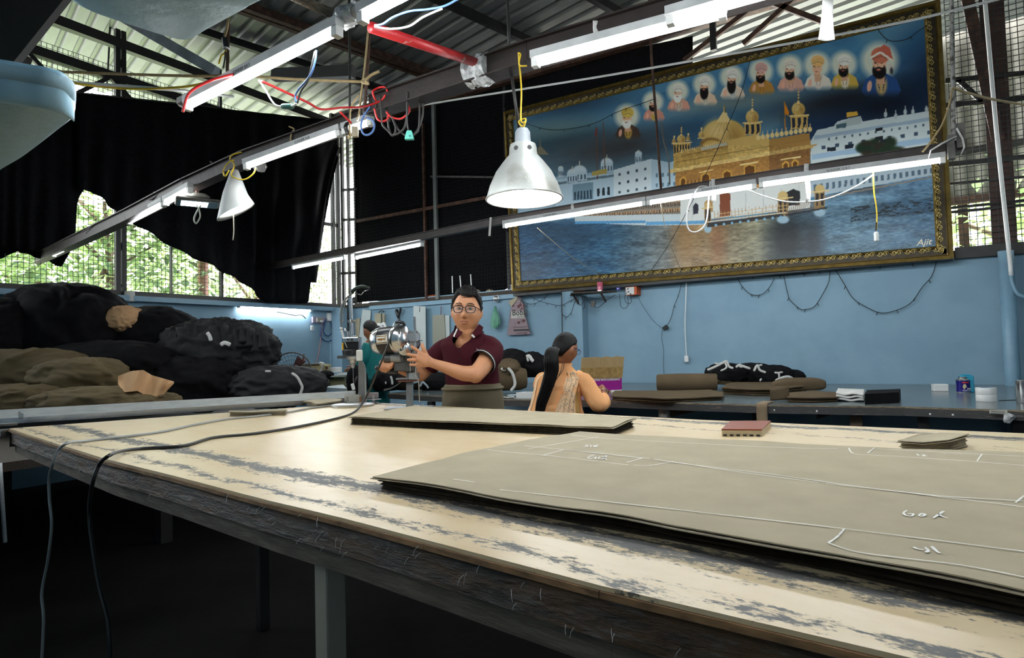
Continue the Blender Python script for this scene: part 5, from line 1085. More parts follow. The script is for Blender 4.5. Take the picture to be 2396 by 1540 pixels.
MB().tube([fp_(-.024, .083, -.0645), fp_(-.008, .0905, -.071), fp_(.008, .0905, -.071), fp_(.024, .083, -.0645)], [.001, .0042, .0042, .001], 8, .8).build('lips', M_lip, man, True)
M_stub = mat('shaved shadow', srgb(140, 100, 80), .6)
def hl(a):
    b = abs(a); base = np.interp(b, [0, .5, .85, 1.15, 1.5, 1.75, 2.1, 3.15], [.80, .78, .86, 1.35, 1.86, 1.75, 1.95, 2.05]); return base + (.16 * math.exp(-((a - .35) / .3) ** 2))
hair_cap(hc + hy_ * -.004, hax, hl, 'hair', man, HS * 1.0, 1.075, .011, 15, bulk=lambda d, v: .016 * max(0, d.z) * (1 if v < .9 else 0) + .012 * bump_g(d, (.35, .7, .6), (.35, .4, .25)), seed=4)
hb = MB()
for k in range(16):
    a = -.55 + k * .085; r0 = Vector((math.sin(.55) * math.sin(a), math.sin(.55) * math.cos(a), math.cos(.55))); p = [fp_(d.x * .086 * q, d.y * .100 * q, d.z * .130 * q) for d, q in ((r0, 1.02), (Vector((math.sin(.72) * math.sin(a + .12), math.sin(.72) * math.cos(a + .12), math.cos(.72))), 1.09), (Vector((math.sin(.93 + .05 * math.sin(k)) * math.sin(a + .28), math.sin(.93) * math.cos(a + .28), math.cos(.93))), 1.05))]
    hb.tube(spline(p, 4), [.004, .006, .007, .008, .008, .007, .006, .004, .0015], 6)
hb.build('hair_fringe', M_hair, man, True)
# glasses
M_gl = mat('dark blue-black frame', (.012, .012, .022), .25); gs = empty('eyeglasses', fp_(0, .10, 0), man)
for sx in (-1, 1):
    P = []
    for (x, z) in ((-.026, .016), (-.012, .0185), (.012, .0185), (.027, .0155), (.026, -.006), (.018, -.0185), (-.012, -.0195), (-.023, -.011)): P.append(fp_(sx * (.0335 + x), .104 - abs(.0335 + x) ** 2 * 4.2, .006 + z))
    L = [P[i] + (P[(i + 1) % 8] - P[i]) * t for i in range(8) for t in (.2, .5, .8)]
    MB().tube(L, (.0028), 6, closed=True).build('rim', M_gl, gs, True)
    ln = MB(); ln.add(L + [sum(L, Vector()) / len(L)], [(i, (i + 1) % len(L), len(L)) for i in range(len(L))]); ln.build('lens', mat('clear lens', (.9, .95, 1), .04, alpha=.10), gs)
    MB().tube([fp_(sx * .060, .090, .020), fp_(sx * .074, .06, .013), fp_(sx * .082, .012, .010)], .0026, 6, .7).build('temple', M_gl, gs, True)
MB().tube([fp_(-.009, .103, .014), fp_(0, .107, .017), fp_(.009, .103, .014)], .0022, 6).build('bridge', M_gl, gs, True)
# polo shirt
M_maroon = mat('maroon pique', srgb(66, 20, 30), .85, var=.10, scale=6, bump=.25, bscale=300, spec=.15); M_black_knit = mat('black knit', (.008, .007, .008), .8); M_white_knit = mat('white knit', (.70, .70, .68), .8)
SEC = [(958, 1107, 66, .118, 3.67), (930, 1107, 65, .120, 3.67), (905, 1106, 62, .120, 3.67), (880, 1105, 61, .122, 3.67), (850, 1103, 62, .124, 3.67), (825, 1101, 64, .122, 3.67), (806, 1098, 66, .112, 3.67), (793, 1096, 56, .096, 3.67), (783, 1094, 39, .080, 3.66), (774, 1093, 29, .071, 3.65), (766, 1093, 27, .068, 3.64)]
def sec(y):
    ys = [s_[0] for s_ in SEC][::-1]; f = lambda i: float(np.interp(y, ys, [s_[i] for s_ in SEC][::-1])); return f(1), f(2), f(3), f(4)
def torso(a, y, off=0):  # a = 0 toward the camera, + to image right
    cx, hw, hd, dp = sec(y); c = PD(cx, y, dp); hw = hw * dp / FPX
    sx, cy = math.sin(a), math.cos(a); e = .8
    return c + RH * (math.copysign(abs(sx) ** e, sx) * (hw + off)) - FH * (math.copysign(abs(cy) ** e, cy) * (hd + off)) + ZU * 0
def neckline(a):
    a = (a + math.pi) % (2 * math.pi) - math.pi
    v = max(0, 1 - abs(a + .24) / .62); return 772 + 40 * v ** 1.1 + (5 if abs(a) < 1.2 else 0)
def shirt_fn(u, v):
    a = (u - .5) * 2 * math.pi; yt = neckline(a); y = 908 + (yt - 908) * v
    fold = .006 * noise.noise(Vector((a * 2.2, y * .035, 2))) + .004 * noise.noise(Vector((a * 5, y * .02 + a, 7))) * (1 - v)
    return torso(a, y, .004 + fold)
MB().grid(shirt_fn, 80, 34).build('shirt', M_maroon, man, True)
def sleeve(pts, rr, name='sleeve', n=20):
    P = spline(pts, 5); k = len(P); rad = [float(np.interp(i / (k - 1), np.linspace(0, 1, len(rr)), rr)) for i in range(k)]
    mb = MB(); mb.tube(P, rad, n, caps=False); ob = mb.build(name, M_maroon, man, True); displace(ob, lambda c, n_: Vector(n_) * (.005 * noise.noise(c * 16))); return P, rad
P, rad = sleeve([Q(1128, 806, 3.655), Q(1149, 816, 3.60), Q(1146, 832, 3.55), Q(1129, 849, 3.482)], [.060, .068, .071, .073])
d_ = (P[-1] - P[-3]).normalized()
for o_, w_, m_, nm in ((-.018, .006, M_black_knit, 'cuff_band'), (-.010, .006, M_white_knit, 'cuff_stripe'), (-.002, .006, M_black_knit, 'cuff_band')):
    MB().tube([P[-1] + d_ * (o_ - .003), P[-1] + d_ * (o_ + .003)], [rad[-1] + .0025] * 2, 24, caps=False).build(nm, m_, man, True)
sleeve([Q(1066, 808, 3.68), Q(1040, 820, 3.70), Q(1020, 838, 3.73), Q(1004, 855, 3.75)], [.060, .066, .068, .066])
# collar: two folded leaves with a white stripe, placket, buttons, chest emblem
for nm, P, S in (('collar', ((1076, 763, 3.600), (1068, 769, 3.585), (1060, 787, 3.535), (1070, 792, 3.53), (1080, 783, 3.53), (1083, 774, 3.56)), ((1068, 769, 3.583), (1060, 787, 3.533), (1063, 789, 3.531), (1071, 770, 3.58))),
                 ('collar', ((1121, 758, 3.60), (1131, 766, 3.60), (1127, 779, 3.565), (1108, 791, 3.53), (1102, 784, 3.53), (1112, 770, 3.56)), ((1102, 784, 3.528), (1108, 791, 3.528), (1112, 788.5, 3.53), (1106, 782, 3.53)))):
    MB().prism([Q(x, y, d) for x, y, d in P], FH * .006).build(nm, M_maroon, man); MB().prism([Q(x, y, d - .003) for x, y, d in S], FH * .003).build('collar_stripe', M_white_knit, man)
MB().grid(lambda u, v: torso(1.25 + u * 3.3, 779 - 18 * v, .012 - .004 * v), 24, 3, thick=(0, 0, .001)).build('collar', M_maroon, man, True)
MB().grid(lambda u, v: torso(-.29 + .10 * u, 862 + (814 - 862) * v, .008), 3, 10).build('placket', M_maroon, man, True)
for y in (822, 840): MB().ball(torso(-.24, y, .011), (.0048, .0022, .0048), 10, 6, (RH, FH, ZU)).build('button', M_black_knit, man, True)
em = MB(); ce = lambda x, z: torso((x + 20) / 66 * 1.0, 820 - z, .0085) - FH * .001
em.add([ce(-9, 4), ce(-3, 1.5), ce(0, 3.2), ce(2, 1.5), ce(8, 6), ce(3.5, -.8), ce(1, -1.5), ce(-2, -1.5), ce(-4, 0)], [(0, 1, 8), (1, 2, 3, 6, 7, 8), (3, 4, 5, 6)]); em.add([ce(-3, -3), ce(2.5, -3), ce(2, -8), ce(-.2, -10.5), ce(-2.6, -8)], [(0, 1, 2, 3, 4)]); em.build('chest_emblem', M_white_knit, man)
# trousers and shoes
M_trou = mat('olive drab trousers', srgb(108, 99, 80), .85, var=.07, scale=5, bump=.25, bscale=260, spec=.15)
mb = MB(); rings = []
for y in (960, 945, 930, 915, 903, 897): rings.append([torso(2 * math.pi * j / 40, y, .012 + (.004 if y > 900 else -.004) + .004 * noise.noise(Vector((j * .5, y * .05, 4)))) for j in range(40)])
mb.loft(rings)
hipz = rings[0][0].z
for sx in (-1, 1):
    h_ = Q(1106, 950) + RH * (sx * .085); mb.tube(spline([h_, Vector((h_.x, h_.y, .48)) + RH * (sx * .01), Vector((h_.x, h_.y, .07)) + RH * (sx * .015)], 6), [.105, .1, .095, .09, .085, .08, .076, .074, .072, .072, .072, .074, .076], 18)
remesh(mb, .008, 'trousers', M_trou, man, 6, .5)
MB().tube([torso(2 * math.pi * j / 48, 908, .014) for j in range(48)], .009, 8, 1.6, closed=True, nrm=ZU).build('waistband_roll', M_trou, man, True)
for sx in (-1, 1):
    f0 = Q(1106, 950) + RH * (sx * .1); f0.z = .045; MB().ball(f0 - FH * .06, (.05, .135, .045), 16, 8, (RH, FH, ZU)).build('shoe', M_black_knit, man, True)

# ---- the woman in peach with a long ponytail, seen from behind
wd = 4.45; V = lambda px, py, d=wd: PD(px, py, d); ws_ = wd / FPX
wbase = V(1305, 960); wbase.z = 0
wom = thing('person', 'woman in peach kameez with long black ponytail working at the back table', 'person', wbase)
M_peach = mat('peach cotton', srgb(248, 180, 122), .75, var=.06, scale=5, bump=.1, bscale=60, spec=.2); M_peach2 = mat('pale peach stole', srgb(255, 214, 168), .55, var=.08, scale=9, col2=srgb(250, 176, 110), thr=(.52, .62), bump=.12, bscale=40)
wh = V(1324, 818, 4.42)
wY = (FH * .62 + RH * .80).normalized(); wX = Vector((wY.y, -wY.x, 0)); wt_ = R(-16)
wZ = (ZU * math.cos(wt_) - wY * math.sin(wt_)).normalized(); wYt = (wY * math.cos(wt_) + ZU * math.sin(wt_)).normalized(); wax = (wX, wYt, wZ)
b2 = MB(); head_mesh(b2, wh, wax, .93)
b2.capsule([wh - wZ * .06 - wYt * .01, V(1322, 852, 4.42), V(1317, 876, 4.42)], [.050, .047, .045], 14)
b2.ball(V(1312, 900, 4.42), (.12, .075, .12), 16, 10, (RH, FH, ZU)); b2.ball(V(1308, 940, 4.42), (.11, .08, .12), 16, 10, (RH, FH, ZU))
b2.tube([V(1272, 892, 4.46), V(1312, 892, 4.42), V(1356, 893, 4.40)], [.03, .045, .03], 12)
wsh, wel, wwr = V(1366, 890, 4.38), V(1403, 949, 4.30), V(1413, 921, 4.50)
b2.tube(spline([wsh, V(1388, 920, 4.34), wel], 5), [.045] * 6 + [.042, .04, .04, .038, .038], 14); b2.ball(wel, .038, 12, 8); b2.tube(spline([wel, V(1409, 936, 4.40), wwr], 5), [.038, .037, .036, .034, .032, .03, .028, .027, .026, .025, .024], 14)
b2.capsule([wwr, V(1412, 912, 4.56), V(1409, 908, 4.60)], [.024, .03, .028], 12, .7, ZU)
for i, (x, y) in enumerate(((1399, 911), (1402, 914), (1406, 917), (1411, 918))): finger(b2, [V(1407 + i, 906 + i, 4.60), V(x + 1, y - 5, 4.66), V(x, y, 4.68)], .0095, .0075)
finger(b2, [V(1417, 912, 4.56), V(1422, 914, 4.60), V(1424, 917, 4.63)], .0115, .0085)
b2.tube(spline([V(1270, 890, 4.46), V(1275, 925, 4.66), V(1320, 930, 4.82)], 4), [.042, .042, .04, .04, .038, .036, .032, .03, .027], 12); b2.capsule([V(1320, 930, 4.82), V(1345, 924, 4.86)], [.026, .028], 10, .7)
b2.tube(spline([V(1395, 906, 4.75), V(1385, 910, 4.80), V(1345, 924, 4.86)], 3), [.02, .024, .026, .028, .028, .028, .028], 10)
for i in range(4): finger(b2, [V(1391 + 2 * i, 905 + 1.5 * i, 4.74), V(1396 + 2 * i, 909 + 1.5 * i, 4.72), V(1397 + 2 * i, 913 + 1.5 * i, 4.72)], .009, .0075)
finger(b2, [V(1389, 906, 4.75), V(1391, 902, 4.72), V(1395, 900, 4.70)], .010, .008)
remesh(b2, .0055, 'body', M_skin2, wom, 2, .4)
def whl(a):
    b = abs(a); return float(np.interp(b, [0, .5, .9, 1.25, 1.6, 1.9, 2.4, 3.15], [.82, .84, 1.0, 1.28, 1.40, 1.62, 2.15, 2.2]))
hair_cap(wh, wax, whl, 'hair', wom, .93, 1.10, .0035, 14, bulk=lambda d, v: .010 * max(0, -d.y), seed=8)
hb_ = MB()  # ponytail with strands
cen = [(1298, 816, 4.28), (1290, 826, 4.22), (1289, 846, 4.20), (1290, 868, 4.21), (1284, 892, 4.22), (1275, 920, 4.24), (1266, 946, 4.26), (1262, 968, 4.27)]
C_ = spline([V(*p) for p in cen], 5); RR = [float(np.interp(i / (len(C_) - 1), [0, .1, .3, .55, .8, 1], [.030, .046, .052, .046, .040, .030])) for i in range(len(C_))]
hb_.tube(C_, RR, 14, .62, nrm=RH)
rd = random.Random(2)
for k in range(46):
    a = rd.uniform(-1.2, 1.2); q = rd.uniform(.6, 1.06); sw = rd.uniform(-.012, .012)
    hb_.tube([c + RH * (math.sin(a) * r_ * q + sw * (i / len(C_)) ** 2) - FH * (math.cos(a) * r_ * .64 * q) for i, (c, r_) in enumerate(zip(C_, RR))], [.0035] * (len(C_) - 3) + [.003, .002, .001], 5)
for pts in ([(1316, 850), (1311, 872), (1300, 892), (1296, 906)], [(1320, 850), (1317, 866), (1306, 882), (1298, 892)], [(1285, 822), (1276, 830), (1268, 834)]): hb_.tube(spline([V(x, y, 4.27) for x, y in pts], 4), .0022, 5)
hb_.build('ponytail', M_hair, wom, True)
MB().tube([V(1297 + 5 * math.cos(a), 815 + 7 * math.sin(a), 4.27) for a in np.linspace(0, 6.283, 16, False)], .005, 6, closed=True).build('hair_band', M_hair, wom, True)
WS = [(1010, 1298, 78, .17, 4.45), (965, 1300, 62, .13, 4.44), (945, 1302, 56, .118, 4.43), (920, 1305, 53, .112, 4.42), (900, 1309, 53, .104, 4.42), (888, 1311, 53, .092, 4.42), (878, 1313, 47, .078, 4.415), (868, 1315, 30, .066, 4.41), (858, 1318, 19, .057, 4.40), (846, 1320, 16.5, .053, 4.39)]
def wsec(y): 
    ys = [s_[0] for s_ in WS][::-1]; return [float(np.interp(y, ys, [s_[i] for s_ in WS][::-1])) for i in (1, 2, 3, 4)]
def wt(a, y, off=0):
    cx, hw, hd, dp = wsec(y); c = PD(cx, y, dp); sx, cy = math.sin(a), math.cos(a)
    return c + RH * (math.copysign(abs(sx) ** .85, sx) * (hw * dp / FPX + off)) - FH * (math.copysign(abs(cy) ** .85, cy) * (hd + off))
MB().grid(lambda u, v: wt((u - .5) * 6.2832, 1010 + (850 - 1010) * v, .003 + .004 * noise.noise(Vector((u * 9, v * 14, 1))) + .005 * (1 - 2 * abs(noise.noise(Vector((u * 6 + v * 3, v * 9, 5))))) + (.004 * math.sin(v * 90) * max(0, 1 - abs(v - .3) * 6) if .38 < u < .52 else 0)), 64, 40).build('kameez', M_peach, wom, True)
def wsleeve(pts, rr):
    P = spline(pts, 6); k = len(P); mb = MB(); mb.tube(P, [float(np.interp(i / (k - 1), np.linspace(0, 1, len(rr)), rr)) for i in range(k)], 20, caps=False); o = mb.build('sleeve', M_peach, wom, True); displace(o, lambda c, n_: Vector(n_) * (.009 * noise.noise(c * 13) + .007 * (1 - 2 * abs(noise.noise(c * 22))) - .004))
wsleeve([V(1345, 882, 4.40), V(1364, 892, 4.385), V(1386, 922, 4.335), V(1401, 947, 4.30), V(1409, 943, 4.36), V(1411, 932, 4.43)], [.055, .062, .060, .058, .056, .046])
wsleeve([V(1280, 884, 4.46), V(1268, 892, 4.47), V(1268, 915, 4.6), V(1300, 932, 4.76)], [.05, .056, .055, .05])
wb2 = V(1413.5, 919, 4.50); dB = (V(1413, 914, 4.55) - V(1412, 926, 4.46)).normalized(); s_, u_ = frame(dB)
MB().tube([wb2 + (s_ * math.cos(a) + u_ * math.sin(a)) * .029 for a in np.linspace(0, 6.283, 24, False)], .0032, 6, closed=True).build('bangle', M_steel, wom, True)
# stole hanging down her back with a gold fringe
def st_fn(u, v):
    y = 870 + (1000 - 870) * v; a = (.16 + .62 * u) - .30 * v * (1 - .35 * u)
    if v < .12: y = 870 - 4 * math.sin(v / .12 * 1.57) + 4
    return wt(a, y, .016 + .006 * math.sin(u * 22 + v * 5) * .8 + .004 * noise.noise(Vector((u * 6, v * 9, 3))))
stl = MB().grid(st_fn, 26, 40, thick=FH * .002).build('stole', M_peach2, wom, True)
fr = MB(); rd = random.Random(5)
for k in range(150):
    v = k / 150; p = st_fn(1, v); q = st_fn(.97, v); o_ = (p - q).normalized(); l = .028 + .012 * rd.random(); fr.tube([p, p + o_ * l * .5 - ZU * .006, p + o_ * l * .8 - ZU * (.016 + .01 * rd.random())], [.0022, .002, .0012], 4)
stuff(fr.build('gold_fringe', mat('gold thread', srgb(206, 166, 98), .5, .2, var=.2), wom))
bd_ = MB()
for k in range(70): u, v = rd.random() * .92, rd.random(); bd_.ball(st_fn(u, v) - FH * .002, .0028 + .0022 * (k % 5 == 0), 6, 4)
for k in range(6): bd_.tube([st_fn(.1 + .8 * t, .12 + k * .13 + .05 * math.sin(t * 7 + k)) - FH * .002 for t in np.linspace(0, 1, 14)], .0009, 4)
stuff(bd_.build('silver_beads', mat('silver bead', (.75, .72, .68), .25, .6), wom))
MB().grid(lambda u, v: wt(-1.55 + .35 * u - .1 * v, 872 + 130 * v, .012 + .006 * math.sin(u * 12)), 6, 30, thick=FH * .002).build('stole', M_peach2, wom, True)
MB().tube([wh + wX * .076 + wYt * .01 + wZ * .012, wh + wX * .072 + wYt * .06 + wZ * .014, wh + wX * .05 + wYt * .098 + wZ * .012], .0026, 6).build('eyeglasses', mat('blue frame', (.02, .03, .16), .3), wom, True)
MB().tube([wh + wX * (.032 + .022 * math.cos(a)) + wYt * (.098 - .004 * math.cos(a)) + wZ * (.004 + .017 * math.sin(a)) for a in np.linspace(0, 6.283, 18, False)], .002, 6, closed=True).build('eyeglasses', mat('blue frame', (.02, .03, .16), .3), wom, True)
MB().tube([wh + wX * .082 - wYt * .002 - wZ * .034, wh + wX * .083 - wYt * .004 - wZ * .05], .002, 6).build('earring', M_gold, wom, True)
# seat and lower body, hidden behind the cutting table
mb = MB(); seatc = V(1300, 985, 4.44)
mb.ball(Vector((seatc.x, seatc.y, .62)), (.19, .17, .15), 16, 10, (RH, FH, ZU))
for sx in (-1, 1): h_ = Vector((seatc.x, seatc.y, .6)) + RH * (sx * .09); mb.tube(spline([h_, h_ + FH * .34 - ZU * .04, h_ + FH * .36 - ZU * .50], 5), [.09, .088, .086, .08, .075, .07, .066, .062, .06, .058, .056], 14)
remesh(mb, .01, 'salwar', M_peach, wom, 4, .5)
for sx in (-1, 1): q_ = Vector((seatc.x, seatc.y, .04)) + RH * (sx * .09) + FH * .41; MB().ball(q_, (.042, .11, .04), 12, 6, (RH, FH, ZU)).build('sandal', M_black_knit, wom, True)
stool = thing('stool', 'plain wooden stool under the woman in peach', 'stool', Vector((seatc.x, seatc.y, 0)))
MB().cyl((seatc.x, seatc.y, .44), (seatc.x, seatc.y, .475), .17, 24).build('seat', M_darkw, stool)
for a in range(4): q_ = Vector((seatc.x, seatc.y, 0)) + Vector((math.cos(a * 1.57 + .7), math.sin(a * 1.57 + .7), 0)) * .14; MB().bar(q_, q_ + Vector((0, 0, .44)), .03, .03).build('leg', M_darkw, stool)

# ---- the far woman in teal at the sewing table
td = 7.0; T = lambda px, py, d=td: PD(px, py, d); tb = T(872, 860); tb.z = 0
tw = thing('person', 'woman in teal top with black hair in a bun bent over the far sewing table', 'person', tb)
th = T(867, 775); tY = (-RH * .80 + FH * .45 - ZU * .25).normalized(); tX = Vector((tY.y, -tY.x, 0)).normalized(); tZ = tX.cross(tY).normalized()
b3_ = MB(); head_mesh(b3_, th, (tX, tY, tZ), .93, 36, 30)
b3_.capsule([th - tZ * .05, T(874, 792), T(876, 805)], [.05, .05, .06], 12)
for y in (812, 832, 850): b3_.ball(T(874, y), (.11, .09, .11), 12, 8, (RH, FH, ZU))
b3_.tube(spline([T(866, 806, 6.94), T(852, 838, 6.9), T(836, 858, 6.96)], 4), [.05, .05, .048, .046, .044, .04, .036, .032, .028], 12); b3_.capsule([T(836, 858, 6.96), T(820, 864, 7.0)], [.028, .03], 10, .7)
for i in range(4): finger(b3_, [T(822, 861 + i * 1.6, 6.97 + .01 * i), T(814, 863 + i * 1.6, 6.98 + .01 * i), T(807, 866 + i * 1.2, 6.98)], .011, .008)
finger(b3_, [T(824, 860, 6.96), T(818, 857, 6.95), T(812, 858, 6.95)], .012, .009)
remesh(b3_, .008, 'body', M_skin2, tw, 2, .4)
hair_cap(th, (tX, tY, tZ), whl, 'hair', tw, .93, 1.12, .006, 16, seed=3); MB().ball(th - tY * .105 - tZ * .02, (.05, .045, .05), 14, 10, (tX, tY, tZ)).build('hair_bun', M_hair, tw, True)
M_teal = mat('teal cotton', srgb(18, 124, 124), .75, var=.12, scale=7, bump=.1)
mb = MB(); mb.loft([[T(876 + (dx) * math.cos(j * .3142), y, td + .12 * math.sin(j * .3142)) for j in range(20)] for y, dx in ((900, 30), (870, 27), (845, 26), (822, 24), (806, 19), (796, 12), (788, 9.5))]); mb.tube(spline([T(864, 806, 6.93), T(852, 836, 6.9), T(838, 856, 6.95)], 4), [.07, .072, .07, .068, .066, .06, .055, .05, .045], 14); mb.tube(spline([T(886, 806, 7.02), T(900, 836, 7.0), T(880, 858, 6.94)], 4), [.07, .07, .068, .066, .06, .056, .05, .046, .04], 14)
mb.tube([T(868, 885), Vector((tb.x, tb.y, .45))], [.2, .2], 16); mb.tube([Vector((tb.x, tb.y, .5)) - RH * .1, Vector((tb.x, tb.y, .02)) - RH * .35], [.11, .09], 14)
remesh(mb, .012, 'kurta', M_teal, tw, 5, .5)
MB().tube([th + tX * -.0 + tY * .1 + tZ * .02, th + tX * .04 + tY * .096 + tZ * .015, th + tX * .075 + tY * .03 + tZ * .012], .003, 6).build('eyeglasses', M_gl, tw, True)
# ------------------------------------------------------------------ back table against the wall and what lies on it
ZB = .86; YF = 4.37
M_btop = mat('grey blue laminate', srgb(104, 112, 112), .2, var=.08, scale=2, bump=.03, col2=srgb(92, 101, 104), thr=(.4, .6)); M_bedge = mat('scuffed dark edge', (.040, .037, .036), .5, var=.6, scale=14, bump=.3, stretch=(1, 4, 8), col2=(.14, .12, .10), thr=(.6, .7))
bt = thing('back_table', 'long grey laminate table with scuffed dark edge along the blue wall', 'table', (-1.5, 5.5, 0))
fe = [PZ(*p, ZB) for p in ((968, 923), (1181, 934), (1426, 936), (1640, 943), (1799, 947), (2117, 951), (2396, 960))]; fe = [fe[0] + (fe[0] - fe[1]) * .35] + fe + [Vector((1.9, 4.36, ZB))]
MB().prism([v - Vector((0, 0, .012)) for v in fe] + [Vector((1.9, YB - .01, ZB - .012)), Vector((fe[0].x, YB - .01, ZB - .012))], (0, 0, .012)).build('tabletop', M_btop, bt)
for a, b in zip(fe, fe[1:]): MB().bar(a + Vector((0, .012, -.035)), b + Vector((0, .012, -.035)), .026, .046).build('edge_board', M_bedge, bt); MB().bar(a + Vector((0, .0, -.006)), b + Vector((0, .0, -.006)), .006, .010).build('edge_lip', mat('worn ply lip', (.22, .17, .11), .6, var=.6, scale=20, stretch=(1, 6, 6)), bt)
x_ = PY(1556, 970, 4.52).x; MB().cyl((x_, 4.52, 0), (x_, 4.52, ZB - .06), .048, 20).build('round_leg', mat('grey drum leg', (.30, .29, .26), .5, .3, var=.3, scale=9), bt, 40)
MB().prism([(x_ + .05, 4.5, ZB - .06), (x_ + .30, 4.5, ZB - .06), (x_ + .05, 4.5, ZB - .12)], (0, .03, 0)).build('gusset', M_darkw, bt)
for px, m, w_ in ((1770, M_black, .05), (2003, mat('brown crate wood', (.12, .075, .045), .7, var=.5, scale=9, stretch=(1, 1, 4)), .07), (2160, M_black, .06), (2385, M_black, .07), (1010, M_black, .06)):
    x_ = PY(px, 975, 4.55).x; MB().box((x_, 4.55, (ZB - .06) / 2), (w_, .05, ZB - .06)).build('leg', m, bt)
x_ = PY(1910, 960, 4.5).x; MB().prism([(x_, 4.5, ZB - .06), (x_ + .12, 4.5, ZB - .06), (x_, 4.5, ZB - .1)], (0, .03, 0)).build('gusset', M_darkw, bt)
for px in (1322 + 0, 1805, 1910, 2177, 2231): q_ = PZ(px, 950 if px < 2100 else 960, ZB); MB().ball(Vector((q_.x, 4.36 if px > 1700 else 4.44, ZB - .035)), .006, 8, 5).build('nail_head', M_white, bt)
lb_ = MB().grid(lambda u, v: PY(2315 + 42 * u, 959.5 + (8 + 3 * u) * v, 4.353), 4, 2, thick=(0, .001, 0)).build('paper_label', mat('paper label', (.62, .60, .52), .8, var=.1), bt)
for k in range(4): MB().bar(PY(2318, 961.5 + k * 2, 4.3515), PY(2352, 962 + k * 2.4, 4.3515), .0005, .0016).build('label_line', M_black, bt)
fw_ = MB().ball(PY(2362, 978, 4.36), (.026, .022, .028), 16, 10).build('film_wrap', M_film, bt); displace(fw_, lambda c, n: Vector(n) * (.018 * noise.noise(c * 30)))
def lump(name, label, c, r, m, cat='bundle', group=None, fold=.10, freq=3.0, seed=0, flat=.75, n=60, mm=30, ax=None, box=1.0, smooth=True, parent=None):
    """a bundle of cloth: a flattened super-ellipsoid broken up by ridged folds"""
    X, Y, Z = (RH, FH, ZU) if ax is None else [Vector(a).normalized() for a in ax]; c = Vector(c); rings = []; R_ = (r[0] + r[2]) / 2
    sg = lambda t: math.copysign(abs(t) ** box, t)
    for j in range(mm + 1):
        t = math.pi * j / mm; z = -math.cos(t); k = max(math.sin(t), .02); ring = []
        for i in range(n):
            a = 2 * math.pi * i / n; d = Vector((sg(k * math.sin(a)), sg(k * math.cos(a)), max(sg(z), -flat)))
            q = Vector((d.x * r[0] * freq / R_ * .55 + seed * 3.7, d.y * r[1] * freq / R_ * .55, d.z * freq * .55 + seed))
            w_ = Vector((noise.noise(q), noise.noise(q + Vector((9, 0, 0))), 0)) * .6
            b = (1 - 2.2 * abs(noise.noise(q + w_))) * .6 + .34 * (1 - 2.2 * abs(noise.noise((q + w_) * 2.3))) + .09 * noise.noise(q * 5)
            e = 1 + fold * b; ring.append(c + X * (d.x * r[0] * e) + Y * (d.y * r[1] * e) + Z * (d.z * r[2] * (e if d.z > -flat + .01 else 1)))
        rings.append(ring)
    ob = MB().loft(rings).build(name, m, parent, smooth)
    return tag(ob, label, cat, group) if label else ob
def tie(pts, w_, parent, m=None, dep=None):  # white strip following pixel points at a depth
    P = spline([PD(x, y, dep) for x, y in pts], 5); mb = MB(); mb.tube(P, [w_ * .5] + [w_] * (len(P) - 2) + [w_ * .5], 6, .25, nrm=RH); return mb.build('white_tie', m or M_strap, parent, True)
M_blk = mat('black suiting', (.0075, .007, .008), .85, var=.3, scale=20, bump=.2, bscale=200, spec=.12); M_brn = mat('brown drab cloth', srgb(92, 78, 60), .9, var=.12, scale=7, bump=.2, bscale=300, spec=.12)
ob = None
def dpt(px, py, z=ZB): p = PZ(px, py, z) - CAM; return p.dot(FW)
# cardboard box with its flap up
c0, c1 = PZ(1372, 921, ZB), PZ(1456, 917, ZB); cdx_ = (c1 - c0).normalized(); cdy = ZU.cross(cdx_); ch = 33 * dpt(1420, 918) / FPX
cb_ = thing('carton', 'open purple printed carton with its brown cardboard flap standing up', 'box', (c0 + c1) / 2); c00 = c1 - cdx_ * .42; M_card = mat('brown cardboard', srgb(176, 148, 104), .85, var=.08, scale=9, bump=.1, stretch=(8, 1, 1)); M_purp = mat('purple print', srgb(146, 20, 128), .4, var=.05)
for a, b in (((c00 + c1) / 2 + cdy * .003, (.42, .006, ch)), ((c00 + c1) / 2 + cdy * .28, (.42, .006, ch)), (c1 + cdy * .14 - cdx_ * .003, (.006, .28, ch)), (c00 + cdy * .14 + cdx_ * .003, (.006, .28, ch))):
    MB().box(a + Vector((0, 0, ch / 2)), b, (cdx_, cdy, ZU)).build('side', M_card, cb_)
MB().box((c00 + c1) / 2 + cdy * .14 + Vector((0, 0, .004)), (.41, .27, .006), (cdx_, cdy, ZU)).build('bottom', M_card, cb_)
MB().box((c00 + c1) / 2 - cdy * .0012 + Vector((0, 0, ch * .56)), (.415, .001, ch * .84), (cdx_, cdy, ZU)).build('printed_panel', M_purp, cb_); MB().box(c1 - cdx_ * .06 - cdy * .0016 + Vector((0, 0, ch * .09)), (.11, .001, ch * .14), (cdx_, cdy, ZU)).build('striped_corner', mat('white print', (.7, .7, .68), .5), cb_)
fh = 50 * dpt(1420, 918) / FPX
MB().grid(lambda u, v: c00 + cdx_ * (.42 * u + .006 * v) + Vector((0, 0, ch + fh * v + (.008 * noise.noise(Vector((u * 8, 1, 2))) if v == 1 else 0))) + cdy * (-.004 - .05 * v + .004 * math.sin(u * 6)), 24, 8, thick=cdy * .005).build('flap', M_card, cb_)
MB().grid(lambda u, v: c00 + cdx_ * (.42 * u + .003) + Vector((0, 0, ch + fh * (.02 + .50 * v))) + cdy * (-.0052 - .0005 - .05 * (.02 + .5 * v) + .004 * math.sin(u * 6)), 12, 4, thick=cdy * -.0008).build('packing_tape', mat('shiny tape', srgb(168, 136, 84), .12, var=.25, scale=30, bump=.3), cb_)
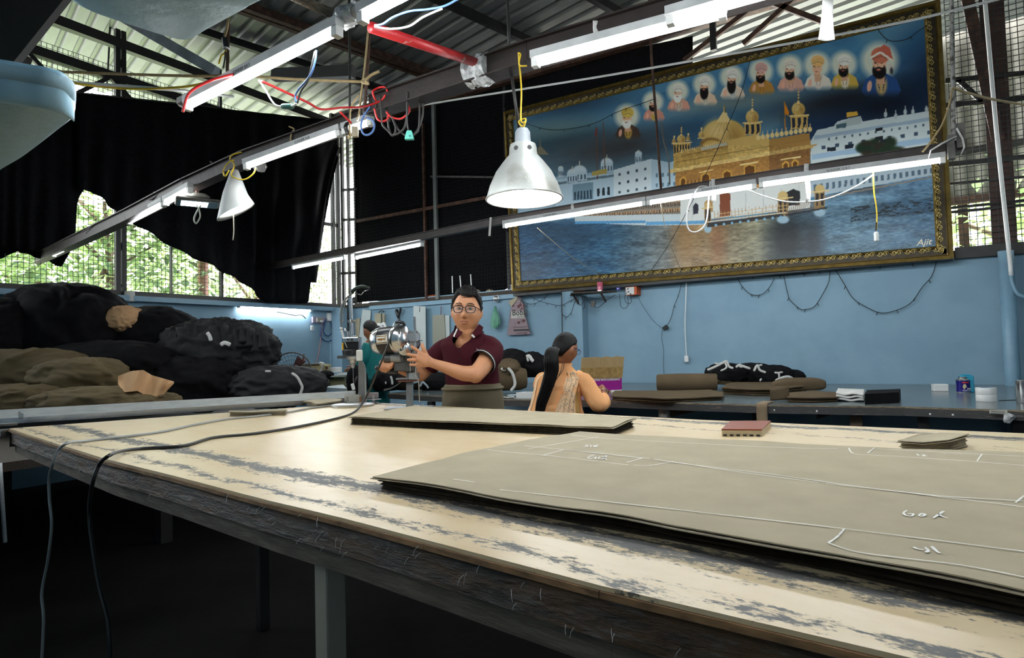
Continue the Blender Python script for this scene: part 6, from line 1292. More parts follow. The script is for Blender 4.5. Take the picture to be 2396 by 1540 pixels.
text('STICK WITH CONFIDENCE', .021, c00 + cdx_ * .145 - cdy * .0022 + Vector((0, 0, ch * .84)), cdx_, ZU, M_white, 'lettering', cb_, bold=.0006)
MB().box((c00 + c1) / 2 - cdy * .002 + Vector((0, 0, ch * .975)), (.40, .0006, .003), (cdx_, cdy, ZU)).build('print_rule', M_white, cb_)
# fabric roll and flat pieces
ra_, rb_ = PZ(1532, 916, ZB), PZ(1660, 915, ZB); rr_ = 20 * dpt(1600, 915) / FPX; dr = (rb_ - ra_).normalized(); ra_ += Vector((0, .06, rr_)); rb_ += Vector((0, .06, rr_))
ro = thing('fabric_roll', 'thick brown fabric roll lying on the back table beside the carton', 'fabric roll', ra_ - Vector((0, 0, rr_)))
MB().lathe([(rr_ * .82, 0), (rr_ * .97, .01), (rr_ * 1.03, .2), (rr_, .38), (rr_ * .96, .52), (rr_ * .86, .53)], ra_, dr, 32).build('roll', M_brn, ro, 50); MB().tube([rb_ + dr * .012 + (ZU * math.sin(a) + dr.cross(ZU) * math.cos(a)) * (rr_ * (.75 - a * .03)) for a in np.linspace(0, 14, 70)], .006, 5, 2).build('roll_end', M_brn, ro, True)
lump('cloth_flap', None, PZ(1690, 908, ZB) + Vector((0, .1, .09)), (.14, .10, .08), M_brn, fold=.2, seed=2, parent=ro)
def flat(name, label, pts, h, m, seed, cat='cloth piece', wav=.008, group=None):
    t = stack(name, label, [PZ(*p, ZB + .002) for p in pts], ZB + .001, h, max(2, int(h / .008)), wav, m, m, group, .006, seed=seed); t['category'] = cat; return t
flat('cloth_pile', 'flat pile of brown cloth in front of the fabric roll by the table edge', [(1432, 936), (1560, 942), (1688, 936), (1692, 926), (1660, 920), (1440, 922)], .024, M_brn, 2)
flat('cloth_pile', 'spread pile of rumpled brown cloth pieces under the black tied bundles', [(1690, 922), (1760, 926), (1830, 926), (1880, 918), (1880, 908), (1800, 907), (1710, 909)], .05, M_brn, 5, wav=.02)
flat('cloth_pile', 'low brown cloth pile between the bent strip and the white folded cloth', [(1845, 941), (1900, 942), (1960, 940), (1962, 928), (1900, 924), (1850, 928)], .028, M_brn, 8)
lump('fabric_roll', 'small round ended brown roll peeping out beside the black bundles', PZ(1850, 918, ZB) + Vector((.05, .1, .055)), (.22, .07, .06), M_brn, 'fabric roll', fold=.03, seed=6, box=.7)
sp0 = PZ(1802, 938, ZB + .005); bs_ = thing('bent_strip', 'wide brown cloth strip bent up and draped over the table edge', 'cloth strip', sp0)
MB().grid(lambda u, v: PZ(1802 + 45 * u, 938 - 3 * u, ZB + .004) + Vector((0, .06 * math.sin(u * 3.1), 0)) + ZU * ((.075 + .03 * u) * v) - FH * (.05 * math.sin(u * 3.14) * (1 - .4 * v)), 14, 5, thick=(0, .003, 0)).build('fold', M_brn, bs_, True)
a0, a1 = PZ(1770, 946, ZB), PZ(1796, 947, ZB); MB().grid(lambda u, v: (a0 * (1 - u) + a1 * u) + (Vector((0, .22 * (1 - v * 2), .004)) if v < .5 else Vector((0, -.012, -.26 * (v - .5) * 2 + .002))), 3, 20, thick=(0, -.002, .002)).build('drop', mat('tan drab strip', srgb(132, 112, 88), .85, var=.08, scale=6), bs_, True)
# black bundles tied with white strips
dB = (PY(1760, 880, 6.3) - CAM).dot(FW)
for i, (cx, cy, hw, hh, l) in enumerate(((1700, 872, 44, 20, 'black cloth bundle with white bow, highest of the tied heap on the back table'), (1752, 874, 52, 22, 'black cloth bundle with white tie in the middle of the tied heap'), (1800, 876, 46, 20, 'black cloth bundle with pointed white tie beside the middle one'), (1845, 884, 30, 18, 'square ended black cloth bundle with wide white bow, nearest the white box side'))):
    k_ = (dB + .08 * (i % 2)) / FPX; t = thing('tied_bundle', l, 'bundle', PD(cx, cy + hh, dB), 'tied black bundles on the back table')
    lump('cloth', None, PD(cx, cy + 2, dB + .08 * (i % 2)), (hw * k_, .16, hh * 1.1 * k_), M_blk, fold=.14, seed=20 + i, box=.75, flat=.95, parent=t)
    T_ = ([[(1655, 866), (1668, 861), (1690, 850), (1700, 846), (1706, 858), (1716, 862)], [(1686, 868), (1700, 860), (1694, 845)], [(1672, 850), (1684, 852)]], [[(1722, 860), (1730, 854), (1738, 857), (1756, 863)], [(1726, 854), (1734, 859), (1742, 855)]], [[(1764, 869), (1772, 855), (1778, 866), (1792, 872)], [(1772, 856), (1784, 854)], [(1778, 892), (1782, 886)]], [[(1812, 872), (1822, 874), (1823, 884)], [(1820, 873), (1832, 871)], [(1814, 891), (1830, 884), (1846, 882), (1860, 890), (1856, 894)], [(1834, 886), (1840, 896), (1848, 886)]])[i]
    for P in T_: tie(P, .009 if len(P) < 4 else .012, t, dep=dB - .22)
# folded white cloth, black block, boxes, tin, packet, tapes, foil
wf_ = [(1957, 939), (2022, 941), (2024, 929), (1962, 926)]; t = thing('folded_cloth', 'small pile of folded white cloth beside the black foam block', 'cloth', PZ(1990, 935, ZB)); 
for k in range(3): q_ = [PZ(*p, ZB + .002) for p in wf_]; MB().grid(lambda u, v: (q_[0] * (1 - u) + q_[1] * u) * (1 - v) + (q_[3] * (1 - u) + q_[2] * u) * v + Vector((0, 0, .006 + .019 * k + .005 * math.sin(u * 9 + k) * (1 - v))), 14, 5, thick=(0, 0, .013)).build('fold', M_strap, t, True)
bb = [PZ(*p, ZB) for p in ((2024, 947), (2104, 943), (2108, 933), (2030, 936))]; bh = 24 * dpt(2060, 944) / FPX; blk = MB(); blk.prism([v + Vector((0, 0, .002)) for v in bb], (0, 0, bh)); tag(blk.build('fabric_block', M_blk, None), 'solid black block of cut cloth at the front of the back table', 'cloth block')
def tb(px0, px1, py, hp, dpth, b=.003): p, q = PZ(px0, py, ZB), PZ(px1, py, ZB); d = (q - p); L = d.length; d.normalize(); n = ZU.cross(d); h = hp * dpt(px0, py) / FPX; return (p + q) / 2 + n * dpth / 2 + Vector((0, 0, h / 2)), L, h, d, n
c, L, h, d, n = tb(2186, 2220, 916, 16, .09); t = thing('carton', 'small plain white carton on the back table', 'box', c - Vector((0, 0, h / 2))); MB().bbox(c - ZU * h * .12, (L, .09, h * .76), .003, (d, n, ZU)).build('box_body', M_white, t); MB().bbox(c + ZU * h * .34, (L * 1.02, .092, h * .34), .003, (d, n, ZU)).build('lid', M_white, t)
p = PZ(2254.5, 918.5, ZB); kt = dpt(2254, 918) / FPX; tn = thing('tin_can', 'dark blue round tin with silver screw lid next to the turquoise packet', 'tin', p); M_navy = mat('navy tin print', srgb(30, 26, 116), .25, .3, var=.05)
MB().lathe([(14 * kt, 0), (14.3 * kt, .6 * kt), (14.3 * kt, 2 * kt)], p, ZU, 32).build('bottom_rim', M_steel, tn, 40); MB().lathe([(14 * kt, 2 * kt), (14 * kt, 28 * kt)], p, ZU, 32, False).build('body', M_navy, tn, True)
MB().lathe([(14.2 * kt, 28 * kt), (14.2 * kt, 30 * kt), (12 * kt, 31.5 * kt), (9 * kt, 32.5 * kt)], p, ZU, 32).build('shoulder', M_steel, tn, 40); MB().lathe([(9 * kt, 32.5 * kt), (9.4 * kt, 33 * kt), (9.4 * kt, 36.5 * kt), (8.8 * kt, 37 * kt)], p, ZU, 28).build('lid', M_steel, tn, 40)
tr = lambda a, z, r_=14.15: p + (-FH * math.cos(a) + RH * math.sin(a)) * (r_ * kt) + ZU * (z * kt)
MB().grid(lambda u, v: tr(-.75 + .95 * u, 22.5 + 2.6 * v), 8, 1, thick=-FH * .0003).build('red_stripe', mat('red print', srgb(206, 50, 40), .4), tn); lm = MB(); pf = [(.0, 1), (.25, .9), (.5, .5), (.42, .1), (.7, -.1), (.4, -.45), (.1, -.2), (.12, -.7), (-.2, -1), (-.55, -.7), (-.7, 0), (-.5, .7)]
lm.add([tr(-.40 + x * .42, 14.5 + y * 6, 14.2) for x, y in pf] + [tr(-.45, 14.5, 14.25)], [(i, (i + 1) % len(pf), len(pf)) for i in range(len(pf))]); lm.build('lion_head_emblem', mat('pale gold print', srgb(196, 186, 140), .4), tn)
text('PVC', 5.2 * kt, tr(-.12, 7.5, 14.5), RH, ZU, M_white, 'lettering', tn, shear=.2, bold=.0006)
for z, a0_, a1_ in ((6, -.85, .75), (4, -.7, .5)): MB().grid(lambda u, v: tr(a0_ + (a1_ - a0_) * u, z + .7 * v, 14.2), 10, 1, thick=-FH * .0003).build('white_rule', M_white, tn)
c, L, h, d, n = tb(2252, 2281, 919, 40, .06); pk = thing('packet', 'turquoise paper packet with dark lettering standing behind the tin', 'packet', c - Vector((0, 0, h / 2))); M_turq = mat('turquoise wrap', srgb(40, 148, 178), .35, var=.1, scale=12, bump=.3)
e0 = PZ(2281, 919, ZB); ux_ = (-RH * .9 + FH * .44).normalized(); uy_ = (RH * .44 + FH * .9).normalized(); MB().bbox(e0 + ux_ * .042 + uy_ * .042 + ZU * h / 2, (.084, .084, h), .006, (ux_, uy_, ZU)).build('wrapper', M_turq, pk)
MB().bbox(e0 + ux_ * .042 + uy_ * .042 + ZU * (h + .003), (.05, .06, .008), .003, (ux_, uy_, ZU)).build('folded_top', M_turq, pk)
lf_ = e0 - ux_ * .001 + uy_ * .012; text('ARMAR', .042, lf_ + ZU * (h * .86), -ZU, uy_, M_black, 'lettering', pk, bold=.0012, shear=0, squash=.78); text('OIL', .020, lf_ + uy_ * .042 + ZU * (h * .66), -ZU, uy_, M_black, 'lettering', pk, bold=.0004)
p = PZ(2310.5, 941, ZB); p = p + Vector((0, .06, 0)); kt = dpt(2310, 940) / FPX; M_wtape = mat('white tape edge', (.72, .72, .70), .22, var=.04)
for k, l in ((0, 'lower of the two white tape rolls stacked on the back table'), (1, 'upper of the two stacked white tape rolls, blue core showing')):
    t = thing('tape_roll', l, 'tape roll', p + ZU * (16.2 * kt * k)); MB().lathe([(12 * kt, .3 * kt), (20 * kt, .2 * kt), (20.5 * kt, 1 * kt), (20.5 * kt, 15 * kt), (20 * kt, 16 * kt), (12 * kt, 16 * kt), (12 * kt, .3 * kt)], p + ZU * (16.2 * kt * k), ZU, 40, False).build('tape', M_wtape, t, 40); MB().lathe([(11 * kt, .5 * kt), (12 * kt, .5 * kt), (12 * kt, 16 * kt), (11 * kt, 16 * kt), (11 * kt, .5 * kt)], p + ZU * (16.2 * kt * k), ZU, 32, False).build('core', mat('blue core', srgb(80, 130, 170), .5), t, 40)
p = PZ(2401, 944, ZB); tag(MB().lathe([(0, 0), (17 * kt, 0), (17.5 * kt, kt), (17.5 * kt, 51 * kt), (16 * kt, 52 * kt), (9 * kt, 52 * kt), (9 * kt, 48 * kt), (0, 48 * kt)], p, ZU, 36, False).build('foil_roll', M_steel, None, 40), 'shiny silver foil roll standing at the far right end of the back table', 'foil roll')
tag(MB().bar(PZ(2338, 937, ZB + .002), PZ(2380, 936, ZB + .002), .006, .003).build('strip', M_black, None), 'thin dark strip lying beside the foil roll', 'strip')
# near the woman: tied roll, tray, papers, dark heap
t = thing('fabric_roll', 'fat olive fabric roll with white tie lying behind the man', 'fabric roll', PZ(1200, 922, ZB)); dd_ = dpt(1200, 920) + .15; k_ = dd_ / FPX
MB().lathe([(22 * k_, 0), (27 * k_, .02), (28 * k_, .15), (27 * k_, .3), (22 * k_, .36), (8 * k_, .37)], PD(1146, 888, dd_), (RH + FH * .15), 30).build('roll', M_brn, t, 50); tie([(1188, 861), (1198, 872), (1204, 890), (1204, 903), (1195, 915)], .014, t, dep=dd_ - .16); tie([(1172, 862), (1180, 866), (1184, 862), (1202, 861)], .012, t, dep=dd_ - .1)
for i, (cx, cy, hw, hh, l) in enumerate(((1198, 845, 40, 20, 'black cloth heap behind the olive roll against the wall'), (1245, 852, 36, 20, 'black cloth heap with a white tie at the shoulder of the woman in peach'), (1190, 856, 26, 10, 'folded brown cloth lying on the olive roll'))):
    D_ = dd_ + (.35 if i < 2 else .1); o_ = thing('cloth_heap', l, 'bundle', PD(cx, cy + hh, D_)); lump('cloth', None, PD(cx, cy + 6, D_), (hw * D_ / FPX, .2, (hh + 12) * D_ / FPX), M_blk if i < 2 else M_brn, fold=.16, seed=31 + i, parent=o_)
    if i == 1: tie([(1232, 836), (1238, 833), (1244, 842), (1248, 846)], .018, o_, dep=D_ - .22); tie([(1233, 836), (1236, 846)], .010, o_, dep=D_ - .22)
t = thing('paper_tray', 'shallow white paper tray at the edge of the back table', 'tray', PZ(1228, 928, ZB)); q0, q1 = PZ(1208, 931, ZB), PZ(1243, 932, ZB); dq = (q1 - q0).normalized(); nq = ZU.cross(dq)
for a, b in (((q0 + q1) / 2, ((q1 - q0).length, .003, .045)), ((q0 + q1) / 2 + nq * .13, ((q1 - q0).length, .003, .045)), (q0 + nq * .065, (.003, .13, .045)), (q1 + nq * .065, (.003, .13, .045))): MB().box(a + ZU * .023, b, (dq, nq, ZU)).build('tray_side', M_white, t)
MB().box((q0 + q1) / 2 + nq * .065 + ZU * .003, ((q1 - q0).length, .13, .003), (dq, nq, ZU)).build('tray_bottom', M_white, t)
for k, (x, y, l) in enumerate(((1190, 930, 'crumpled white paper sheet under the olive roll'), (1200, 925, 'pale blue paper sheet beside the white tray'))): q_ = PZ(x, y, ZB + .004 + .006 * k); tag(MB().grid(lambda u, v: q_ + RH * ((u - .5) * .10) + FH * ((v - .5) * .1) + ZU * (.008 * abs(noise.noise(Vector((u * 5, v * 5, k))))), 8, 8, thick=(0, 0, .001)).build('paper_sheet', M_strap if k == 0 else mat('pale blue paper', (.42, .55, .62), .7), None, True), l, 'paper')
# dark bundles behind the knife machine
dk = dpt(960, 918) + .25
for i, (cx, cy, hw, hh, l) in enumerate(((905, 893, 32, 28, 'black cloth bundle with white ties behind the knife machine handle'), (962, 893, 42, 26, 'dark brown cloth bundle with grey bow behind the knife blade'), (1020, 896, 38, 24, 'black cloth bundle at the elbow of the man in maroon'))):
    t = thing('tied_bundle', l, 'bundle', PD(cx, cy + hh, dk), 'dark bundles behind the knife machine'); lump('cloth', None, PD(cx, cy, dk + .05 * i), (hw * dk / FPX, .17, hh * dk / FPX), M_blk if i != 1 else mat('dark brown cloth', (.016, .013, .010), .9, spec=.1), fold=.12, seed=41 + i, parent=t)
    if i == 0: tie([(914, 880), (917, 890), (918, 900)], .012, t, dep=dk - .2); tie([(902, 893), (903, 899)], .007, t, dep=dk - .2)
    if i == 1: tie([(968, 896), (978, 893), (986, 892), (998, 902), (1002, 909)], .011, t, mat('grey blue tie', (.34, .40, .44), .8), dk - .2); tie([(988, 893), (983, 905)], .012, t, mat('grey blue tie', (.34, .40, .44), .8), dk - .2)
q_ = PD(918, 908, dk - .22); tag(MB().grid(lambda u, v: PD(897 + 40 * u, 915 - 20 * u + 4 * math.sin(u * 3), dk - .24) + ZU * (.02 * v * (1 - .5 * u)) + FH * .04 * v, 12, 3, thick=(0, 0, -.002)).build('cloth_strip', mat('grey cloth', (.10, .10, .10), .85), None, True), 'grey cloth strip sticking out below the knife machine handle', 'cloth strip')
# ------------------------------------------------------------------ heap of cloth bundles on the sorting platform
plat = thing('sorting_platform', 'low dark wooden platform under the great cloth heap', 'table', (-5.9, 2.9, 0)); MB().box((-5.75, 2.3, .70), (3.2, 3.5, .05)).build('platform_top', M_darkw, plat)
for x in (-7.2, -4.4):
    for y in (.7, 2.3, 3.9): MB().box((x, y, .34), (.08, .08, .675)).build('leg', M_black, plat)
M_olv = mat('dark olive cloth', srgb(98, 84, 60), .8, var=.12, scale=4, bump=.15, bscale=150, spec=.2); M_tan = mat('tan cloth', srgb(196, 156, 116), .85, var=.06, scale=6, bump=.15, bscale=200, spec=.12); M_char = mat('charcoal cloth', (.018, .018, .019), .75, var=.25, scale=6, bump=.2, bscale=200, spec=.25)
def heap(label, cx, cy, hw, hh, dep, m, ry=.34, fold=.12, seed=0, ties=(), freq=3.0, box=.85, name='cloth_bundle', ax=None, extra=None):
    k_ = dep / FPX; c = PD(cx, cy, dep); t = thing(name, label, 'bundle', c - ZU * (hh * k_)); 
    z_lo = c.z - hh * k_
    lump('cloth', None, c, (hw * k_, ry, hh * k_), m, fold=fold, seed=seed, freq=freq, box=box, flat=.98, n=96, mm=50, parent=t, ax=ax)
    for P, w_, dd_ in ties: tie(P, w_, t, dep=dep - dd_)
    return t
heap('great black cloth bundle forming the top of the heap under the net', 150, 772, 132, 100, 6.0, M_blk, .45, .13, 3, freq=3.6)
heap('black cloth bundle at the outer end of the heap beside the top one', 10, 785, 84, 84, 5.7, M_blk, .4, .1, 5)
heap('black cloth bundle sloping down from the heap top behind the tan cloth', 352, 800, 112, 78, 6.3, M_blk, .4, .11, 7)
heap('black cloth bundle low in the middle of the heap', 250, 862, 150, 62, 5.6, M_blk, .3, .12, 9)
heap('tan cloth bundle peeping out between black bundles high in the heap', 294, 748, 34, 30, 6.0, M_tan, .2, .14, 11)
heap('charcoal cloth bundle with ruffled edges and white tie on top', 515, 822, 118, 68, 6.1, M_char, .4, .20, 13, ((((484, 778), (490, 786), (494, 798)),   .018, .52), (((516, 808), (524, 803), (532, 804), (539, 808)), .020, .52)), freq=5)
heap('black cloth bundle low behind the charcoal bundle', 440, 900, 130, 62, 5.7, M_blk, .3, .14, 15)
heap('charcoal cloth bundle with a long curved white tie next to the drill machine', 650, 905, 104, 46, 5.7, M_char, .3, .15, 17, ((((682, 873), (695, 882), (704, 898), (707, 908), (702, 924)), .012, .34), (((620, 869), (634, 869)), .010, .30)), freq=4)
for i, (cx, cy, hw, hh, dep, sd, l) in enumerate(((60, 880, 140, 58, 5.2, 21, 'big dark olive cloth bundle with broad folds at the outer end of the heap'), (190, 890, 96, 48, 5.05, 23, 'dark olive cloth bundle tucked beside the tan draped cloth'), (40, 942, 110, 40, 4.75, 25, 'dark olive cloth roll lowest at the outer end by the metal track'), (220, 942, 130, 34, 4.7, 27, 'long dark olive cloth roll lying along the metal track'), (330, 945, 70, 26, 4.75, 29, 'short olive cloth roll end below the tan draped cloth'), (305, 846, 38, 24, 5.6, 31, 'small crumpled olive cloth piece in the middle of the black bundles'))):
    heap(l, cx, cy, hw, hh, dep, M_olv, .26, .17, sd, freq=2.5, box=.8)
# the tan cloth draped in pointed folds
def drape(u, v):
    x = 276 + 130 * u; top = np.interp(u, [0, .25, .45, .6, 1], [880, 868, 866, 878, 893]); bot = np.interp(u, [0, .12, .35, .5, .62, .8, 1], [900, 918, 915, 926, 934, 925, 898]); y = top + (bot - top) * v
    return PD(x, y, 4.62 + .10 * (1 - v) + .05 * math.sin(u * 14 + v * 2) - .05 * math.sin(u * 5.5)) 
tag(MB().grid(drape, 50, 16, thick=FH * .006).build('draped_cloth', M_tan, None, 40), 'light tan cloth draped in pointed folds over the olive bundles', 'cloth')
for i in range(14):  # upstanding ruffles of the charcoal bundle
    px = 420 + i * 15; py = 775 + 9 * math.sin(i * 1.7) + (i - 7) ** 2 * .22; 
    P = [PD(px - 15, py + 34, 5.72), PD(px + 14, py + 32, 5.72), PD(px + 10, py - 8, 5.8), PD(px - 8, py - 4 - 5 * (i % 2), 5.78)]
    ob = MB().grid(lambda u, v: (P[0] * (1 - u) + P[1] * u) * (1 - v) + (P[3] * (1 - u) + P[2] * u) * v - FH * (.05 * math.sin(u * 3.1) * (.4 + v)), 8, 6, thick=FH * .004).build('ruffle', M_char, None, True)
    adopt(ob, [o for o in COL.objects if o.get('label', '').startswith('charcoal cloth bundle with ruffled')][0])
tag(MB().grid(lambda u, v: PZ(42 + 14 * u, 980, ZT0 + .023) + ZU * (.035 * (1 - v) + .008 * math.sin(u * 6) * (1 - v)), 5, 5, thick=FH * .002).build('white_tag', M_strap, None, True), 'scrap of white tape standing on the metal track', 'scrap')
# ------------------------------------------------------------------ far corner: sewing station and fan
sd_ = 7.5; S = lambda px, py, d=sd_: PD(px, py, d); ks = sd_ / FPX; M_beige = mat('beige machine paint', srgb(150, 140, 104), .5, var=.12, scale=7, bump=.05)
st_ = S(775, 890); st_.z = 0; sew = thing('sewing_table', 'beige sewing machine table in the far corner with dark knobs', 'table', st_)
MB().bbox(S(774, 892, sd_ + .1), (80 * ks, .25, 24 * ks), .01, (RH, FH, ZU)).build('apron', M_beige, sew); MB().box(S(765, 880, sd_ + .1), (110 * ks, .5, 3.5 * ks), (RH, FH, ZU)).build('table_top', mat('pale worktop', (.42, .44, .42), .4), sew)
MB().bbox(S(765, 889, sd_ - .03), (9 * ks, .02, 9 * ks), .004, (RH, FH, ZU)).build('socket_plate', M_white, sew); MB().bbox(S(765, 899, sd_ - .04), (15 * ks, .03, 5 * ks), .006, (RH, FH, ZU)).build('handle', M_mblack, sew); MB().box(S(785, 885, sd_ - .03), (6 * ks, .01, 4 * ks), (RH, FH, ZU)).build('yellow_sticker', mat('yellow sticker', srgb(200, 180, 60), .5), sew)
for x in (738, 812): q_ = S(x, 900, sd_ + .1); MB().box((q_.x, q_.y, q_.z / 2), (.05, .05, q_.z), (RH, FH, ZU)).build('leg', M_beige, sew)
mh = thing('sewing_machine', 'long beige machine casing on the far sewing table', 'machine', S(738, 878, sd_ + .2)); MB().bbox(S(736, 864, sd_ + .2), (72 * ks, .22, 24 * ks), .02, (RH, FH, ZU)).build('casing', M_beige, mh); MB().box(S(728, 851.5, sd_ + .16), (50 * ks, .2, 3 * ks), (RH, FH, ZU)).build('top_plate', M_chr2, mh); MB().cyl(S(764, 861, sd_ + .10), S(764, 861, sd_ + .06), 3.6 * ks, 14).build('knob', M_rust, mh)
tag(MB().tube(spline([S(748, 849), S(757, 851), S(753, 862), S(749, 872), S(738, 877), S(728, 878)], 5), [.03, .034] + [.03] * 23 + [.02], 8, .3).build('white_rag', M_strap, None, True), 'white cloth strip knotted over the beige machine casing', 'rag')
lump('black_cloth', 'black cloth scrap lying on the far sewing table', S(762, 878, sd_ - .1), (.09, .08, .05), M_blk, 'cloth', fold=.2, seed=51)
tag(MB().lathe([(.0, 0), (14 * ks, 0), (14 * ks, 11 * ks), (10 * ks, 11.5 * ks), (0, 11.5 * ks)], S(786, 871, sd_ + .1), ZU, 28, False).build('tape_roll', M_wtape, None, 40), 'white tape roll lying on the far sewing table', 'tape roll')
tag(MB().box(S(805, 874, sd_ - .05), (20 * ks, .2, .012), (RH, FH, ZU)).build('paper_stack', M_white, None), 'thin white papers under the hand of the woman in teal', 'paper')
tl_ = thing('side_table', 'pale blue table leaf below the far sewing table', 'table', S(790, 912, 6.6)); MB().prism([S(755, 906, 6.9), S(812, 909.5, 6.4), S(803, 900, 7.0), S(790, 901, 7.2)], (0, 0, -.03)).build('table_leaf', mat('pale blue leaf', (.40, .48, .52), .35), tl_)
q_ = S(800, 912, 6.7); MB().box((q_.x, q_.y, (q_.z - .03) / 2), (.05, .05, q_.z - .03)).build('leg', M_black, tl_)
lump('black_garment', 'black garment hanging in the lap of the woman in teal', PD(836, 893, 6.6), (.11, .12, .17), M_blk, 'cloth', fold=.12, seed=53, flat=1)
fc = S(683, 868, 6.9); kf = 6.9 / FPX; fn_ = (-FH + RH * .2).normalized(); fu_ = ZU; fr_ = fu_.cross(fn_).normalized()
fan = thing('pedestal_fan', 'round wire pedestal fan half hidden behind the charcoal bundle', 'fan', Vector((fc.x, fc.y, 0))); M_cage = mat('fan wire', (.10, .10, .09), .4, .6)
MB().tube([fc + (fr_ * math.cos(a) + fu_ * math.sin(a)) * (43 * kf) for a in np.linspace(0, 6.283, 40, False)], .008, 6, closed=True).build('cage_ring', M_cage, fan, True)
cg = MB()
for q_ in (.35, .6, .82): cg.tube([fc + fn_ * (.05 * (1 - q_)) + (fr_ * math.cos(a) + fu_ * math.sin(a)) * (43 * kf * q_) for a in np.linspace(0, 6.283, 32, False)], .0025, 4, closed=True)
for a in np.linspace(0, 6.283, 28, False): cg.tube([fc + fn_ * .05, fc + fn_ * .03 + (fr_ * math.cos(a) + fu_ * math.sin(a)) * (22 * kf), fc + (fr_ * math.cos(a) + fu_ * math.sin(a)) * (43 * kf)], .0022, 4)
cg.build('cage_wires', M_cage, fan, True); M_fred = mat('dark red fan', (.10, .022, .022), .4)
for k in range(3): 
    a = .9 + k * 2.094; dv = fr_ * math.cos(a) + fu_ * math.sin(a); sv = fn_.cross(dv); MB().grid(lambda u, v: fc - fn_ * .02 + dv * (kf * (8 + 28 * u)) + sv * (kf * 15 * (v - .5) * (.6 + u)) + fn_ * (.03 * (v - .5)), 8, 6, thick=fn_ * .002).build('blade', M_fred, fan, True)
MB().lathe([(.05, -.12), (.05, 0), (.02, .02)], fc - fn_ * .02, fn_, 18).build('motor', M_fred, fan, 40); MB().cyl((fc.x, fc.y, .05), fc - fu_ * .05 - fn_ * .06, .016, 12).build('pole', M_cage, fan); MB().lathe([(.2, 0), (.19, .03), (.03, .06)], (fc.x, fc.y, 0), ZU, 24).build('base', M_mblack, fan, 40)
tag(MB().box(S(710.5, 838, 7.6), (4 * ks, .02, 18 * ks), (RH, FH, ZU)).build('wooden_peg', mat('red brown wood', (.12, .05, .04), .7), None), 'reddish wooden peg standing behind the wire fan', 'peg')
# ------------------------------------------------------------------ fittings on the side wall
W_ = lambda px, py, d=.02: PX(px, py, XW + d); kx = 8.4 / FPX
sb = thing('switchboard', 'grey switchboard with one switch on the blue wall corner', 'switchboard', W_(746, 757)); YX = Vector((0, 1, 0)); 
a_, b_ = W_(730, 741), W_(761, 757); MB().bbox((a_ + b_) / 2, (.04, b_.y - a_.y, a_.z - b_.z), .005).build('box', mat('mauve grey box', srgb(150, 142, 160), .5), sb); MB().bbox((a_ + b_) / 2 + Vector((.025, 0, 0)), (.02, .12, .07), .004).build('socket', mat('dull plate', (.35, .33, .28), .5), sb); MB().bbox((a_ + b_) / 2 + Vector((.04, .03, -.02)), (.02, .05, .03), .004).build('plug', M_white, sb)
a_, b_ = W_(766, 732), W_(777, 752); tag(MB().bbox((a_ + b_) / 2, (.06, abs(b_.y - a_.y), a_.z - b_.z), .01).build('switch_box', M_white, None), 'white breaker box beside the grey switchboard', 'switch box')
a_ = W_(730, 768); tag(MB().bbox(a_, (.02, .05, .08), .006).build('light_switch', M_white, None), 'small white switch below the grey switchboard', 'switch')
M_bluec = mat('blue cable', srgb(36, 66, 120), .5)
for pts, l, m in (([(763, 745), (760, 760), (757, 775), (762, 784), (769, 786), (776, 780), (776, 765), (774, 752)], 'inner blue cable loop below the breaker box', M_bluec), ([(762, 750), (752, 768), (750, 786), (758, 796), (768, 799), (778, 794), (780, 780), (777, 752)], 'outer blue cable loop below the breaker box', M_bluec), ([(777, 732), (784, 737), (790, 738), (796, 735)], 'short black cable from the breaker box to the corner pier', M_bcab), ([(754, 752), (752, 780), (747, 820), (740, 850)], 'pinkish cable running down the wall from the switchboard', mat('pink cable', srgb(150, 110, 110), .6)), ([(648, 730), (665, 733), (690, 738), (705, 737), (715, 745)], 'loose dark cable under the wall tube light', M_bcab)):
    cable('wall_cable', [W_(x, y, .05) for x, y in pts], .008, m, l, k=5)
q_ = W_(303, 706, .06); tag(MB().lathe([(.05, 0), (.055, .005), (.055, .11), (.05, .12), (.0, .12)], q_ , ZU, 20).build('jar', M_strap, None, 40), 'small white jar on the ledge by the black double post', 'jar')
# pendulous dark truss in the roof corner
tr_ = thing('roof_truss', 'heavy black roof truss crossing the corner above the fan blade', 'truss', PD(60, 90, 4.4))
A0, A1, B0, B1 = PD(150, -70, 4.6), PD(-110, 250, 4.3), PD(60, -130, 4.6), PD(-190, 150, 4.3)
MB().bar(A0, A1, .10, .26).build('chord', M_black, tr_); MB().bar(B0, B1, .10, .42).build('chord', M_black, tr_)
for i in range(6): t0 = i / 5; MB().bar(A0 + (A1 - A0) * t0, B0 + (B1 - B0) * min(1, t0 + .12), .05, .07).build('web', M_black, tr_)
tag(MB().bar(PD(-20, 118, 5.2), PD(68, 158, 5.4), .10, .14).build('grey_beam', M_grey, None), 'grey beam end behind the roof truss by the fan blade', 'beam')
tag(MB().bar(PD(292, 44, 4.9), PD(506, 168, 4.7), .055, .075).build('strut', mat('blue grey strut', (.16, .18, .20), .45, .4, var=.3, scale=8), None), 'blue-grey square strut slanting down to the reel of tape', 'strut')
tag(MB().bar(PD(640, 176, 3.95), PD(828, 168, 3.76), .05, .07).build('channel', M_black, None), 'black channel bar hanging behind the jute tied wire', 'bar')
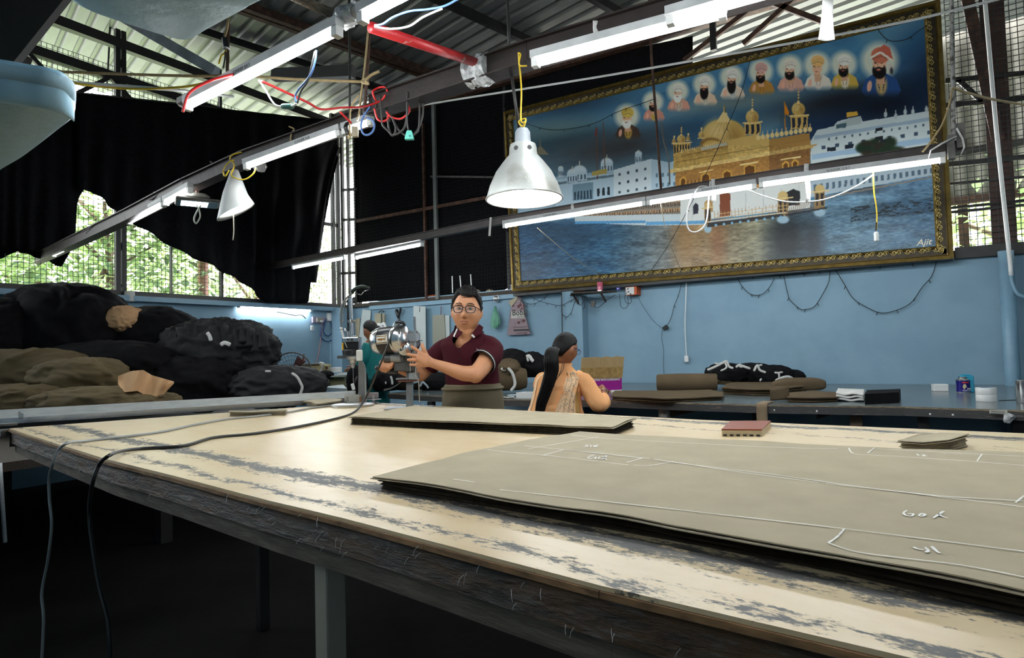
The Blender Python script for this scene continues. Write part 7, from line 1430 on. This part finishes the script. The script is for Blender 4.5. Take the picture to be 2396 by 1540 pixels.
# ------------------------------------------------------------------ things hung on the back wall
Bw = lambda px, py, d=.03: PY(px, py, YB - d)
def board(label, pts, m, th=.006, d=.02, name='card_pattern'): return tag(MB().prism([Bw(x, y, d) for x, y in pts], (0, -th, 0)).build(name, m, None), label, 'pattern card')
M_cardw = mat('pale card', srgb(190, 198, 196), .7, var=.05, scale=5); M_cardb = mat('buff card', srgb(166, 156, 132), .75, var=.1, scale=6); M_cardg = mat('greyed card', srgb(150, 150, 136), .7, var=.12, scale=7, col2=srgb(130, 104, 62), thr=(.64, .72))
b1_ = board('pale curved card pattern hanging behind the woman in teal', [(849, 724), (868, 727), (867, 745), (860, 790), (858, 840), (838, 840), (840, 800), (844, 760)], M_cardw)
board('buff card pattern half hidden beside the chrome tube of the drill', [(831, 747), (843, 744), (840, 800), (838, 850), (832, 848), (832, 780)], M_cardb, d=.012)
board('long white straight card pattern hanging behind the knife machine rod', [(968, 716), (996, 717), (997, 800), (998, 880), (968, 880)], M_cardw, d=.085)
board('buff and grey card pattern hanging on a red cord by the man', [(1014, 738), (1041, 736), (1044, 790), (1045, 850), (1015, 850)], M_cardg, .02); board('narrow pale card pattern behind the buff one on the red cord', [(1042, 738), (1052, 738), (1053, 800), (1053, 850), (1046, 850)], M_cardw, .01, .015)
board('buff rolled card hanging on a black hook above the tape rolls', [(879, 734), (893, 733), (893, 770), (880, 772)], M_cardb, .02); tag(MB().cyl(Bw(898, 734, .05), Bw(899, 772, .05), .022, 12).build('card_roll', M_cardb, None, 40), 'rolled buff paper tube beside the hanging card', 'paper roll')
cable('cord', [Bw(982, 718, .095), Bw(982, 724, .095), Bw(981, 730, .095)], .004, M_bcab, 'black string loop on the long white card pattern', 'string', k=3)
cable('cord', [Bw(1032, 717, .04), Bw(1032, 728, .04), Bw(1031, 736, .04)], .005, mat('dark red cord', (.20, .03, .04), .6), 'red cord holding the buff card pattern', 'string', k=3)
cable('hook', [Bw(886, 732, .05), Bw(892, 727, .05), Bw(898, 729, .05)], .008, M_mblack, 'black knotted hook over the rolled buff card', 'hook', k=3)
mk = MB(); mk.capsule([Bw(928, 728, .07), Bw(932, 738, .07)], .03, 10); mk.capsule([Bw(937, 723, .07), Bw(935, 732, .07)], .02, 10); mk.tube([Bw(931, 738, .07), Bw(934, 748, .07), Bw(938, 762, .07)], [.024, .018, .014], 8); tag(mk.build('hanging_strap', M_mblack, None, True), 'black strap hung over the painted strip above the knife machine', 'strap')
for i, (x, y, l) in enumerate(((887, 766, 'white tape roll hanging behind the head of the woman in teal'), (897, 765, 'white tape roll hanging nearest the knife machine handle'))): q_ = Bw(x, y, .10 + .05 * i); tag(MB().tube([q_ + Vector((math.cos(a) * .042, 0, math.sin(a) * .042)) for a in np.linspace(0, 6.283, 24, False)], .018, 8, 1.6, closed=True, nrm=(0, 1, 0)).build('tape_roll', M_wtape, None, True), l, 'tape roll', 'white tape rolls on the wall peg')
a_, b_ = Bw(1003, 701, -.04), Bw(1024, 692, -.04); tag(MB().bbox(((a_ + b_) / 2).to_tuple(), (b_.x - a_.x, .07, .075), .004).build('brick', mat('orange brick', srgb(206, 92, 34), .7), None), 'small bright orange brick on the wall ledge by the grey post', 'brick')
for x0, y0, x1, y1, l in ((1058, 646, 1059, 686, 'first'), (1076, 645, 1079, 678, 'middle'), (1101, 642, 1103, 673, 'last')): tag(MB().bar(Bw(x0, y0, .06), Bw(x1, y1, .06), .016, .004, (0, 1, 0)).build('metal_strip', M_white, None), l + ' of three upright white metal strips above the head of the man', 'strip')
for px, l in ((1120, 'brown wrapped bundle of paper on the wall ledge behind the head of the man'), (1150, 'smaller dusty paper bundle on the wall ledge above the strainer')): lump('paper_bundle', l, Bw(px, 682 if px > 1130 else 683, -.06), (.07, .06, .035), M_cardb, 'paper', fold=.1, seed=px)
lump('rag', 'dusty rag on the ledge by the corner posts', Bw(835, 704, -.05), (.09, .06, .06), mat('dusty rag', (.10, .09, .085), .9), 'rag', fold=.2, seed=66)
# strainer and green bag
q_ = Bw(1161, 699, .05); rs_ = 9.5 * 7.0 / FPX; t = thing('strainer', 'round steel strainer hanging above the green bag', 'strainer', q_ - ZU * rs_); MB().tube([q_ + Vector((math.cos(a) * rs_, 0, math.sin(a) * rs_)) for a in np.linspace(0, 6.283, 28, False)], .005, 6, closed=True).build('rim', M_steel, t, True); MB().lathe([(rs_, 0), (rs_ * .85, .02), (rs_ * .5, .035), (0, .04)], q_, (0, -1, 0), 28).build('bowl', M_chr2, t, True)
gb = thing('carrier_bag', 'pale green plastic bag hanging from the strainer on the wall', 'bag', Bw(1158, 768)); 
def gbag(u, v): 
    y = 716 + 52 * v; hw = np.interp(v, [0, .12, .3, .6, .85, 1], [3, 3.5, 9, 16, 17, 10]); cx = 1159 - 1 * v + (4 * v if u > .5 else 0); a = u * 6.2832; yy = y + (6 * (u - .5) * v if v > .6 else 0)
    return Bw(cx, yy, .06) + Vector((math.sin(a) * hw * 7 / FPX * (1 + .06 * math.sin(a * 9)), -abs(math.cos(a)) * .04 * min(1, v * 3) - .005 * math.sin(a * 13), 0))
MB().grid(gbag, 60, 20).build('bag', mat('green plastic', srgb(98, 158, 132), .4, var=.15, scale=14, bump=.2), gb, True)
# printed paper carry bag
pb = thing('paper_bag', 'faded pink printed carrier bag hanging on the wall, top corner folded over', 'bag', Bw(1216, 783)); M_pb = mat('faded mauve print', srgb(140, 122, 128), .7, var=.18, scale=14, col2=srgb(112, 84, 92), thr=(.55, .7))
MB().prism([Bw(x, y, .03) for x, y in ((1188, 784), (1216, 783.5), (1243, 782), (1240, 776), (1233, 748), (1228, 728), (1226, 712), (1219, 695), (1214, 692), (1209, 697), (1198, 716), (1196, 728), (1192, 760))], (0, -.02, 0)).build('bag_body', M_pb, pb)
MB().prism([Bw(x, y, .054) for x, y in ((1189, 706), (1214, 692), (1208, 704), (1197, 718))], (0, -.004, 0)).build('folded_corner', M_cardb, pb)
MB().prism([Bw(x, y, .0545) for x, y in ((1195.5, 745.5), (1228, 744.5), (1226, 729), (1196.5, 728.5))], (0, -.001, 0)).build('label_panel', mat('label cream', srgb(190, 186, 178), .7), pb)
text('Bobal', .105, Bw(1198.3, 738.5, .0562), (1, 0, -.02), ZU, M_black, 'lettering', pb, bold=.0014); text('ETE MODE', .026, Bw(1211, 743.6, .0562), (1, 0, -.02), ZU, M_black, 'lettering', pb)
for x0, x1, y, h_, m in ((1202, 1238, 772, 4.4, M_black), (1209, 1228, 779, 1.2, M_rust), (1204, 1234, 765, 1.0, M_rust)): MB().bar(Bw(x0, y + 1, .0545), Bw(x1, y - .4, .0545), .0012, h_ * 7 / FPX, ZU).build('print_bar', m, pb)
rd = random.Random(9)
for k in range(12): x, y = rd.uniform(1199, 1228), rd.choice((rd.uniform(712, 724), rd.uniform(748, 760))); MB().ball(Bw(x, y, .0515), (.012 + .012 * rd.random(), .001, .010 + .01 * rd.random()), 8, 4).build('print_mark', mat('dark red print', (.10, .03, .03), .7), pb)
# shelf with bowl, candle glass, matchbox
s0, s1 = Bw(1340, 688, 0), Bw(1456, 686, 0); sh2 = thing('wall_shelf', 'little triangular wooden shelf under the gilt frame', 'shelf', (s0 + s1) / 2); zc_ = (s0.z + s1.z) / 2 - .02
MB().prism([(s0.x + .05, YB - .17, zc_), (s0.x + .2, YB - .42, zc_), (s1.x - .12, YB - .30, zc_), (s1.x, YB - .165, zc_)], (0, 0, .016)).build('shelf_board', M_darkw, sh2)
for x in (s0.x + .16, s1.x - .14): MB().bar((x, YB - .165, zc_ - .1), (x, YB - .30, zc_), .015, .02).build('bracket', M_darkw, sh2)
zt = zc_ + .017; q_ = PZ(1364, 682, zt); q_.y = min(q_.y, YB - .24); MB_ = MB().lathe([(.03, 0), (.045, .006), (.075, .022), (.078, .025), (.07, .022), (.03, .010)], (s0.x + .22, YB - .27, zt), ZU, 24); tag(MB_.build('bowl', M_rust, None, 40), 'small shallow brown dish on the wall shelf', 'bowl')
cx_ = PY(1404, 670, YB - .25).x; cg_ = thing('candle_glass', 'pink glass candle holder on the wall shelf', 'candle', (cx_, YB - .25, zt)); MB().lathe([(.033, 0), (.034, .004), (.034, .105), (.031, .108)], (cx_, YB - .25, zt), ZU, 24).build('glass', mat('pink glass', srgb(190, 92, 116), .15, alpha=.92), cg_, True); MB().lathe([(.035, 0), (.035, .012)], (cx_, YB - .25, zt), ZU, 24).build('foil_base', M_steel, cg_)
cx_ = PY(1447, 678, YB - .22).x; tag(MB().bbox((cx_, YB - .215, zt + .016), (.048, .035, .03), .002).build('matchbox', M_navy, None), 'dark blue matchbox at the end of the wall shelf', 'matchbox'); MB().box((cx_, YB - .2335, zt + .016), (.012, .001, .014)).build('match_emblem', M_white, bpy.data.objects['matchbox'])
# orange socket box with open front
sx0, sx1 = Bw(1469, 692, .07), Bw(1494, 671, .07); ob_ = thing('socket_box', 'orange wooden socket box with grimy white front under the gilt frame', 'socket', ((sx0 + sx1) / 2)); MB().box(((sx0 + sx1) / 2).to_tuple(), (sx1.x - sx0.x, .13, sx1.z - sx0.z)).build('wood_box', mat('orange wood', srgb(176, 76, 24), .6, var=.2), ob_)
MB().box(((sx0 + sx1) / 2 + Vector((-.012, -.067, 0))).to_tuple(), ((sx1.x - sx0.x) * .76, .004, (sx1.z - sx0.z) * .9)).build('front_plate', mat('grimy plate', (.6, .6, .58), .5, var=.1, scale=14, col2=(.12, .12, .12), thr=(.58, .64)), ob_)
for dx, dz in ((-.03, -.01), (-.005, -.035), (-.035, .025)): MB().ball((sx0 + sx1) / 2 + Vector((dx, -.069, dz)), (.012, .003, .007), 8, 4).build('contact', M_black, ob_)
# fairy-light strings and cables on the wall
M_str = mat('dark green string wire', (.010, .014, .014), .6)
def garland(label, pts, d=.03, r=.0035, place=None, n=8, name='light_string', parent=None):
    f = place or (lambda x, y: Bw(x, y, d)); P = spline([f(x, y) for x, y in pts], 6); t = MB().tube(P, r, 5); ob = t.build(name, M_str, None, True); tag(ob, label, 'string light')
    for k in range(1, n):
        q = P[int(k * (len(P) - 1) / n)]; MB().tube([q, q + Vector((.012 * (-1) ** k, -.008, -.03))], [.004, .003], 5).build('bulb', M_str, ob)
    return ob
garland('fairy-light string swagged short under the middle of the gilt frame', [(1725, 650), (1735, 668), (1752, 686), (1768, 691), (1786, 687), (1802, 670), (1812, 650)], n=5)
garland('fairy-light string swagged deep beside the short one under the frame', [(1834, 646), (1844, 690), (1850, 704), (1872, 723), (1885, 724), (1906, 717), (1925, 688), (1939, 660), (1942, 634)], n=6)
garland('widest fairy-light string swag under the end of the gilt frame', [(1955, 632), (1975, 664), (1995, 697), (2022, 716), (2060, 732), (2098, 726), (2132, 708), (2158, 672), (2180, 646), (2192, 610)], n=7)
garland('fairy-light string running along below the gilt frame', [(1640, 654), (1720, 648), (1800, 646), (1880, 640), (1930, 632), (2030, 624), (2120, 618), (2190, 612)], n=9)
garland('fairy-light string draped over the printed bag', [(1208, 688), (1218, 702), (1228, 709), (1244, 712), (1262, 706), (1280, 692), (1293, 678)], .07, n=5); garland('fairy-light string looping from the frame corner to the shelf', [(1232, 686), (1256, 702), (1290, 712), (1312, 715), (1335, 704), (1350, 696)], .19, n=6)
garland('fairy-light string hanging in a loop on the pilaster', [(1350, 692), (1344, 710), (1336, 732), (1325, 742), (1315, 734), (1314, 720)], .19, n=5)
for i, (pts, l) in enumerate((([(1352, 694), (1354, 710), (1358, 714), (1364, 706), (1362, 694)], 'black wire loop under the bowl on the wall shelf'), ([(1367, 692), (1367, 710), (1368, 718), (1363, 724)], 'black wire end hanging below the wall shelf'), ([(1371, 692), (1374, 704), (1383, 711), (1396, 720), (1410, 712), (1420, 702), (1440, 690)], 'long black wire slung below the wall shelf'), ([(1374, 695), (1400, 700), (1418, 702), (1436, 692)], 'upper black wire slung below the wall shelf'), ([(1449, 688), (1451, 705), (1452, 716), (1460, 722), (1468, 717), (1470, 706), (1468, 694)], 'black wire loop between shelf and orange socket box'), ([(1475, 694), (1477, 705), (1472, 711), (1464, 706), (1462, 694), (1467, 684)], 'thin wire loop below the orange socket box'))):
    cable('wire', [Bw(x, y, .19) for x, y in pts], .0032, M_str, l, 'wire', k=5)
def adapter(label, px, py, w_, h_, d, tilt, m=M_mblack): q = Bw(px, py, d); X_ = Vector((math.cos(tilt), 0, math.sin(tilt))); return tag(MB().bbox(q, (w_, .03, h_), .004, (X_, (0, 1, 0), X_.cross(Vector((0, 1, 0))))).build('adapter', m, None), label, 'adapter')
adapter('black adapter block dangling below the wall shelf', 1388, 711.5, .05, .075, .20, -.25, M_grey); adapter('black and white adapter dangling at the end of a wire on the wall', 1557, 767, .06, .045, .04, .6)
garland('fairy-light string dropping from the frame to the adapter', [(1597, 652), (1588, 690), (1578, 715), (1570, 745), (1560, 763)], n=4); cable('wire', [Bw(x, y, .02) for x, y in ((1492, 695), (1510, 725), (1530, 752), (1550, 768))], .002, M_str, 'thin wire from the orange socket box to the adapter', 'wire', k=5); cable('wire', [Bw(x, y, .02) for x, y in ((1550, 773), (1548, 790), (1553, 820), (1552, 850), (1555, 884))], .002, M_str, 'thin wire falling from the adapter to the back table', 'wire', k=5)
ec = thing('extension_cord', 'white extension cord hanging down the wall with a socket at its end', 'cable', Bw(1606, 846)); MB().tube(spline([Bw(x, y, .04) for x, y in ((1606, 650), (1605, 700), (1603, 760), (1605, 810), (1606, 834))], 5), .006, 6).build('cord', M_white, ec, True); MB().bbox(Bw(1606.5, 840, .04), (.045, .03, .07), .006).build('socket', M_white, ec)
cable('corner_cable', [Bw(1314, 680, .18), Bw(1315, 740, .18), Bw(1316, 800, .18)], .006, M_str, 'dark cable running down the edge of the pilaster', 'cable', k=3)
# wires in front of the mural
Mw = lambda x, y: PY(x, y, YM - .02)
garland('fairy-light string slanting down across the whole lake print', [(1756, 138), (1735, 215), (1700, 300), (1660, 390), (1610, 490), (1560, 580), (1515, 645)], place=Mw, n=6); garland('dark string slung across the print sky to the second portrait', [(1222, 286), (1290, 304), (1380, 292), (1440, 264), (1490, 246), (1530, 232)], place=Mw, n=7); garland('dark string slung in the upper corner of the print', [(2040, 44), (2062, 80), (2085, 96), (2120, 92), (2150, 72), (2172, 58)], place=Mw, n=3)
cable('chain', [PD(x, y, 5.08) for x, y in ((1548, 286), (1553, 330), (1564, 370), (1567, 432))], .006, M_grey, 'thin chain hanging by the golden temple tower print', 'chain', k=5); cable('string', [PD(x, y, d) for x, y, d in ((1257, 533, 5.85), (1300, 570, 6.2), (1350, 610, 6.7), (1412, 645, 7.35))], .003, M_cardb, 'pale string slanting across the dark lake print', 'string', k=3); cable('string', [PD(x, y, d) for x, y, d in ((1546, 478, 5.06), (1556, 530, 5.4), (1575, 590, 6.0), (1600, 648, 6.5))], .003, M_cardb, 'pale string hanging from the beam past the temple reflection', 'string', k=4)
cable('white_cable', [PD(x, y, 4.80) for x, y in ((1655, 436), (1632, 440), (1612, 480), (1606, 515), (1614, 540), (1634, 541), (1652, 520), (1658, 470), (1662, 424))], .0055, M_white, 'white cable loop hanging off the back table beam'); cable('white_cable', [PD(x, y, 4.64 - (x - 1744) * .0012) for x, y in ((1744, 442), (1790, 460), (1840, 472), (1890, 472), (1940, 464), (2000, 438), (2045, 408))], .0055, M_white, 'white cable sagging in a long arc below the back table beam')
hs = thing('hanging_socket', 'white lamp socket hanging on yellow wire before the lake print', 'socket', PD(2050, 566, 4.28)); MB().tube(spline([PD(x, y, 4.28) for x, y in ((2043, 404), (2045, 450), (2050, 480), (2052, 510), (2050, 540))], 5), .005, 6).build('wire', M_yel, hs, True); MB().bbox(PD(2050.5, 554, 4.28), (.027, .026, .068), .006, (RH, FH, ZU)).build('socket', M_wtape, hs); MB().tube([PD(2050, 520, 4.28), PD(2049, 540, 4.28)], .006, 6).build('wire_end', M_mblack, hs)
# long bright cable, ropes and the wire tangle
cable('white_cable', [PD(835, 276, 5.0), PD(1000, 244, 4.8), PD(1400, 180, 4.2), (PD(1800, 110, 3.8)), PD(2120, 50, 3.5), PD(2360, -8, 3.3)], .0075, M_white, 'long white cable stretched across the room in front of the mural', k=5, n=8)
M_rope = mat('beige rope', srgb(158, 138, 100), .8, var=.15, scale=40)
cable('rope', [PD(-20, 156, 3.4), PD(60, 164, 3.4), PD(250, 172, 3.4), PD(450, 178, 3.35), PD(560, 177, 3.42), PD(700, 186, 3.43), PD(848, 191, 3.44)], .008, M_rope, 'beige rope stretched under the roof to the jute tied wire', 'rope', k=5, n=8); cable('rope', [PD(846, 190, 3.44), PD(855, 194, 3.42), PD(860, 189, 3.42), PD(853, 186, 3.44), PD(846, 192, 3.44), PD(862, 196, 3.4), PD(856, 188, 3.4), PD(870, 175, 3.4), PD(888, 167, 3.4)], .008, M_rope, 'knot at the end of the beige rope round the rusty rod', 'rope', k=5, n=8)
cable('tie_cord', [PD(862, 66, 3.44), PD(853, 160, 3.44), PD(845, 220, 3.46), PD(841, 262, 3.55), PD(836, 282, 3.66)], .006, M_rope, 'pale cord hanging from the cross pipe to the wire tangle', 'rope', k=4)
cable('white_cable', [PD(-20, 138, 3.1), PD(40, 168, 3.1), PD(100, 186, 3.1), PD(200, 195, 3.15), PD(300, 202, 3.2), PD(420, 212, 3.3), PD(545, 226, 4.0)], .008, M_white, 'white cable sagging under the beige rope by the fan blade', k=5); cable('yellow_cable', [PD(100, 184, 3.12), PD(180, 196, 3.12), PD(260, 205, 3.2), PD(340, 208, 3.2), PD(440, 202, 3.2), PD(520, 184, 3.2), PD(556, 174, 3.15)], .006, M_yel, 'yellow cable wound along the white one under the roof', k=5); cable('blue_cable', [PD(-10, 176, 1.95), PD(30, 184, 1.95), PD(60, 188, 1.95), PD(100, 192, 1.97), PD(150, 196, 2.3)], .005, M_bluec, 'blue cable lying over the lower blue fan blade', k=4)
M_redc = mat('red cable', srgb(206, 44, 44), .4)
for pts, l in (([(556, 172), (500, 186), (460, 204), (440, 222), (432, 245), (428, 262)], 'red cable hanging round the end of the slanting tube light'), ([(612, 190), (660, 212), (720, 240), (752, 256), (800, 252), (850, 250), (890, 236), (902, 222)], 'red cable strung from the slanting tube to the wire tangle'), ([(880, 236), (872, 216), (884, 206), (900, 204), (907, 214)], 'red cable arch on top of the wire tangle'), ([(876, 254), (882, 276), (892, 284), (906, 280), (908, 268)], 'red cable loop at the back of the wire tangle'), ([(904, 262), (916, 274), (936, 278), (950, 270), (958, 258), (955, 248)], 'red cable loop hanging lowest under the broad beam'), ([(796, 262), (810, 276), (822, 288)], 'thin red wire end over the wrapped tube')): cable('red_cable', [PD(x, y, float(np.interp(x, [560, 612, 880, 960], [2.72, 2.68, 3.40, 3.33]))) for x, y in pts], .006, M_redc, l, k=5)
M_dk = mat('dark grey cable', (.05, .048, .045), .5)
for i, (pts, l) in enumerate((([(889, 226), (893, 270), (895, 292), (910, 308), (918, 316), (932, 312), (946, 298), (952, 270), (955, 220)], 'grey cable loop inside the wire tangle'), ([(906, 268), (910, 300), (918, 318), (926, 300), (914, 268)], 'narrow grey cable loop inside the wire tangle'), ([(917, 275), (930, 300), (944, 314), (958, 320), (972, 312), (980, 298), (982, 240)], 'grey cable loop passing under the teal plug'), ([(990, 236), (989, 270), (978, 302), (965, 316)], 'grey cable hanging beside the teal plug'), ([(870, 232), (852, 240), (850, 262), (866, 270), (880, 250), (868, 224)], 'black cable coil round the broad beam end'), ([(884, 232), (898, 250), (908, 266), (912, 284)], 'short grey cable at the broad beam end'), ([(840, 222), (826, 240), (820, 262), (818, 300), (820, 318), (815, 324), (814, 316)], 'pale hooked wire dangling by the wrapped tube'))): cable('grey_cable', [PD(x, y, float(np.interp(x, [810, 880, 960], [3.62, 3.40, 3.31])) + .008 * i) for x, y in pts], .0055, M_dk if i < 6 else M_rope, l, k=5)
cable('blue_cable', [PD(x, y, 3.46) for x, y in ((866, 250), (852, 270), (845, 290), (848, 310), (858, 316), (870, 310), (876, 296), (872, 282), (858, 276))], .006, mat('bright blue cable', srgb(92, 130, 190), .4), 'blue cable loop hanging under the wrapped tube light', k=5); bk_ = thing('ballast', 'small white ballast block hanging under the wrapped tube light', 'ballast', PD(830, 322, 3.6)); MB().bbox(PD(831, 309, 3.62), (.034, .03, .06), .003, (RH, FH, ZU)).build('block', M_cardb, bk_)
tp_ = thing('plug', 'turquoise plug hanging from a grey cable under the broad beam', 'plug', PD(958, 327, 3.32)); kq = 3.32 / FPX; MB().loft([[PD(958, 327 - y, 3.32) + RH * (sx * w_ * kq) + FH * (sy * .012) for sx, sy in ((-1, -1), (1, -1), (1, 1), (-1, 1))] for y, w_ in ((0, 10), (2, 10.5), (17, 6.5), (20, 5))]).build('plug_body', mat('turquoise plastic', srgb(104, 214, 196), .4), tp_); MB().cyl(PD(959, 318, 3.307), PD(959, 318, 3.302), 1.6 * kq, 10).build('hole', M_black, tp_); MB().tube(spline([PD(957, 308, 3.32), PD(953, 290, 3.32), PD(952, 250, 3.30), PD(954, 215, 3.31)], 4), .005, 6).build('plug_cord', M_dk, tp_, True)
for pts, m, l in (([(740, 118), (738, 140), (730, 168), (716, 190), (700, 208), (691, 224), (693, 240)], mat('bright blue cable', srgb(92, 130, 190), .4), 'blue cable dropping from the slanting tube light'), ([(737, 120), (728, 160), (720, 190), (704, 214), (696, 242)], M_dk, 'grey cable dropping beside the blue one from the slanting tube'), ([(606, 188), (622, 212), (636, 236), (650, 248), (684, 248), (694, 242)], M_white, 'white wire dropping from the slanting tube to the green joint')): cable('tube_cable', [PD(x, y, float(np.interp(x, [606, 740], [2.66, 2.45]))) for x, y in pts], .004, m, l, k=5)
tag(MB().capsule([PD(663, 249, 2.57), PD(682, 249, 2.55)], .012, 10).build('cable_joint', mat('green tape', srgb(50, 110, 100), .5), None, True), 'green taped cable joint below the slanting tube light', 'tape')
for pts, m, l in (([(876, 60), (896, 56), (920, 40), (960, 26), (1000, 22), (1040, 14), (1078, -6)], mat('bright blue cable', srgb(92, 130, 190), .4), 'blue cable arching off the tube end above the red pipe'), ([(876, 62), (910, 68), (956, 62), (990, 40), (1035, 20)], M_white, 'white cable arching under the blue one above the red pipe')): cable('tube_cable', [PD(x, y, 2.27) for x, y in pts], .0040, m, l, k=5)
cable('rope', [PD(2426, 250, 4.2), PD(2320, 232, 4.1), PD(2260, 216, 4.02), PD(2231, 206, 3.98)], .008, M_rope, 'dusty rope tied from the flaking pipe to beyond the brown column', 'rope', k=4); cable('rope', [PD(2229, 207, 3.98), PD(2222, 240, 3.98), PD(2205, 290, 4.0), PD(2175, 335, 4.02), PD(2158, 356, 4.05)], .006, M_rope, 'dusty rope slanting from the flaking pipe to the beam end', 'rope', k=4)
cable('tie_cord', [PD(534, 40, 3.4), PD(532, 62, 3.4), PD(526, 85, 3.4)], .008, M_rope, 'knotted cord above the black tape reel', 'rope', k=3); rl_ = thing('tape_reel', 'black tape reel hanging on a cord under the roof', 'reel', PD(529, 114, 3.4)); MB().cyl(PD(526, 90, 3.4), PD(530, 114, 3.4), .017, 16).build('reel', M_mblack, rl_, 40); MB().tube([PD(530, 113, 3.4) + RH * .014 * math.cos(a) + FH * .014 * math.sin(a) for a in np.linspace(0, 6.283, 14, False)], .004, 5, closed=True).build('reel_rim', M_white, rl_, True)
for i, (pts, m, l) in enumerate((([(530, 116), (524, 126), (518, 130), (512, 150)], M_yel, 'yellow wire end hanging below the black tape reel'), ([(532, 116), (535, 130), (534, 148), (530, 166)], M_rust, 'rusty wire hanging below the black tape reel'), ([(528, 118), (526, 140), (522, 160)], M_dk, 'dark wire hanging below the black tape reel'))): cable('wire', [PD(x, y, 3.38) for x, y in pts], .005, m, l, 'wire', k=4)
tag(MB().tube([PD(534, 50, 3.45), PD(533, 110, 3.45), PD(532, 172, 3.45)], .01, 6).build('hanger_rod', M_rust, None, True), 'rusty hanger rod behind the black tape reel', 'rod')
for i, (pts, m, l) in enumerate((([(452, 418), (448, 432), (453, 440), (464, 436), (470, 424), (466, 410), (456, 408)], M_bluec, 'dark blue wire loop on the middle beam by the flood lamp'), ([(476, 398), (490, 390), (500, 384), (492, 378)], M_rust, 'red brown wire ends on the middle beam beside the cone lamp'), ([(680, 330), (682, 312), (688, 302), (676, 296)], M_rope, 'pale wire end standing on the middle beam above the tube'), ([(350, 468), (362, 462), (372, 452), (360, 450)], M_dk, 'dark wire twist on the middle beam before the mesh'), ([(190, 545), (210, 532), (230, 520), (250, 512)], M_dk, 'dark wire lying along the far end of the middle beam'))): cable('wire', [PD(x, y, 3.95 if x > 600 else float(np.interp(x, [190, 350, 470, 560], [5.52, 4.66, 4.36, 4.2]))) for x, y in pts], .005, m, l, 'wire', k=4)

# ------------------------------------------------------------------ big blue ceiling fan whose blades reach into the frame
M_fanb = mat('light blue enamel', srgb(150, 186, 204), .42, var=.06, scale=9, bump=.3, bscale=26)
hub = PD(-420, -160, 1.75); cf = thing('ceiling_fan', 'big pale blue ceiling fan with two broad blades in the corner of the room', 'ceiling fan', hub)
def blade(pts, z_, name, curl): 
    P = [PZ(x, y, z_) for x, y in pts]; c = sum(P, Vector()) / len(P); n = len(P)
    P = spline(P + [P[0]], 4)[:-1]; n = len(P)
    mb = MB(); up = lambda p: Vector((0, 0, curl(p)))
    lo = [p + up(p) for p in P]; lo2 = [p + (c - p) * .03 + up(p) - Vector((0, 0, .012)) for p in P]; lo3 = [p + (c - p) * .10 + up(p) - Vector((0, 0, .018)) for p in P]; hi = [p + up(p) + Vector((0, 0, .014)) for p in P]
    o = len(mb.v); mb.loft([hi, lo, lo2, lo3]); return mb.build(name, M_fanb, cf, 50)
blade([(110, -60), (180, 0), (262, 32), (340, 58), (400, 76), (432, 82), (456, 76), (482, 60), (540, 28), (592, -2), (680, -70), (400, -150)], 2.05, 'blade', lambda p: 0)
blade([(-60, 150), (0, 160), (60, 170), (110, 178), (150, 192), (170, 206), (178, 222), (177, 246), (172, 264), (140, 290), (100, 322), (50, 360), (0, 390), (-60, 430), (-200, 400), (-220, 200)], 1.83, 'blade', lambda p: 0)
q0_ = [PZ(x, y, 1.81) for x, y in ((-90, 225), (0, 226), (60, 234), (110, 244), (150, 256), (172, 264))]
u0 = [PZ(x, y, 1.83) for x, y in ((-90, 152), (0, 160), (60, 170), (110, 178), (152, 193), (176, 224))]
MB().grid(lambda u, v: (lambda a, b: a + (b - a) * v + Vector((0, 0, .012 - .05 * math.sin(v * 3.14))))(spline(u0, 4)[int(u * 20)], spline(q0_, 4)[int(u * 20)]), 20, 8, thick=(0, 0, .006)).build('blade_lip', mat('lit blue enamel', srgb(160, 204, 228), .35, var=.05), cf, True)  # lighter enamel paints in the light on the blade's upper band
MB().cyl(hub - Vector((0, 0, .08)), hub + Vector((0, 0, .06)), .11, 28).build('motor', M_fanb, cf, 40); MB().cyl(hub + Vector((0, 0, .05)), Vector((hub.x, hub.y, roof_z(hub.x, 0) - .01)), .012, 12).build('down_rod', M_white, cf)
MB().bar(hub, PZ(300, -60, 2.06), .06, .012).build('blade_arm', M_fanb, cf); MB().bar(hub, PZ(-120, 260, 1.86), .06, .012).build('blade_arm', M_fanb, cf)
